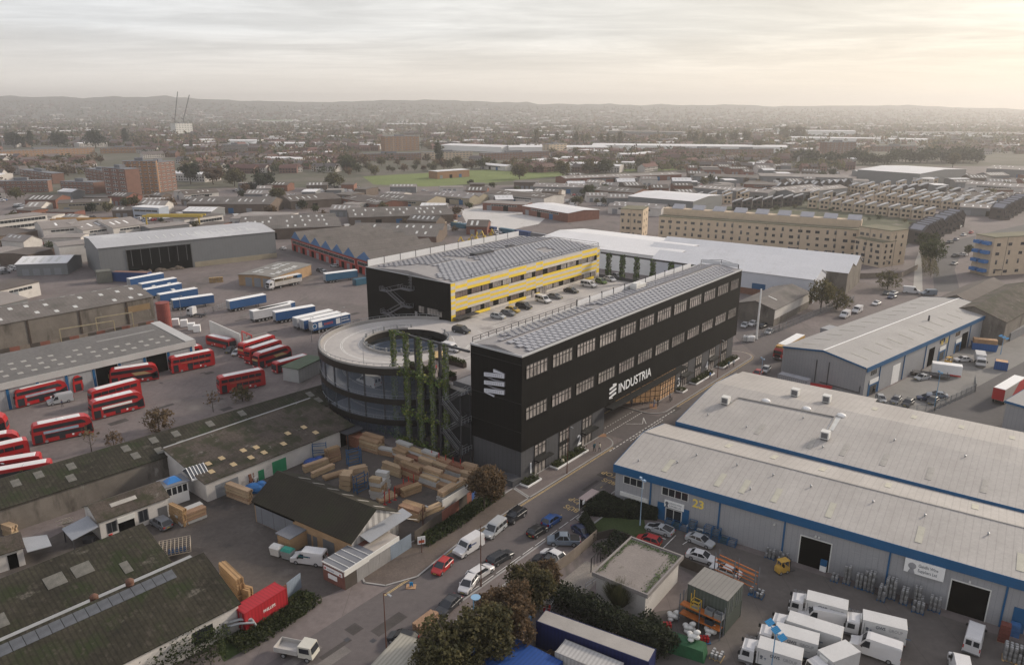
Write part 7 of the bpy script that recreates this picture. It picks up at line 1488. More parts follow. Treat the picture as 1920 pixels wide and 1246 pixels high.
stack(zA(830,730),zA(1180,850),[3,4],2,'timber pack on the racks of the front row',1,mix=(1,2,4),n=2)
stack(zA(1075,925),zA(1330,770),3,1,'long pale timber pack along the white wall by the fence',1,mix=(1,1,4),w=1.3)
stack(zA(805,1110),zA(1085,985),2,1,'long pale board pack against the rusty fence',1,w=1.2)
stack(zA(600,1060),zA(815,1130),3,2,'timber pack beside the white slatted gable',1,mix=(1,2),w=1.2)
stack(zA(590,850),zA(760,790),2,1,'timber pack between the red stakes',3); stack(zA(660,870),zA(850,800),2,1,'reddish timber pack right of the red stakes',2)
stack(zA(420,930),zA(600,860),1,2,'loose timber pack behind the gable ridge',1)
stack(zA(310,880),zA(420,900),5,3,'white edged board pack in the tall pale cube',4,h=.75,w=1.15,mix=(4,4,4,4,1))
stack(zA(-20,790),zA(90,800),3,2,'cream boxed board pack left of the pale cube, near end',1,h=.95,w=1.2); stack(zA(110,730),zA(290,690),3,1,'cream boxed board pack left of the pale cube, far end',1,h=.95,w=1.3)
stack(zB(135,850),zB(375,940),4,1,'timber pack in the stack in front of the long shed',2,mix=(2,1,4)); stack(zB(290,700),zB(390,730),3,1,'timber pack behind the stack in front of the long shed',3)
stack(zB(970,610),zB(1230,520),2,1,'long beam pack in the middle of the yard, farther one',1,w=.8); stack(zB(1060,660),zB(1290,560),2,1,'long beam pack in the middle of the yard, nearer one',1,w=.8)
stack(zB(1230,510),zB(1350,470),4,2,'brown timber pack beside the blue rack',2,w=.9); stack(zB(1190,690),zB(1420,620),1,2,'loose beam pack near the cream boxes',2,w=.8)
stack((343,988),(388,970),3,2,'timber pack on the dark rack beside the conservatory',1,mix=(1,4,2),w=1.2); stack((319,975),(345,988),4,1,'boards end of the dark rack beside the conservatory',5,w=.8)
stack((413,1095),(447,1128),4,1,'batten pack in the tall stack above the red container',5,h=.8,w=1.1); stack((440,1120),(466,1128),2,1,'batten pack low beside the red container',5,h=.8)
stack((786,1194),(822,1166),2,1,'timber pack left on the roadside under the trees',2,w=1.3)
stack((-4,1000),(24,1010),3,1,'timber pack at the left picture edge by the hut',1)
def simple(name,label,cat,px,parts,z=0,rz=0,group=None,loc=None):
 t = thing(name,label,cat,G(*px,z) if loc is None else loc,rz,group)
 for nm,mb,m in parts: mb.build(nm,m,t)
 return t
# red stakes are part of a steel bearer each
for k,(x,y) in enumerate(((965,545),(1040,570),(1113,595),(1190,620),(1268,640),(463,940),(512,915),(570,890),(662,800),(718,775),(772,752))): simple('steel_stake','red steel stake holding timber in the ' + ('back row' if k < 5 else 'packs by the gable'),'stake',zA(x,y),[('upright',bx(-.07,.07,-.07,.07,0,3.6 if k < 5 else 2.6),redmt),('foot',bx(-.3,.3,-.1,.1,0,.12),redmt)],group='red stakes '+('back row' if k < 5 else 'gable'))
rk = MB(); rk2 = MB()
for x in (0,2.6): [rk.box(x-.05,x+.05,y-.05,y+.05,0,3.4) for y in (0,1)]; rk2.bar((x,0,.2),(x,1,1.6),.03); rk2.bar((x,0,1.6),(x,1,3.0),.03)
for z in (.3,1.6,3.0): rk2.box(0,2.6,-.05,.05,z,z+.1); rk2.box(0,2.6,.95,1.05,z,z+.1)
for px,lb,rz in ((zB(1060,470),'blue steel rack in front of the long shed',.2),(zB(1530,830),'blue steel rack under the cream boxes',.9),(zB(1440,540),'blue steel rack of upright poles in the yard',.6)): simple('steel_rack',lb,'rack',px,[('upright',rk,bluefas),('shelf',rk2,bluefas)],rz=rz)
tp = MB(); tp.ell((0,0,.5),1.9,1.3,1.0,10,6); tp.ell((1.1,.6,.6),1.1,1.0,1.1,9,5)
simple('tarpaulin_heap','crumpled blue tarpaulin over goods by the long shed','tarpaulin',zB(1060,520),[('sheet',tp,M('blue_tarp',(.02,.06,.22),.3,1.5,.5,bump=.5))]); simple('tarpaulin_heap','bright blue tarpaulin draped on the timber in front of the long shed','tarpaulin',zB(440,790),[('sheet',tp,M('bright_tarp',(.03,.14,.36),.3,1.5,.5))])
def container(label,p0,p1,col,hz=2.6,w=2.44,words=None,cat='container',roofm_=None,z=0):
 a,b = G(*p0,z),G(*p1,z); f = Fr(a,atan2(b.y-a.y,b.x-a.x)); L = (b-a).length; t = thing('shipping_container',label,cat,(f.o.x,f.o.y,z),f.a); m = M('container_'+col[0],col[1],.08,.4,.6,rib=('x',.5,.45,.78),stain=((col[1][0]*.6,col[1][1]*.6,col[1][2]*.6),.5,.66,.1))
 bx(0,L,0,w,.1,hz).build('body',m,t); q = MB(); [q.box(*e) for e in ((-.04,.1,-.04,.1,.05,hz+.05),(L-.1,L+.04,-.04,.1,.05,hz+.05),(-.04,.1,w-.1,w+.04,.05,hz+.05),(L-.1,L+.04,w-.1,w+.04,.05,hz+.05),(.1,L-.1,-.03,.08,hz-.1,hz+.04),(.1,L-.1,w-.08,w+.03,hz-.1,hz+.04))]; q.build('corner_frame',M('frame_'+col[0],tuple(c*.8 for c in col[1])),t)
 bx(.1,L-.1,.1,w-.1,hz+.002,hz+.03).build('roof',roofm_ or m,t); q = MB(); [q.box(-.06,-.01,w*.5-s*.3-.03,w*.5-s*.3+.03,.2,hz-.15) for s in (-1,1,2,-2)]; q.build('door_bar',steel,t)
 if words: text('lettering',words,.62,white,t,(L*.42,-.035,1.35),RF,.004,.008,.85)
 return t
container('bright red container with white lettering beside the sheet fence',(462,1186),(540,1136),('red',(.36,.016,.024)),2.9,words='PHILLIPS',z=.3)
container('long navy trailer body with dirty pale roof at the bottom edge',(1005,1212),(1213,1292),('navy',(.010,.016,.075)),3.9,2.55,roofm_=M('dirty_roof',(.30,.28,.26)))
container('white box body half cut by the bottom edge',(1040,1262),(1150,1310),('white',(.40,.39,.38)),3.2,2.6)
container('blue container roof at the bottom edge left of the navy trailer',(880,1262),(1000,1330),('blue',(.012,.06,.24)),2.6,6)
container('cream roofed cabin with blue edge at the bottom edge',(690,1290),(790,1330),('cream',(.34,.32,.27)),2.8,7)
CG = ('drabgreen',(.085,.10,.085)); grf = M('container_grey_roof',(.20,.19,.175),.1,.4,.8,rib=('x',.6,.2,.8))
container('drab green container, lower of the stacked pair in the wine yard',(1285,1156),(1358,1190),CG,2.6,4.9);
a = G(1285,1156); b = G(1358,1190); f = Fr(a,atan2(b.y-a.y,b.x-a.x)); t = thing('shipping_container','drab green container, upper of the stacked pair in the wine yard','container',(a.x,a.y,2.66),f.a); L = (b-a).length; bx(0,L,0,4.9,0,2.55).build('body',M('container_drabgreen',CG[1]),t); bx(-.05,L+.05,-.05,4.95,2.56,2.64).build('roof',grf,t); q = MB(); [q.box(L+.01,L+.05,y,y+.06,.1,2.4) for y in (.4,1.2,1.7,2.9,3.6,4.4)]; q.build('door_bar',steel,t)
rk = MB(); rk2 = MB(); WR = f
for x in (-.3,2.6,5.6): [rk.box(x-.05,x+.05,y-.05,y+.05,0,4.4) for y in (-1.4,-.4)]
for z in (1.3,2.7): [rk2.box(-.3,5.6,y-.04,y+.04,z,z+.12) for y in (-1.4,-.4)]; rk2.box(-.2,5.5,-1.35,-.45,z+.12,z+.16)
t = fthing('pallet_rack','orange beamed pallet racking in front of the green containers','rack',f); rk.build('upright',M('rack_grey',(.12,.13,.15)),t); rk2.build('beam',M('rack_orange',(.42,.13,.03),.1,1,.6),t)
for x,m_,z,nm,cat,lb in ((3.2,steel,2.86,'storage_bin','bin','grey open bin on the racking, left one'),(4.5,steel,2.86,'storage_bin','bin','grey open bin on the racking, right one'),(3.3,M('dark_goods',(.03,.04,.05)),1.46,'goods_crate','crate','dark crate on the lower rack shelf')):
 o = thing(nm,lb,cat,WR.g(x,-1.3,z),WR.a); q = MB(); [q.box(*e) for e in ((0,1.1,0,.04,0,.75),(0,1.1,.8,.84,0,.75),(0,.04,.04,.8,0,.75),(1.06,1.1,.04,.8,0,.75),(.04,1.06,.04,.8,0,.05))]; q.build('side',m_,o)
yc = MB(); [yc.bar((x,y,0),(x,y,1.1 if x else 2.2),.04) for x in (0,1.1) for y in (0,.9)]; [yc.bar((0,y,z),(1.1,y,z),.035) for y in (0,.9) for z in (.05,.55,1.1)]; [yc.bar((x,0,z),(x,.9,z),.035) for x in (0,1.1) for z in (.05,.55,1.1)]
o = thing('safety_cage','yellow access cage on top of the racking','cage',WR.g(1.2,-1.3,2.86),WR.a); yc.build('tube_frame',M('safety_yellow',(.50,.32,.04),.1,1,.5),o); bx(0,1.1,0,.9,0,.04).build('floor',steel,o)
f = fr2((1338,1082),(1412,1118)); t = fthing('pallet_rack','empty orange racking frame behind the green containers','rack',f); rk = MB(); rk2 = MB()
for x in (0,f.L*.5,f.L): [rk.box(x-.06,x+.06,y-.06,y+.06,0,4.2) for y in (0,1.1)]
for z in (1.4,2.7,3.3): [rk2.box(0,f.L,y-.05,y+.05,z,z+.12) for y in (0,1.1)]
rk.build('upright',M('rack_grey',(.12,.13,.15)),t); rk2.build('beam',M('rack_orange',(.42,.13,.03)),t)
gt = MB(); gt.hexa([(-2.4,-1.1,0),(2.4,-1.1,0),(2.4,1.1,0),(-2.4,1.1,0),(-2.1,-.9,1.7),(2.1,-.9,1.5),(2.1,.9,1.6),(-2.1,.9,1.8)]); gt.ell((-.8,.1,1.6),1.3,.7,.35,9,5)
simple('tarpaulin_heap','green tarpaulin covered stack in front of the racking','tarpaulin',(1288,1222),[('sheet',gt,M('green_tarp',(.018,.085,.035),.25,1.2,.6,bump=.5))],rz=-.45)
sk = MB(); [sk.ell((.5*math.sin(i*2.1),.45*cos(i*1.7),.35+.42*(i//5)),.42,.36,.3,8,5) for i in range(11)]
for px,lb in (((1292,1182),'heap of white grey sacks beside the racking, left'),((1262,1160),'heap of white sacks along the brick racking'),((1332,1188),'wire cage of white bottles by the container door'),((1300,1198),'white sack pile on top of the green tarpaulin')): simple('sack_pile',lb,'sacks',px,[('sacks',sk,offw)],z=0 if 'tarp' not in lb else 1.7)
rg_ = MB(); [rg_.cyl((x*.42,y*.42,0),(x*.42,y*.42,.75),.17,n=8) or rg_.ell((x*.42,y*.42,.75),.17,.17,.14,8,4) for x in range(3) for y in range(2)]
simple('gas_bottles','cluster of red gas bottles on a blue tray','gas bottles',(1315,1204),[('bottle',rg_,redmt),('tray',bx(-.3,1.2,-.3,.8,0,.08),bluefas)]); simple('gas_bottles','red gas bottles inside the racking corner','gas bottles',(1245,1178),[('bottle',rg_,redmt)])
# kegs: one mesh, many kegs
kb = MB(); kb.cyl((0,0,0),(0,0,.06),.2,n=10,m=1); kb.cyl((0,0,.06),(0,0,.16),.2,.23,10); kb.cyl((0,0,.16),(0,0,.5),.235,n=10); kb.cyl((0,0,.5),(0,0,.6),.23,.2,10); kb.cyl((0,0,.6),(0,0,.66),.2,.19,10,1,True,2)
KM = kb.mesh('keg',[M('keg_steel',(.30,.30,.30),.15,2,.4,.5,rnd=.3),M('keg_rim',(.2,.2,.2),.1,2,.5,.4),M('keg_top',(.42,.42,.42),.1,2,.4,.4)])
pm = MB(); [pm.box(-.62,.62,y-.06,y+.06,.12,.15) for y in (-.5,-.25,0,.25,.5)]; [pm.box(x-.05,x+.05,-.6,.6,0,.12) for x in (-.55,0,.55)]
PM = {'blue': pm.mesh('pallet',bluefas),'wood': pm.mesh('pallet',timber)}
def kegs(x,y,nx,ny,nz,label,pal='blue',f=U23['f'],hz=.7):
 o = bpy.data.objects.new('pallet',PM[pal]); COL.objects.link(o); o.location = f.g(x,y); o.rotation_euler = (0,0,f.a); o.scale = (nx/2.4,ny/2.4,1); tag(o,f'{pal} pallet under the '+label,'pallet')
 rng = random.Random(int(x*10))
 for k in range(nz):
  for i in range(nx):
   for j in range(ny):
    if k == nz-1 and rng.random() < .2: continue
    o = bpy.data.objects.new('keg',KM); COL.objects.link(o); o.location = f.g(x+(i-(nx-1)/2)*.5+rng.gauss(0,.015),y+(j-(ny-1)/2)*.5+rng.gauss(0,.015),.16+k*hz); o.rotation_euler = (0,0,rng.random()*6); tag(o,'steel keg in the '+label,'keg',label)
A_,B_ = DX; C_,E_ = DX2
for x,y,nx,ny,nz,lb in ((A_-2.0,-1.1,3,2,2,'keg stack just left of the first dark door'),(A_-3.9,-1.1,3,2,2,'keg stack two left of the first dark door'),(B_+1.3,-1.5,2,3,1,'low keg group right of the first dark door'),(B_+2.9,-1.4,2,2,4,'tall keg column before the closed shutter'),(B_+4.5,-1.5,2,2,3,'keg group before the closed shutter'),(B_+5.8,-1.2,3,3,4,'brown keg block before the closed shutter'),(B_+7.7,-2.6,2,3,3,'keg block out in the yard'),(B_+8.6,-1.3,3,3,4,'keg block right of the closed shutter'),(B_+10.4,-1.6,2,3,3,'keg block below the wine sign, left'),(B_+11.9,-1.2,2,2,4,'tall keg column below the wine sign'),(B_+12.3,-2.8,3,2,2,'low kegs below the wine sign'),(C_-3.2,-1.2,2,2,2,'keg group nearer the second dark door'),(C_-1.4,-1.2,3,2,3,'keg group beside the second dark door')): kegs(x,y,nx,ny,nz,lb)
p = U23['f'].l(G(1905,1240)); kegs(p[0],p[1],6,3,3,'large keg block at the bottom right corner','wood'); p = U23['f'].l(G(1418,1115)); kegs(p[0],p[1],4,3,1,'kegs on the pallet beside the orange frame','blue'); p = U23['f'].l(G(1344,1232)); kegs(p[0],p[1],3,3,1,'kegs on the pallet by the green tarpaulin','wood'); p = U23['f'].l(G(1434,1238)); kegs(p[0],p[1],4,2,1,'kegs behind the solar lamp post','wood')
# wire crates, air conditioners, goods by the wall
cm = MB(); [cm.bar((x,y,0),(x,y,1.05),.035) for x in (-.6,.6) for y in (-.5,.5)]; [cm.bar((-.6,y,z),(.6,y,z),.03) for y in (-.5,.5) for z in (.1,.4,.7,1.0)]; [cm.bar((x,-.5,z),(x,.5,z),.03) for x in (-.6,.6) for z in (.1,.4,.7,1.0)]; cm.box(-.55,.55,-.45,.45,.12,.7,1)
for i in range(9):
 x = 10.6+i*1.32; me = cm.mesh('crate',[bluefas,(M('crate_goods',(.10,.10,.09),.4,3,.8),M('crate_bottles',(.05,.07,.05),.4,3,.4),M('crate_grey',(.18,.17,.16),.3,3,.8))[i % 3]])
 for z in ((0,) if i not in (3,5,6) else (0,1.1)): o = bpy.data.objects.new('wire_crate',me); COL.objects.link(o); o.location = U23['f'].g(x if x < A_-5 else A_-5.5-(8-i)*.1,-1.0,z); o.rotation_euler = (0,0,U23['f'].a); tag(o,'blue wire crate of goods along the wall left of the dark door','crate','blue wire crates along the wall')
for i in range(4): o = thing('air_conditioner','grey outdoor fan unit beside the trade entrance','air conditioner',U23['f'].g(7.0+7.0+i*1.05,-.7),U23['f'].a,'outdoor fan units beside the trade entrance'); bx(-.48,.48,-.2,.2,.05,.95).build('casing',offw,o); q = MB(); q.cyl((-.1,-.2,.5),(-.1,-.23,.5),.36,n=12); q.build('fan_grille',darkst,o)
for px,lb,m_,hz in (((1880,1200),'stack of dark drink crates with red print at the far right',M('drink_crate',(.14,.04,.03),.4,4,.7),2.6),((1900,1190),'pile of blue and white plastic goods at the far right',M('blue_plastic',(.04,.12,.28),.3,2,.5),1.8),((1913,1175),'red wrapped goods heap at the right edge',M('red_wrap',(.28,.05,.05),.3,2,.6),1.6)):
 mb = MB(); [mb.box(-.6+.02*k,.6-.02*(k % 2),-.5,.5,k*hz/4,(k+1)*hz/4-.04) for k in range(4)]; simple('goods_stack',lb,'goods',px,[('load',mb,m_),('pallet',bx(-.62,.62,-.52,.52,-.02,-.001),timber)],z=.03,rz=U23['f'].a)
def forklift(label,px,rz):
 t = thing('forklift',label,'forklift',G(*px),rz); b = MB(); b.box(-1.2,.7,-.55,.55,.3,.95); b.hexa([(-1.2,-.55,.95),(-.5,-.55,.95),(-.5,.55,.95),(-1.2,.55,.95),(-1.1,-.5,1.25),(-.5,-.5,1.25),(-.5,.5,1.25),(-1.1,.5,1.25)]); b.build('body',M('fork_yellow',(.50,.30,.06),.1,1,.5),t)
 b = MB(); [b.bar((x,y,.95),(x*.9,y*.9,2.1),.04) for x in (-.9,.6) for y in (-.5,.5)]; b.box(-.95,.65,-.55,.55,2.1,2.16); b.build('roof_guard',M('fork_yellow',(.5,.3,.06)),t); b = MB(); [b.bar((.85,y,.1),(.85,y,2.3),.06) for y in (-.35,.35)]; [b.bar((.8,y,z),(.8,-y,z),.04) for y in (.35,) for z in (.5,1.4,2.25)]; b.build('mast',darkst,t); [bx(.9,1.9,y-.06,y+.06,.08,.13).build('fork',darkst,t) for y in (-.3,.3)]; bx(-.5,0,-.25,.25,.95,1.35).build('seat',black,t); wheels(t,[.35,-.8],.45,.28,.2)
forklift('yellow forklift facing the first dark loading door',(1468,1072),.35); forklift('yellow forklift in the yard of the long grey unit',(1778,683),.5)
# containers, tank and other things further back
container('orange and grey container pair at the right edge, upper one',(1895,622),(1925,604),('orange',(.40,.17,.05)),2.6,5,z=2.62); container('grey container at the right edge, lower one',(1893,640),(1928,622),('grey',(.20,.20,.21)),2.6,5); container('long pale grey trailer body at the end of the grey unit',(1456,721),(1510,735),('paleg',(.34,.34,.36)),2.9); container('low rust container row along the back wall of the unit yard',(1868,607),(1905,613),('rust',(.16,.07,.05)),2.4); container('green blue box trailer with rust edge beside the hangar',(212,528),(278,530),('hangarblue',(.015,.05,.17)),3.9,3,roofm_=M('rust_edge',(.2,.11,.08))); container('drab beige bay beside the hangar corner',(184,532),(212,529),('beige',(.15,.15,.13)),4.6,5)
container('small teal container by the humped trailer',(668,536),(690,532),('teal',(.03,.11,.17)),2.4)
for i,(x,y,c) in enumerate(((845,425,'cyan'),(870,427,'blue2'),(900,431,'blue2'),(935,436,'cyan'),(965,440,'blue2'),(995,445,'grey'))): container(f'{("teal", "blue", "blue", "teal", "blue", "grey")[i]} container in the row behind the yellow block, {("first", "second", "third", "fourth", "fifth", "last")[i]} from the left',(x,y),(x+26,y+4),(c,{'cyan': (.05,.14,.2),'blue2': (.03,.07,.19),'grey': (.2,.2,.21)}[c]),2.6)
q = MB(); q.cyl((0,0,0),(0,0,8.6),1.95,n=24,m=0); q.cyl((0,0,8.6),(0,0,8.75),2.05,n=24,m=0)
qr = MB(); [qr.cyl((0,0,z),(0,0,z+.1),1.99,n=24) for z in (2,4.2,6.4)]
simple('storage_tank','tall rust red cylindrical tank at the lorry yard corner','tank',(311,618),[('shell',q,M('tank_red',(.21,.05,.04),.15,.4,.7,stain=((.14,.04,.035),.4,.55,.2,(1,1,.2)))),('hoop',qr,M('tank_hoop',(.15,.04,.035)))])
ib = MB(); ib.box(-.6,.6,-.5,.5,.15,1.15)
for k,(x,y) in enumerate(((330,610),(346,612),(360,618),(370,622))): simple('tote_tank','white tote tank in the row below the red tank','tank',(x,y),[('bottle',MB().box(-1,1,-.9,.9,.15,2.2),white),('base',MB().box(-1.05,1.05,-.95,.95,0,.14),darkst)],rz=.3,group='white tote tanks below the red tank')
q = MB(); [q.box(-3+1.3*i,-1.8+1.3*i,-.6,.6,j*.15,j*.15+.11) for i in range(4) for j in range(14) if (i+j) % 9]
simple('pallet_stack','stacks of wooden pallets by the hangar forecourt','pallets',(408,529),[('pallets',q,timber)],rz=.4); q2 = MB(); [q2.box(-4+1.25*i,-2.85+1.25*i,-1,1,j*.16,j*.16+.12) for i in range(7) for j in range(9+(i*3) % 4)]
b0 = G(1822,655); b1 = G(1868,660); a_ = atan2(b1.y-b0.y,b1.x-b0.x); t = thing('open_skip','long blue open skip of boards in the unit yard','skip',b0,a_); L = (b1-b0).length; q = MB(); q.hexa([(0,0,0),(L,0,0),(L,2.4,0),(0,2.4,0),(-.2,-.1,2.0),(L+.2,-.1,2.0),(L+.2,2.5,2.0),(-.2,2.5,2.0)]); q.build('hull',M('skip_blue',(.015,.09,.27),.12,.5,.5,rib=('x',.7,.12,.7)),t)
q = MB(); [q.box(.1+1.2*i,1.25+1.2*i,.2,2.2,2.02+j*.16,2.14+j*.16) for i in range(int(L/1.2)) for j in range(8+(i*5) % 5)]; o = q.build('pallet_stack',timber); o.location = b0; o.rotation_euler = (0,0,a_); tag(o,'wooden pallets piled on the long blue skip','pallets')
container('blue roll cage container with wood chips by the unit road',(1863,692),(1888,696),('rollblue',(.02,.08,.25)),2.3,2.6,roofm_=timber)
f = fr2((395,628),(452,655)); t = fthing('wash_bay','pale bus wash bay screen with rusty gantry','wash bay',f); bx(0,f.L,0,.3,0,4.6).build('screen',offw,t); q = MB(); [q.box(f.L+x-.1,f.L+x+.1,2,2.2,0,4.4) for x in (-3,0,3)]; q.box(f.L-3,f.L+3,2,2.3,4.2,4.5); q.build('gantry',redmt,t); bx(f.L+2.5,f.L+2.8,.5,7,0,4.2).build('side_wall',concrete,t)
f = fr2((561,718),(594,702)); t = fthing('bin_store','grey panelled store with green flat roof beside the ramp','store',f); bx(0,f.L+3,0,5,0,3.6).build('wall',M('pale_boarding',(.36,.36,.35),.08,.4,.7,rib=('x',1.1,.06,.6)),t); bx(-.2,f.L+3.2,-.2,5.2,3.6,3.8).build('roof',M('green_roof',(.08,.11,.07),.15,.3,.8),t)
for px,m_,lid,lb in (((520,1040),offw,offw,'pale wheeled bin by the yard meter house'),((541,1046),M('bin_grey',(.25,.27,.27)),M('bin_green',(.03,.22,.17)),'green lidded wheeled bin beside the white van'),((1399,640),white,white,'white waste container at the road bend, left'),((1409,640),white,white,'white waste container at the road bend, right')):
 q = MB(); q.hexa([(-.6,-.45,.15),(.6,-.45,.15),(.6,.45,.15),(-.6,.45,.15),(-.68,-.55,1.15),(.68,-.55,1.15),(.68,.55,1.15),(-.68,.55,1.15)]); q2 = MB(); q2.hexa([(-.7,-.57,1.16),(.7,-.57,1.16),(.7,.57,1.16),(-.7,.57,1.16),(-.6,-.3,1.4),(.6,-.3,1.4),(.6,.3,1.4),(-.6,.3,1.4)]); q3 = MB(); [q3.cyl((x,y-.04,.09),(x,y+.04,.09),.09,n=8) for x in (-.5,.5) for y in (-.35,.35)]; t = simple('wheeled_bin',lb,'bin',px,[('bin_body',q,m_),('lid',q2,lid),('castor',q3,black)],rz=-.4); t.scale = (1.3,)*3
q = MB(); [q.bar((x,y,0),(x,y,2.3),.04) for x in (-.8,.8) for y in (-.8,.8)]; [q.bar((-.8,y,z),(.8,y,z),.03) for y in (-.8,.8) for z in (.05,.8,1.55,2.3)]; [q.bar((x,-.8,z),(x,.8,z),.03) for x in (-.8,.8) for z in (.05,.8,1.55,2.3)]; [q.bar((-.8+.2*k,-.8,2.3),(-.8+.2*k,.8,2.3),.015) for k in range(9)]
simple('gas_cage','grey wire cage of red bottles behind the navy trailer','cage',(1026,1150),[('frame',q,steel),('bottle',MB().cyl((-.3,-.3,.1),(-.3,-.3,1.3),.18,n=8).cyl((.3,.2,.1),(.3,.2,1.3),.18,n=8).cyl((.35,-.4,.1),(.35,-.4,1.3),.18,n=8),redmt)],rz=-.4)
for px,lb in (((1178,1205),'red plastic road barrier behind the navy trailer, left one'),((1198,1214),'red plastic road barrier behind the navy trailer, right one'),((958,1205),'toppled red barrier by the blue bins')): q = MB(); q.hexa([(-.6,-.2,0),(.6,-.2,0),(.6,.2,0),(-.6,.2,0),(-.55,-.08,.9),(.55,-.08,.9),(.55,.08,.9),(-.55,.08,.9)]); simple('road_barrier',lb,'barrier',px,[('block',q,redmt)],rz=-.4)
for k,(x,y) in enumerate(((978,1180),(988,1172))): q = MB(); q.box(-.5,.5,-.5,.5,0,1.3); q.ell((0,0,1.3),.5,.5,.25,8,4); simple('plastic_drum',('blue plastic drum box left of the navy trailer, nearer','blue plastic drum box left of the navy trailer, farther')[k],'drum',(x,y),[('tub',q,bluefas)],rz=-.4)
q = MB(); q.cyl((0,-.3,.75),(0,-.25,.75),.75,n=16); q.cyl((0,.25,.75),(0,.3,.75),.75,n=16); q.cyl((0,-.25,.75),(0,.25,.75),.35,n=12); simple('cable_drum','wooden cable drum beside the navy trailer','cable drum',(1032,1238),[('reel',q,M('drum_wood',(.16,.11,.07),.2,1,.9))],rz=.8)
q = MB(); [q.tube([(0,0,.1+.16*k),(.3,.2,.3+.1*k),(.5,-.1,.2+.14*k)],.06,5) for k in range(5)]; simple('pipe_pallet','bright blue strapping heap on a pallet at the kerb','pallet',(768,1100),[('coil',q,M('cyan_plastic',(.02,.22,.45),.1,1,.4)),('pallet',bx(-.5,.9,-.5,.6,0,.1),timber)])
q = MB(); [q.box(-2.2,2.2,-1.6+.4*k,-1.55+.4*k,1.0+.12*k,1.06+.12*k) for k in range(9)]; [q.box(-2.2+.55*k,-2.15+.55*k,-1.6,1.7,1.0,2.0) for k in range(9)]; simple('window_frames','rack of pale timber window frames over blue sheet beside the mossy shed','frames',(330,1040),[('frames',q,M('pale_frame',(.44,.38,.3))),('blue_sheet',bx(-1,1.6,-.8,.6,.8,.95),M('bright_tarp',(.03,.14,.36)))],rz=.4)
dk = MB(); dk.tube([(0,0,3.2),(2,.3,3.4),(4.2,.6,2.9),(5,.6,1)],.28,8); dk.tube([(0,-.7,2.8),(2.2,-.4,3.0),(4.8,.1,2.4)],.25,8); dk.cyl((-.4,-.2,.2),(-.4,-.2,3.6),.55,n=10); simple('dust_extractor','grey dust pipes joining the mossy shed to the red container','dust pipes',(432,1192),[('duct',dk,steel)],rz=.2).scale = (.66,)*3
rl = MB(); rl.box(-4.6,4.6,-1.2,1.2,.8,1.0); [rl.box(x-.05,x+.05,y-.05,y+.05,1.0,1.6) for x in (-4,-2,0,2,4) for y in (-1.1,1.1)]
simple('flatbed_trailer','dark flat trailer with stakes beside the silver saloon','trailer',(1742,706),[('bed',rl,darkst),('wheel',MB().cyl((-3,-1.1,.4),(-3,1.1,.4),.4,n=10).cyl((-2,-1.1,.4),(-2,1.1,.4),.4,n=10),black)],rz=-.5); simple('lorry_box','loose white box body standing beside the flat trailer','box body',(1773,702),[('body',bx(-3.4,3.4,-1.2,1.2,.6,3.0),white),('skirt',bx(.5,3.3,-1.25,-1.2,.2,.6),redmt)],rz=-.45); sk_ = MB(); sk_.hexa([(-2,-.8,0),(2,-.8,0),(2,.8,0),(-2,.8,0),(-2.6,-1,1.2),(2.6,-1,1.2),(2.6,1,1.2),(-2.6,1,1.2)]); simple('red_skip','red skip at the end wall of the long grey unit','skip',(1538,731),[('hull',sk_,redmt)],rz=-.5)
# builders yard clutter behind the yellow block
rng = random.Random(31)
cl = [M('clutter_buff',(.34,.27,.19),.3,1,.9,rnd=.3),M('clutter_yellow',(.48,.34,.05),.1,1,.6),M('clutter_white',(.5,.49,.47),.1,1,.7),M('clutter_rust',(.2,.1,.07),.2,1,.9),bluefas]
for k in range(46):
 x = rng.uniform(735,860); y = 440-(x-735)*.22+rng.uniform(-10,14); m_ = rng.choice(cl); q = MB(); [q.box(-rng.uniform(.6,2),rng.uniform(.6,2),-.8,.8,j*.7,j*.7+.6) for j in range(rng.randint(1,4))]; o = q.build('material_stack',m_); o.location = G(x,y); o.rotation_euler = (0,0,rng.random()*3); tag(o,f'{m_.name.split("_")[-1]} stack of building materials in the builders yard','stack','builders yard stacks '+m_.name)
for k,(x,y) in enumerate(((880,452),(893,448),(908,446),(868,456),(920,441))): q = MB(); q.bar((0,0,.6),(1.4,0,3.6),.22); q.bar((1.4,0,3.6),(3.2,.2,1.4),.18); q.box(-.9,.9,-.8,.8,0,.7); q.box(-.6,.4,-.5,.5,.7,1.4); o = simple('access_lift','yellow access lift with folded arm in the hire yard','access lift',(x,y),[('boom',q,cl[1])],rz=k*1.3,group='yellow access lifts in the hire yard')
for k in range(14): x = 875+rng.random()*90; car(('hatch','saloon','suv')[k % 3],('white','silver','dark','red','white')[k % 5],(x+9,436+(x-875)*.07+rng.uniform(-6,4)),(x,435+(x-875)*.07+rng.uniform(-5,3)),'L',f"{('white', 'silver', 'dark', 'red', 'white')[k % 5]} {('small car', 'saloon', 'off roader')[k % 3]} in the hire yard behind the yellow block",group='hire yard cars '+('white','silver','dark','red','white')[k % 5]+str(k % 3))
for k in range(16): x = 1250+k*16; o,f_ = van_proto('mid','white') if k % 3 else car_proto('saloon','dark',True); p = G(605+(k % 8)*9,352+(k//8)*8); r = put(o,f_,p,.5,('white van' if k % 3 else 'dark car')+' parked beside the slate roofed shed left of the field','vehicles by the slate shed '+('v' if k % 3 else 'c'),'van' if k % 3 else 'car')
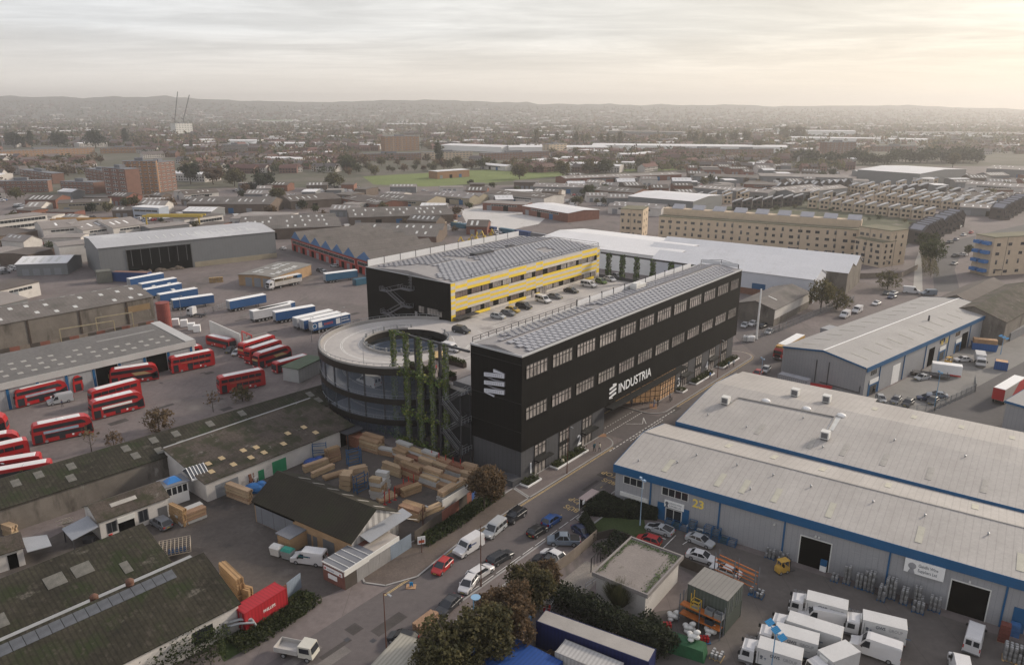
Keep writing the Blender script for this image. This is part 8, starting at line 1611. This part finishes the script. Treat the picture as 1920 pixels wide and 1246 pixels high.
# ------------------------------------------------------------ ground, roads, kerbs, markings
gm = MB(); S_ = 16000
gm.q((-S_,-900,0),(S_,-900,0),(S_,S_,0),(-S_,S_,0)); struct(gm.build('ground',yardm))
tg = M('town_ground',(.085,.082,.055),.25,.004,.95,stain=[((.12,.105,.085),.012,.5,.1),((.05,.055,.03),.02,.58,.1),((.15,.14,.13),.03,.64,.06)],fine=.25)
a = MB(); P = [G(*q) for q in ((-60,358),(200,372),(420,352),(640,352),(1010,346),(1290,322),(1600,312),(1980,312))]
P = [Vector((-3000,P[0].y,0))]+P+[Vector((3000,P[-1].y,0))]
for u,v in zip(P,P[1:]): a.q((u.x,u.y,.008),(v.x,v.y,.008),(v.x*2.2,12000,.008),(u.x*2.2,12000,.008))
struct(a.build('town_ground',tg))
def lsheet(name,pts,z,mat):
 mb = MB(); P = [F0.g(*p) for p in pts]; mb.q(*[(p.x,p.y,z) for p in P]); return struct(mb.build(name,mat))
road = M('road_asphalt',(.108,.094,.092),.12,.07,.9,stain=[((.085,.078,.078),.06,.56,.2),((.145,.13,.124),.13,.63,.1)],fine=.1)
lsheet('road',[(-110,-4.5),(-44,-4.5),(24,-4.5),(100,-4.5),(112,6),(128,18),(140,10),(118,-18),(97,-15),(70,-14.6),(-110,-14.6)],.012,road)
lsheet('gateway_road',[(28.6,-4.49),(44,-4.49),(44,40),(28.6,40)],.012,road)
ty = M('timber_yard_tarmac',(.085,.072,.064),.2,.08,.9,stain=[((.05,.045,.042),.11,.55,.1),((.135,.118,.106),.16,.6,.14)],fine=.15)  # real dark tarmac, lowered further so foreground darkness sits in its colour
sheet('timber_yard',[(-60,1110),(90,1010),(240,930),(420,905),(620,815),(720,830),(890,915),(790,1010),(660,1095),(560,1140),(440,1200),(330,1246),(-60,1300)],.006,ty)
sheet('wine_yard',[(1190,1000),(1250,985),(1640,1110),(1990,1230),(1990,1330),(1000,1330),(1000,1180),(1270,1140),(1300,1080),(1200,1020)],.006,M('wine_yard_concrete',(.105,.092,.084),.15,.07,.9,rib=('x',6,.012,.7),stain=[((.09,.083,.078),.1,.55,.15),((.15,.134,.122),.15,.62,.12)],fine=.12))  # concrete set below the main yard tone, foreground darkness put into its colour
estate = M('estate_road',(.085,.08,.08),.12,.05,.9,fine=.1)
sheet('estate_road',[(1600,800),(1650,770),(1720,778),(1800,742),(1990,640),(1990,690),(1900,760),(1870,812),(1990,860),(1990,950),(1700,850)],.012,estate)
for q in (((1752,548),(1748,500),(1790,505),(1800,545)),((1748,500),(1760,470),(1800,480),(1790,505)),((1760,470),(1800,448),(1840,462),(1800,480)),((1800,448),(1990,405),(1990,428),(1840,462))): sheet('estate_road',list(q),.012,estate)
for q in (((1236,428),(1690,470),(1720,440),(1320,392)),((1320,392),(1720,440),(1800,430),(1500,372))): sheet('estate_gardens',list(q),.012,M('garden_ground',(.07,.075,.04),.3,.1,.95,stain=[((.17,.15,.125),.08,.55,.06)],fine=.3))
rng = random.Random(9); pa = MB(); dr = MB()
for k in range(70):
 u,v = rng.uniform(-60,95),rng.uniform(-13.8,-5.6); L,w = rng.uniform(1.2,7),rng.uniform(.5,2.2)
 if k > 34: c = G(*rng.choice(((rng.uniform(40,560),rng.uniform(690,820)),(rng.uniform(400,700),rng.uniform(540,640))))); u,v = F0.l(c)
 P = [F0.g(u+a,v+b,.0128+.0001*k) for a,b in ((0,0),(L,0),(L,w),(0,w))]; pa.q(*P,m=k % 2)
 if k % 3 == 0: c = F0.g(u-1,v,0); dr.rbox(c.x,c.y,.7,.7,.013,.0165,F0.a)
struct(pa.build('tarmac_patch',[M('patch_dark',(.06,.053,.05),.2,.5,.9,fine=.2),M('patch_pale',(.155,.14,.13),.2,.5,.9,fine=.2)])); struct(dr.build('drain_cover',darkst))
sheet('footpath',[(1712,545),(1716,490),(1724,470),(1732,470),(1728,490),(1730,545)],.016,M('pale_path',(.32,.30,.27),.1,.2,.9))
sheet('side_road',[(515,470),(560,452),(720,500),(690,520),(640,505)],.012,road); sheet('unit_yard',[(1617,750),(1868,625),(1990,640),(1800,742),(1720,776),(1650,768)],.008,M('unit_yard_concrete',(.20,.19,.178),.12,.06,.9,stain=((.14,.13,.12),.08,.56,.2)))
sheet('compound_ground',[(1040,1098),(1100,1050),(1140,1070),(1100,1110),(1060,1125)],.012,M('pale_gravel',(.24,.215,.19),.15,.3,.95,fine=.25))
sheet('lawn',[(1092,965),(1122,1000),(1190,1012),(1212,1000),(1206,962)],.012,M('lawn_grass',(.040,.058,.018),.2,.2,.95,fine=.3)); sheet('grass_verge',[(778,1032),(880,968),(945,928),(920,925),(850,968),(770,1018)],.012,M('lawn_grass',(.040,.058,.018))); sheet('grass_verge',[(420,1240),(575,1150),(590,1110),(560,1105),(400,1200)],.012,M('lawn_grass',(.04,.058,.018)))
def kerbed(name,pts,h=.12,mat=None,kerb=True):
 P = [F0.g(*p) for p in pts]; mb = MB(); n = len(P); mb.q(*[(p.x,p.y,h) for p in P],m=0)
 c = sum(P,Vector())/n
 for i in range(n): a,b = P[i],P[(i+1) % n]; mb.q((a.x,a.y,0),(b.x,b.y,0),(b.x,b.y,h),(a.x,a.y,h),m=1)
 struct(mb.build(name,[mat or paved,concrete]))
 if kerb:
  k = MB()
  for i in range(n):
   a,b = P[i],P[(i+1) % n]; d = (b-a).normalized(); nn = Vector((-d.y,d.x,0)); k.hexa([(a.x,a.y,.0),(b.x,b.y,.0),(b.x+nn.x*.28,b.y+nn.y*.28,.0),(a.x+nn.x*.28,a.y+nn.y*.28,.0),(a.x,a.y,h+.012),(b.x,b.y,h+.012),(b.x+nn.x*.28,b.y+nn.y*.28,h+.012),(a.x+nn.x*.28,a.y+nn.y*.28,h+.012)])
  struct(k.build('kerb',M('kerb_stone',(.30,.29,.28),.1,.5,.9)))
def arcp(cx,cy,r,a0,a1,n=8): return [(cx+r*cos(radians(a0+(a1-a0)*i/n)),cy+r*sin(radians(a0+(a1-a0)*i/n))) for i in range(n+1)]
kerbed('pavement',[(-3.2,-4.5)]+arcp(23.5,-.6,4.0,-90,0)[0:]+[(28.4,3),(28.4,.2),(-2,.2)])
kerbed('pavement',[(44,6)]+arcp(48.2,-.3,4.2,180,270)+arcp(96.5,-.2,4.3,-90,60)+[(96.5,6),(96.5,.2),(60,.2),(52,.1),(46,5.2)])
kerbed('pavement',[(-38,-1),(-36.5,-4.0)]+[(-32,-6.0),(-27,-5.3),(-21,-4.6),(-3.3,-4.5),(-2.1,.2),(-14,-.2),(-36,3)],.10,M('verge_paving',(.11,.088,.076),.2,.3,.95,stain=((.10,.078,.055),.15,.52,.2),fine=.2))
kerbed('pavement',[(-46,-17.2),(-12,-17.2),(-12,-14.7),(-46,-14.7)],.1); kerbed('pavement',[(-4,-14.7),(-4,-18),(0.5,-18),(12,-17.5),(60,-17.5),(60,-14.7)],.1)
mk = MB(); my = MB(); md = MB()
def ln(mb,p,q,w=.12,z=.02):
 a,b = F0.g(*p,z),F0.g(*q,z); d = (b-a).normalized(); n = Vector((-d.y,d.x,0))*w/2; mb.q(a-n,b-n,b+n,a+n)
for off in (-4.75,-4.98): ln(my,(-38,off-.6),(-22,off-.2),.1); ln(my,(-21,off),(24,off),.1); ln(my,(52,off),(97,off),.1)
A5 = arcp(96.5,-.2,4.62,-88,30,8)
for a,b in zip(A5,A5[1:]): ln(my,a,b,.12)
for i in range(12): ln(my,(-10+i*1.6*1.6,-12.1),(-9.2+i*1.6*1.6,-12.1),.14)
for i in range(22): ln(mk,(22+i*1.3,-5.3),(22.8+i*1.3,-5.3),.22); (ln(mk,(29+i*.9,-6.0),(29.5+i*.9,-6.0),.2) if i < 16 else None)
for i in range(18): ln(mk,(28.8+.85*i,-.3),(29.3+.85*i,-.3),.2)
for i in range(14): ln(mk,(29+1.05*i,1.6),(29.5+1.05*i,1.6),.15)
ln(mk,(36,-.8),(38.3,-3.6),.12); ln(mk,(38.3,-3.6),(41.5,-2.0),.12); ln(mk,(41.5,-2),(38.8,-4.2),.12)
for i in range(6): ln(my,(30+i*1.3,6),(34+i*1.3,12),.16)
for v in (6,12): ln(my,(30,v),(41,v),.16)
for i in range(14): ln(md,(-40+i*3.2,-14.3),(-37.4+i*3.2,-14.3),.1)
struct(mk.build('white_marking',linem)); struct(my.build('yellow_marking',yline)); struct(md.build('edge_marking',linem))
for body,px in (('BUS',(1076,950)),('STOP',(1090,938)),('BUS',(1146,900)),('STOP',(1150,888))):
 o = text('road_lettering',body,1.9,yline,None,(0,0,0),(0,0,F0.a-pi/2+pi),0.0,.02,.9,'CENTER'); p = G(*px); o.location = (p.x,p.y,.021); struct(o)
pv = MB()
for u,v in ((48.5,-.6),(27,.4)):
 p = F0.g(u,v); pv.rbox(p.x,p.y,3.0,1.7,.125,.14,F0.a+(.5 if u > 40 else -.9))
struct(pv.build('tactile_paving',M('tactile_orange',(.27,.15,.085),.1,2,.8)))
# unit yard markings
wy = MB()
for a,b in (((1240,1030),(1267,1003)),((1206,997),(1248,1010)),((1280,1020),(1310,1000))):
 p,q = G(*a),G(*b); d = (q-p).normalized(); n = Vector((-d.y,d.x,0))*.06; wy.q(*[(x.x,x.y,.01) for x in (p-n,q-n,q+n,p+n)])
struct(wy.build('bay_marking',linem))
# planters in front of the black block
for k,(u0,u1,lb) in enumerate(((-.6,3.6,'white edged planting bed at the corner by number 1'),(8.6,19.3,'long white edged planting bed between doors 1 and 2'),(60.5,63,'small planting bed beside number 3'),(67.8,78.6,'long planting bed between doors 3 and 4'),(83.6,94.5,'planting bed at the far end of the black block'))):
 t = thing('planting_bed',lb,'planter',F0.g(u0,-2.1,.12),F0.a); w = u1-u0; q = MB(); q.box(0,w,0,.22,0,.3); q.box(0,.2,.22,2.0,0,.3); q.box(w-.2,w,.22,2.0,0,.3); q.build('edging',white,t); bx(.2,w-.2,.22,2.0,0,.2).build('soil',M('soil',(.05,.038,.028)),t); rng = random.Random(k); lf = MB()
 for i in range(int(w*130)): x = rng.uniform(.2,w-.2); y = rng.uniform(.2,2.0); lf.leaf((x,y,.2+rng.random()*(.5+.4*sin(x*1.3)**2)),rng.uniform(.08,.17),rng,rng.randrange(3))
 lf.build('planting',LEAF['green'],t)
 if k in (1,2,3): q = MB(); q.ell((w*.25,.8,.5),.5,.4,.6 if k == 1 else .35,8,5); q.build('boulder',M('boulder',(.36,.33,.25),.2,2,.9),t)
# roof terrace on the deck
for u,v,l,w,lb in ((1.6,18.4,1.2,4.0,'dark planter trough at the terrace edge near the staircase'),(8.6,22,1.0,8,'dark planter trough at the back of the roof terrace'),(1.0,24,1.0,7,'planter trough behind the green frame')):
 t = thing('planter_trough',lb,'planter',F0.g(u,v,DK+.1),F0.a); bx(0,l,0,w,0,.9).build('trough',M('trough',(.05,.035,.03)),t); rng = random.Random(int(v)); lf = MB(); [lf.leaf((rng.uniform(0,l),rng.uniform(0,w),.9+rng.random()*.7),rng.uniform(.12,.25),rng,rng.randrange(3)) for i in range(500)]; lf.build('planting',LEAF['green'],t)
q = MB(); q.hexa([(-1.6,-2.2,2.5),(1.6,-2.2,2.5),(1.6,2.2,2.5),(-1.6,2.2,2.5),(-.1,-.1,3.2),(.1,-.1,3.2),(.1,.1,3.2),(-.1,.1,3.2)]); simple('parasol','sandy yellow parasol on the roof terrace','parasol',None,[('canopy',q,M('parasol_canvas',(.60,.42,.20),.05,1,.8)),('pole',MB().cyl((0,0,0),(0,0,2.6),.06,n=6),steel)],loc=F0.g(6.5,27,DK+.1))
q = MB(); q.cyl((0,0,.7),(0,0,.76),.6,n=12); q.cyl((0,0,0),(0,0,.7),.06,n=6); simple('cafe_table','small round table on the roof terrace','table',None,[('table',q,timber)],loc=F0.g(4.2,24,DK+.1))
# ------------------------------------------------------------ lamps, posts, masts, fences
def lamp(label,base,top,mat,style='arm',z=0.0):
 p = G(*base,z); r = ray(*top); hd = hypot(p.x,p.y); k = hd/hypot(r.x,r.y); h = CAM.z+r.z*k-z; t = thing('street_lamp',label,'lamp post',p,atan2(-p.y,-p.x)+.6)
 q = MB(); q.cyl((0,0,0),(0,0,1.2),.12,.10,8); q.cyl((0,0,1.2),(0,0,h),.085,.05,8); q.build('pole',mat,t)
 if style == 'arm': q = MB(); q.tube([(0,0,h),(.4,0,h+.25),(1.1,0,h+.35)],.04,6); q.build('arm',mat,t); bx(.9,1.6,-.13,.13,h+.3,h+.42).build('lamp_head',steel,t)
 elif style == 'disc': q = MB(); q.cyl((.5,0,h),(.5,0,h+.25),.45,.62,14); q.build('lamp_head',M('lamp_blue',(.20,.34,.48),.05,1,.4),t)
 elif style == 'solar':
  q = MB(); q.bar((-1.5,0,h-.2),(1.5,0,h-.2),.05); q.build('arm',mat,t)
  for x in (-1.4,0,1.4): q = MB(); q.hexa([(x-.5,-.4,h-.1),(x+.5,-.4,h-.1),(x+.5,.4,h+.3),(x-.5,.4,h+.3),(x-.5,-.42,h-.05),(x+.5,-.42,h-.05),(x+.5,.38,h+.35),(x-.5,.38,h+.35)]); q.build('solar_panel',M('cyan_panel',(.03,.22,.42),.1,1,.3,rib=('x',.25,.12,1.8)),t)
 elif style == 'flood': q = MB(); q.bar((-.7,0,h),(.7,0,h),.05); q.box(-.8,-.3,-.15,.15,h+.05,h+.3); q.box(.3,.8,-.15,.15,h+.05,h+.3); q.build('lamp_head',mat,t)
 return t
pb = M('pale_blue_post',(.30,.40,.52),.08,1,.5); rp = M('rust_post',(.10,.042,.028),.2,1,.8); dp = M('blue_post',(.12,.28,.45),.08,1,.5)
lamp('pale blue lamp post beside the clipped hedge and the number 23',(1200,984),(1207,900),pb,'flood'); lamp('rust coloured bent lamp post at the bottom of the street',(726,1243),(716,1112),rp,'arm'); lamp('rust coloured lamp post by the white estate car',(902,1100),(897,985),rp,'arm'); lamp('blue post with round pale blue head in the street trees',(889,1225),(884,1118),dp,'disc'); lamp('solar lamp post with three blue panels among the lorries',(1445,1262),(1449,1180),dp,'solar'); lamp('pale blue lamp post in the fenced corner bays',(1752,762),(1759,698),dp,'flood'); lamp('rust lamp post behind the timber yard fence',(793,984),(808,946),rp,'arm'); lamp('brown lamp post on the pavement between doors 1 and 2',(1063,888),(1066,800),rp,'arm'); lamp('brown lamp post on the pavement near number 4',(1345,708),(1348,638),rp,'arm'); lamp('pale blue lamp post by the red hatchback at the grey unit',(1426,712),(1430,673),pb,'flood'); lamp('pale lamp post in the unit yard by the blue skip',(1876,664),(1879,632),dp,'solar'); lamp('slender lamp post in the lorry yard',(340,590),(341,555),steel,'arm'); lamp('slender lamp post by the wash bay',(585,640),(587,595),steel,'arm'); lamp('post at the far left in the bus yard',(4,910),(4,868),steel,'arm')
p = G(1418,636); q = MB(); q.cyl((0,0,0),(0,0,15.5),.32,.22,10); simple('white_mast','tall white mast beside the road bend','mast',(1418,636),[('shaft',q,white),('base',MB().cyl((0,0,0),(0,0,.3),.6,n=10),concrete)])
q = MB(); q.box(-.6,.6,-.04,.04,1.6,2.9); simple('sale_board','white sign board with red print on a rusty post beside the fence','sign',(791,1036),[('board',q,white),('post',MB().cyl((0,0,0),(0,0,2.6),.07,n=6),rp),('print',MB().box(-.45,.45,-.05,-.04,1.8,2.3),M('sign_orange',(.45,.10,.05)))],rz=.3)
f = fr2((1098,962),(1126,941)); t = fthing('bus_shelter','low pale roofed bus shelter behind the clipped hedge','bus shelter',f); bx(0,4.2,0,1.5,2.3,2.45).build('roof',M('shelter_roof',(.42,.33,.31),.08,1,.5),t); q = MB(); [q.box(x-.05,x+.05,1.3,1.4,0,2.3) for x in (.1,2.1,4.1)]; q.build('post',white,t); bx(.1,4.1,1.33,1.37,.3,2.2).build('glazing',glass,t); bx(-.7,-.1,.2,.26,1.9,2.6).build('stop_flag',white,t)
def mesh_fence(label,pts,h=2.2,gap=2.5,mat=steel,z=0):
 P = [G(*p,z) for p in pts]; t = thing('mesh_fence',label,'fence',P[0]); q = MB(); w = MB()
 for a,b in zip(P,P[1:]):
  n = max(1,round((b-a).length/gap))
  for i in range(n+1): c = a+(b-a)*(i/n)-P[0]; q.box(c.x-.05,c.x+.05,c.y-.05,c.y+.05,0,h)
  k = int((b-a).length/.22)
  for i in range(k): c = a+(b-a)*(i/k)-P[0]; w.bar(c,c+Vector((0,0,h-.1)),.014)
  for zz in (.1,h*.5,h-.1): w.bar(a-P[0]+Vector((0,0,zz)),b-P[0]+Vector((0,0,zz)),.02)
 q.build('post',mat,t); w.build('mesh_panel',mat,t)
mesh_fence('grey mesh fence round the corner bays of the long grey unit',[(1640,752),(1655,768),(1700,778),(1752,770),(1828,735),(1826,718)]); mesh_fence('grey palisade fence along the road bend past the mast',[(1390,645),(1460,622),(1560,580),(1600,566)],2.4); mesh_fence('mesh fence across the lorry yard edge',[(325,600),(400,585),(470,560)],2.0); mesh_fence('dark fence along the long roof of the timber shed and ramp',[(655,800),(740,815),(860,865)],2.2,mat=darkst)
panel_fence('boarded pale fence between the forecourt and the compound',[(1035,1080),(1075,1050),(1119,1012)],1.9,[pw],name='board_fence'); panel_fence('low dark boarded fence behind the red hatchback',[(1119,1012),(1150,1005),(1190,1020)],1.4,[cw],name='board_fence'); panel_fence('low dark wall behind the substation beside the white saloon',[(1275,1060),(1330,1082)],1.6,[cw],name='boundary_wall',cat='wall'); panel_fence('white rendered yard wall below the long pale timber packs',[(830,955),(890,918)],1.8,[offw],name='boundary_wall',cat='wall'); panel_fence('dark rusty fence along the foot of the old shed',[(0,668),(150,640),(290,612)],2.0,[cw,cr,pw],name='board_fence'); panel_fence('grey fence below the sandy flats',[(1610,522),(1690,520),(1720,505)],2.2,[pw],name='board_fence')
q = MB(); [q.bar((x,0,0),(x,0,2.4),.06) for x in (0,3.2)]; q.bar((0,0,2.3),(3.2,0,2.3),.05); [q.bar((x,0,.4),(x,0,2.2),.03) for x in (1,2)]; simple('metal_frame','black metal goal like frame in the compound by the substation','frame',(1108,1072),[('frame',q,black)],rz=1.0)
q = MB(); [q.bar((x,0,0),(x,0,1.0),.03) for x in (0,1.5,3)]; [q.bar((0,0,z),(3,0,z),.03) for z in (.5,1)]; simple('handrail','pale steel handrail at the compound steps','handrail',(1098,1105),[('rail',q,steel)],rz=.8)
q = MB(); [q.cyl((.5*math.sin(i),.4*cos(2*i),.1+.12*i),(.5*math.sin(i)+1.6,.4*cos(2*i)+.5,.2+.15*i),.06,n=5) for i in range(12)]; simple('scrap_heap','heap of broken boards under the white workshop canopy','scrap',(115,990),[('boards',q,M('pale_frame',(.44,.38,.3)))]); simple('scrap_heap','dark scrap and boards beside the white workshop gable','scrap',(150,1005),[('boards',q,darkst)]); q = MB(); q.hexa([(-.7,-.5,.1),(.7,-.5,.1),(.7,.5,.1),(-.7,.5,.1),(-.8,-.6,.8),(.8,-.6,.8),(.8,.6,.8),(-.8,.6,.8)]); simple('waste_bin','red waste tub in front of the white workshop','bin',(204,1006),[('tub',q,redmt)]); simple('waste_bin','dark waste tub left of the red one','bin',(168,1016),[('tub',q,darkst)])
for k,(px,w_) in enumerate((((118,655),14),((185,632),10))): q = MB(); q.bar((0,0,0),(0,0,6),.14); q.bar((w_,0,0),(w_,0,6),.14); q.bar((0,0,6),(w_,0,6),.14); simple('gantry',('rusty cream gantry frame in front of the old shed, left','rusty cream gantry frame in front of the old shed, right')[k],'gantry',px,[('frame',q,M('cream_steel',(.30,.25,.16),.2,1,.7))],rz=.7)
q = MB(); [q.bar((x,0,0),(x,0,5.5),.3) for x in (0,30)]; q.bar((-2,0,5.8),(32,0,5.8),.6); q.bar((-2,6,5.8),(32,6,5.8),.5); simple('gantry_crane','yellow gantry beam over the sheds behind the hangar','gantry',(276,424),[('beam',q,cl[1])],rz=.05); simple('gantry_crane','orange gantry beam left of the yellow one','gantry',(105,432),[('beam',q,M('gantry_orange',(.36,.2,.06)))],rz=.05)
# bicycle hoops and people
q = MB(); [q.tube([(x,0,0),(x,0,.8),(x+.25,0,1.0),(x+.6,0,1.0),(x+.85,0,.8),(x+.85,0,0)],.04,6) for x in (0,)]
for k in range(4): simple('bike_stand','dark bicycle hoop outside the glowing lobby','bike stand',None,[('hoop',q,black)],group='bicycle hoops by the lobby',loc=F0.g(47.2+k*1.3,1.5-.9*k*.5,.12),rz=F0.a+1.2)
def person(label,loc,rz,top,legs,skin='light',stride=.18,sitting=False,s=1.0,coat=False,hat=None):
 t = thing('person',label,'person',loc,rz); t.scale = (s,s,s); sk = M('skin_'+skin,dict(light=(.45,.27,.19),dark=(.12,.065,.04))[skin]); b = bmesh.new(); V = [b.verts.new(v) for v in ((0,0,.95),(0,0,1.2),(0,0,1.42),(0,0,1.52),(.01,0,1.66),(0,.19,1.40),(.02,.26,1.14),(.10,.25,.90),(0,-.19,1.40),(-.02,-.26,1.14),(.06,-.25,.90),(0,.10,.90),(stride*.6,.10,.50),(stride*.5,.10,.08),(stride*.5+.14,.11,.04),(0,-.10,.90),(-stride*.5,-.10,.50),(-stride*1.1,-.10,.10),(-stride*1.1+.14,-.11,.04))]
 for i,j in ((0,1),(1,2),(2,3),(3,4),(2,5),(5,6),(6,7),(2,8),(8,9),(9,10),(0,11),(11,12),(12,13),(13,14),(0,15),(15,16),(16,17),(17,18)): b.edges.new((V[i],V[j]))
 me = bpy.data.meshes.new('body'); b.to_mesh(me); b.free(); o = bpy.data.objects.new('body',me); COL.objects.link(o); o.parent = t
 m = o.modifiers.new('skin','SKIN'); R = [.15,.15,.155,.06,.095,.07,.05,.04,.07,.05,.04,.09,.065,.045,.04,.09,.065,.045,.04]; lay = me.skin_vertices[0].data
 for i,r in enumerate(R): lay[i].radius = (r*(.8 if i in (0,1,2) else 1),r*(1.1 if i in (0,1,2) else 1))
 lay[0].use_root = True; o.modifiers.new('sub','SUBSURF').levels = 1; o.modifiers['sub'].render_levels = 1
 bpy.context.view_layer.update(); dg = bpy.context.evaluated_depsgraph_get(); nm = bpy.data.meshes.new_from_object(o.evaluated_get(dg)); o.modifiers.clear(); o.data = nm; nm.materials.clear()
 for mm in (top,legs,sk): nm.materials.append(mm)
 zc = .62 if coat else .96
 for p in nm.polygons: z = p.center.z; p.material_index = 2 if z > 1.5 or (z < .97 and abs(p.center.y) > .2) else (0 if z > zc else 1); p.use_smooth = True
 q = MB(); q.ell((0,0,1.70),.105,.09,.10,10,6); q.build('hair',hat or M('hair_dark',(.03,.02,.015)),t,True); return t
cn = lambda n,c: M('cloth_'+n,c,.15,3,.9)
navyc,tealc,creamc,greyc,blk,blu,wht,jean = cn('navy',(.02,.025,.06)),cn('teal',(.03,.09,.12)),cn('cream',(.50,.46,.38)),cn('grey',(.14,.14,.15)),cn('black',(.015,.015,.016)),cn('blue',(.05,.14,.38)),cn('white',(.55,.55,.56)),cn('jeans',(.04,.06,.12))
pz = .12
for lb,px,a,tp_,lg,kw in (('person in a long teal coat walking on the pavement past door 2',(1114,846),2.2,tealc,blk,dict(coat=True,hat=M('hair_fair',(.3,.22,.1)))),('person in a cream jacket beside the teal coat',(1124,847),2.4,creamc,greyc,{}),('person in a grey top walking at the gateway corner',(1184,762),1.0,greyc,navyc,{}),('person in a white top standing outside the lobby',(1226,762),.4,wht,blu,{}),('person in dark clothes outside the lobby facing the white top',(1233,761),3.4,blk,blk,{}),('person in a grey jacket holding a bicycle by the lobby',(1256,750),2.6,greyc,navyc,{}),('person in a blue jacket walking by number 4',(1331,710),2.4,blu,blk,{}),('person in a teal blue shirt at the far bed',(1366,689),2.2,tealc,jean,{}),('person in a white shirt and dark trousers at the far bed',(1375,687),1.2,wht,blk,dict(skin='dark'))):
 person(lb,G(*px,pz),a,tp_,lg,s=1.18,**kw)
person('person in dark clothes beside the silver van',G(117,762),0,navyc,blk); person('person in black standing at the blue unit doorway',G(1638,738),2,blk,blk)
for k,(u,v,m_,a) in enumerate(((4.8,25.2,wht,1),(3.4,24.6,M('cloth_red',(.4,.03,.03)),3),(4.4,22.6,wht,2))): person(('person in white beside the terrace table','person in red at the terrace table','person in a pale shirt at the terrace rail')[k],F0.g(u,v,DK+.1),a,m_,jean)
def bicycle(label,loc,rz):
 t = thing('bicycle',label,'bicycle',loc,rz)
 for x in (-.52,.52): q = MB(); [q.bar((x+.34*cos(2*pi*i/14),0,.36+.34*math.sin(2*pi*i/14)),(x+.34*cos(2*pi*(i+1)/14),0,.36+.34*math.sin(2*pi*(i+1)/14)),.022) for i in range(14)]; [q.bar((x,0,.36),(x+.33*cos(i*1.05),0,.36+.33*math.sin(i*1.05)),.006) for i in range(6)]; q.build('wheel',black,t)
 q = MB(); [q.bar(a,b,.022) for a,b in (((-.52,0,.36),(-.05,0,.34)),((-.52,0,.36),(-.18,0,.85)),((-.05,0,.34),(-.18,0,.88)),((-.18,0,.82),(.40,0,.84)),((-.05,0,.34),(.40,0,.78)),((.52,0,.36),(.38,0,.98)))]; q.build('frame',darkst,t); bx(-.32,-.06,-.06,.06,.88,.94).build('saddle',black,t); MB().bar((.34,-.26,1.0),(.34,.26,1.0),.02).build('handlebar',black,t)
bicycle('bicycle held by the person in grey by the lobby',G(1258,752,pz),F0.a+.1); bicycle('bicycle lying beside the far planting bed',G(1362,692,pz),F0.a)
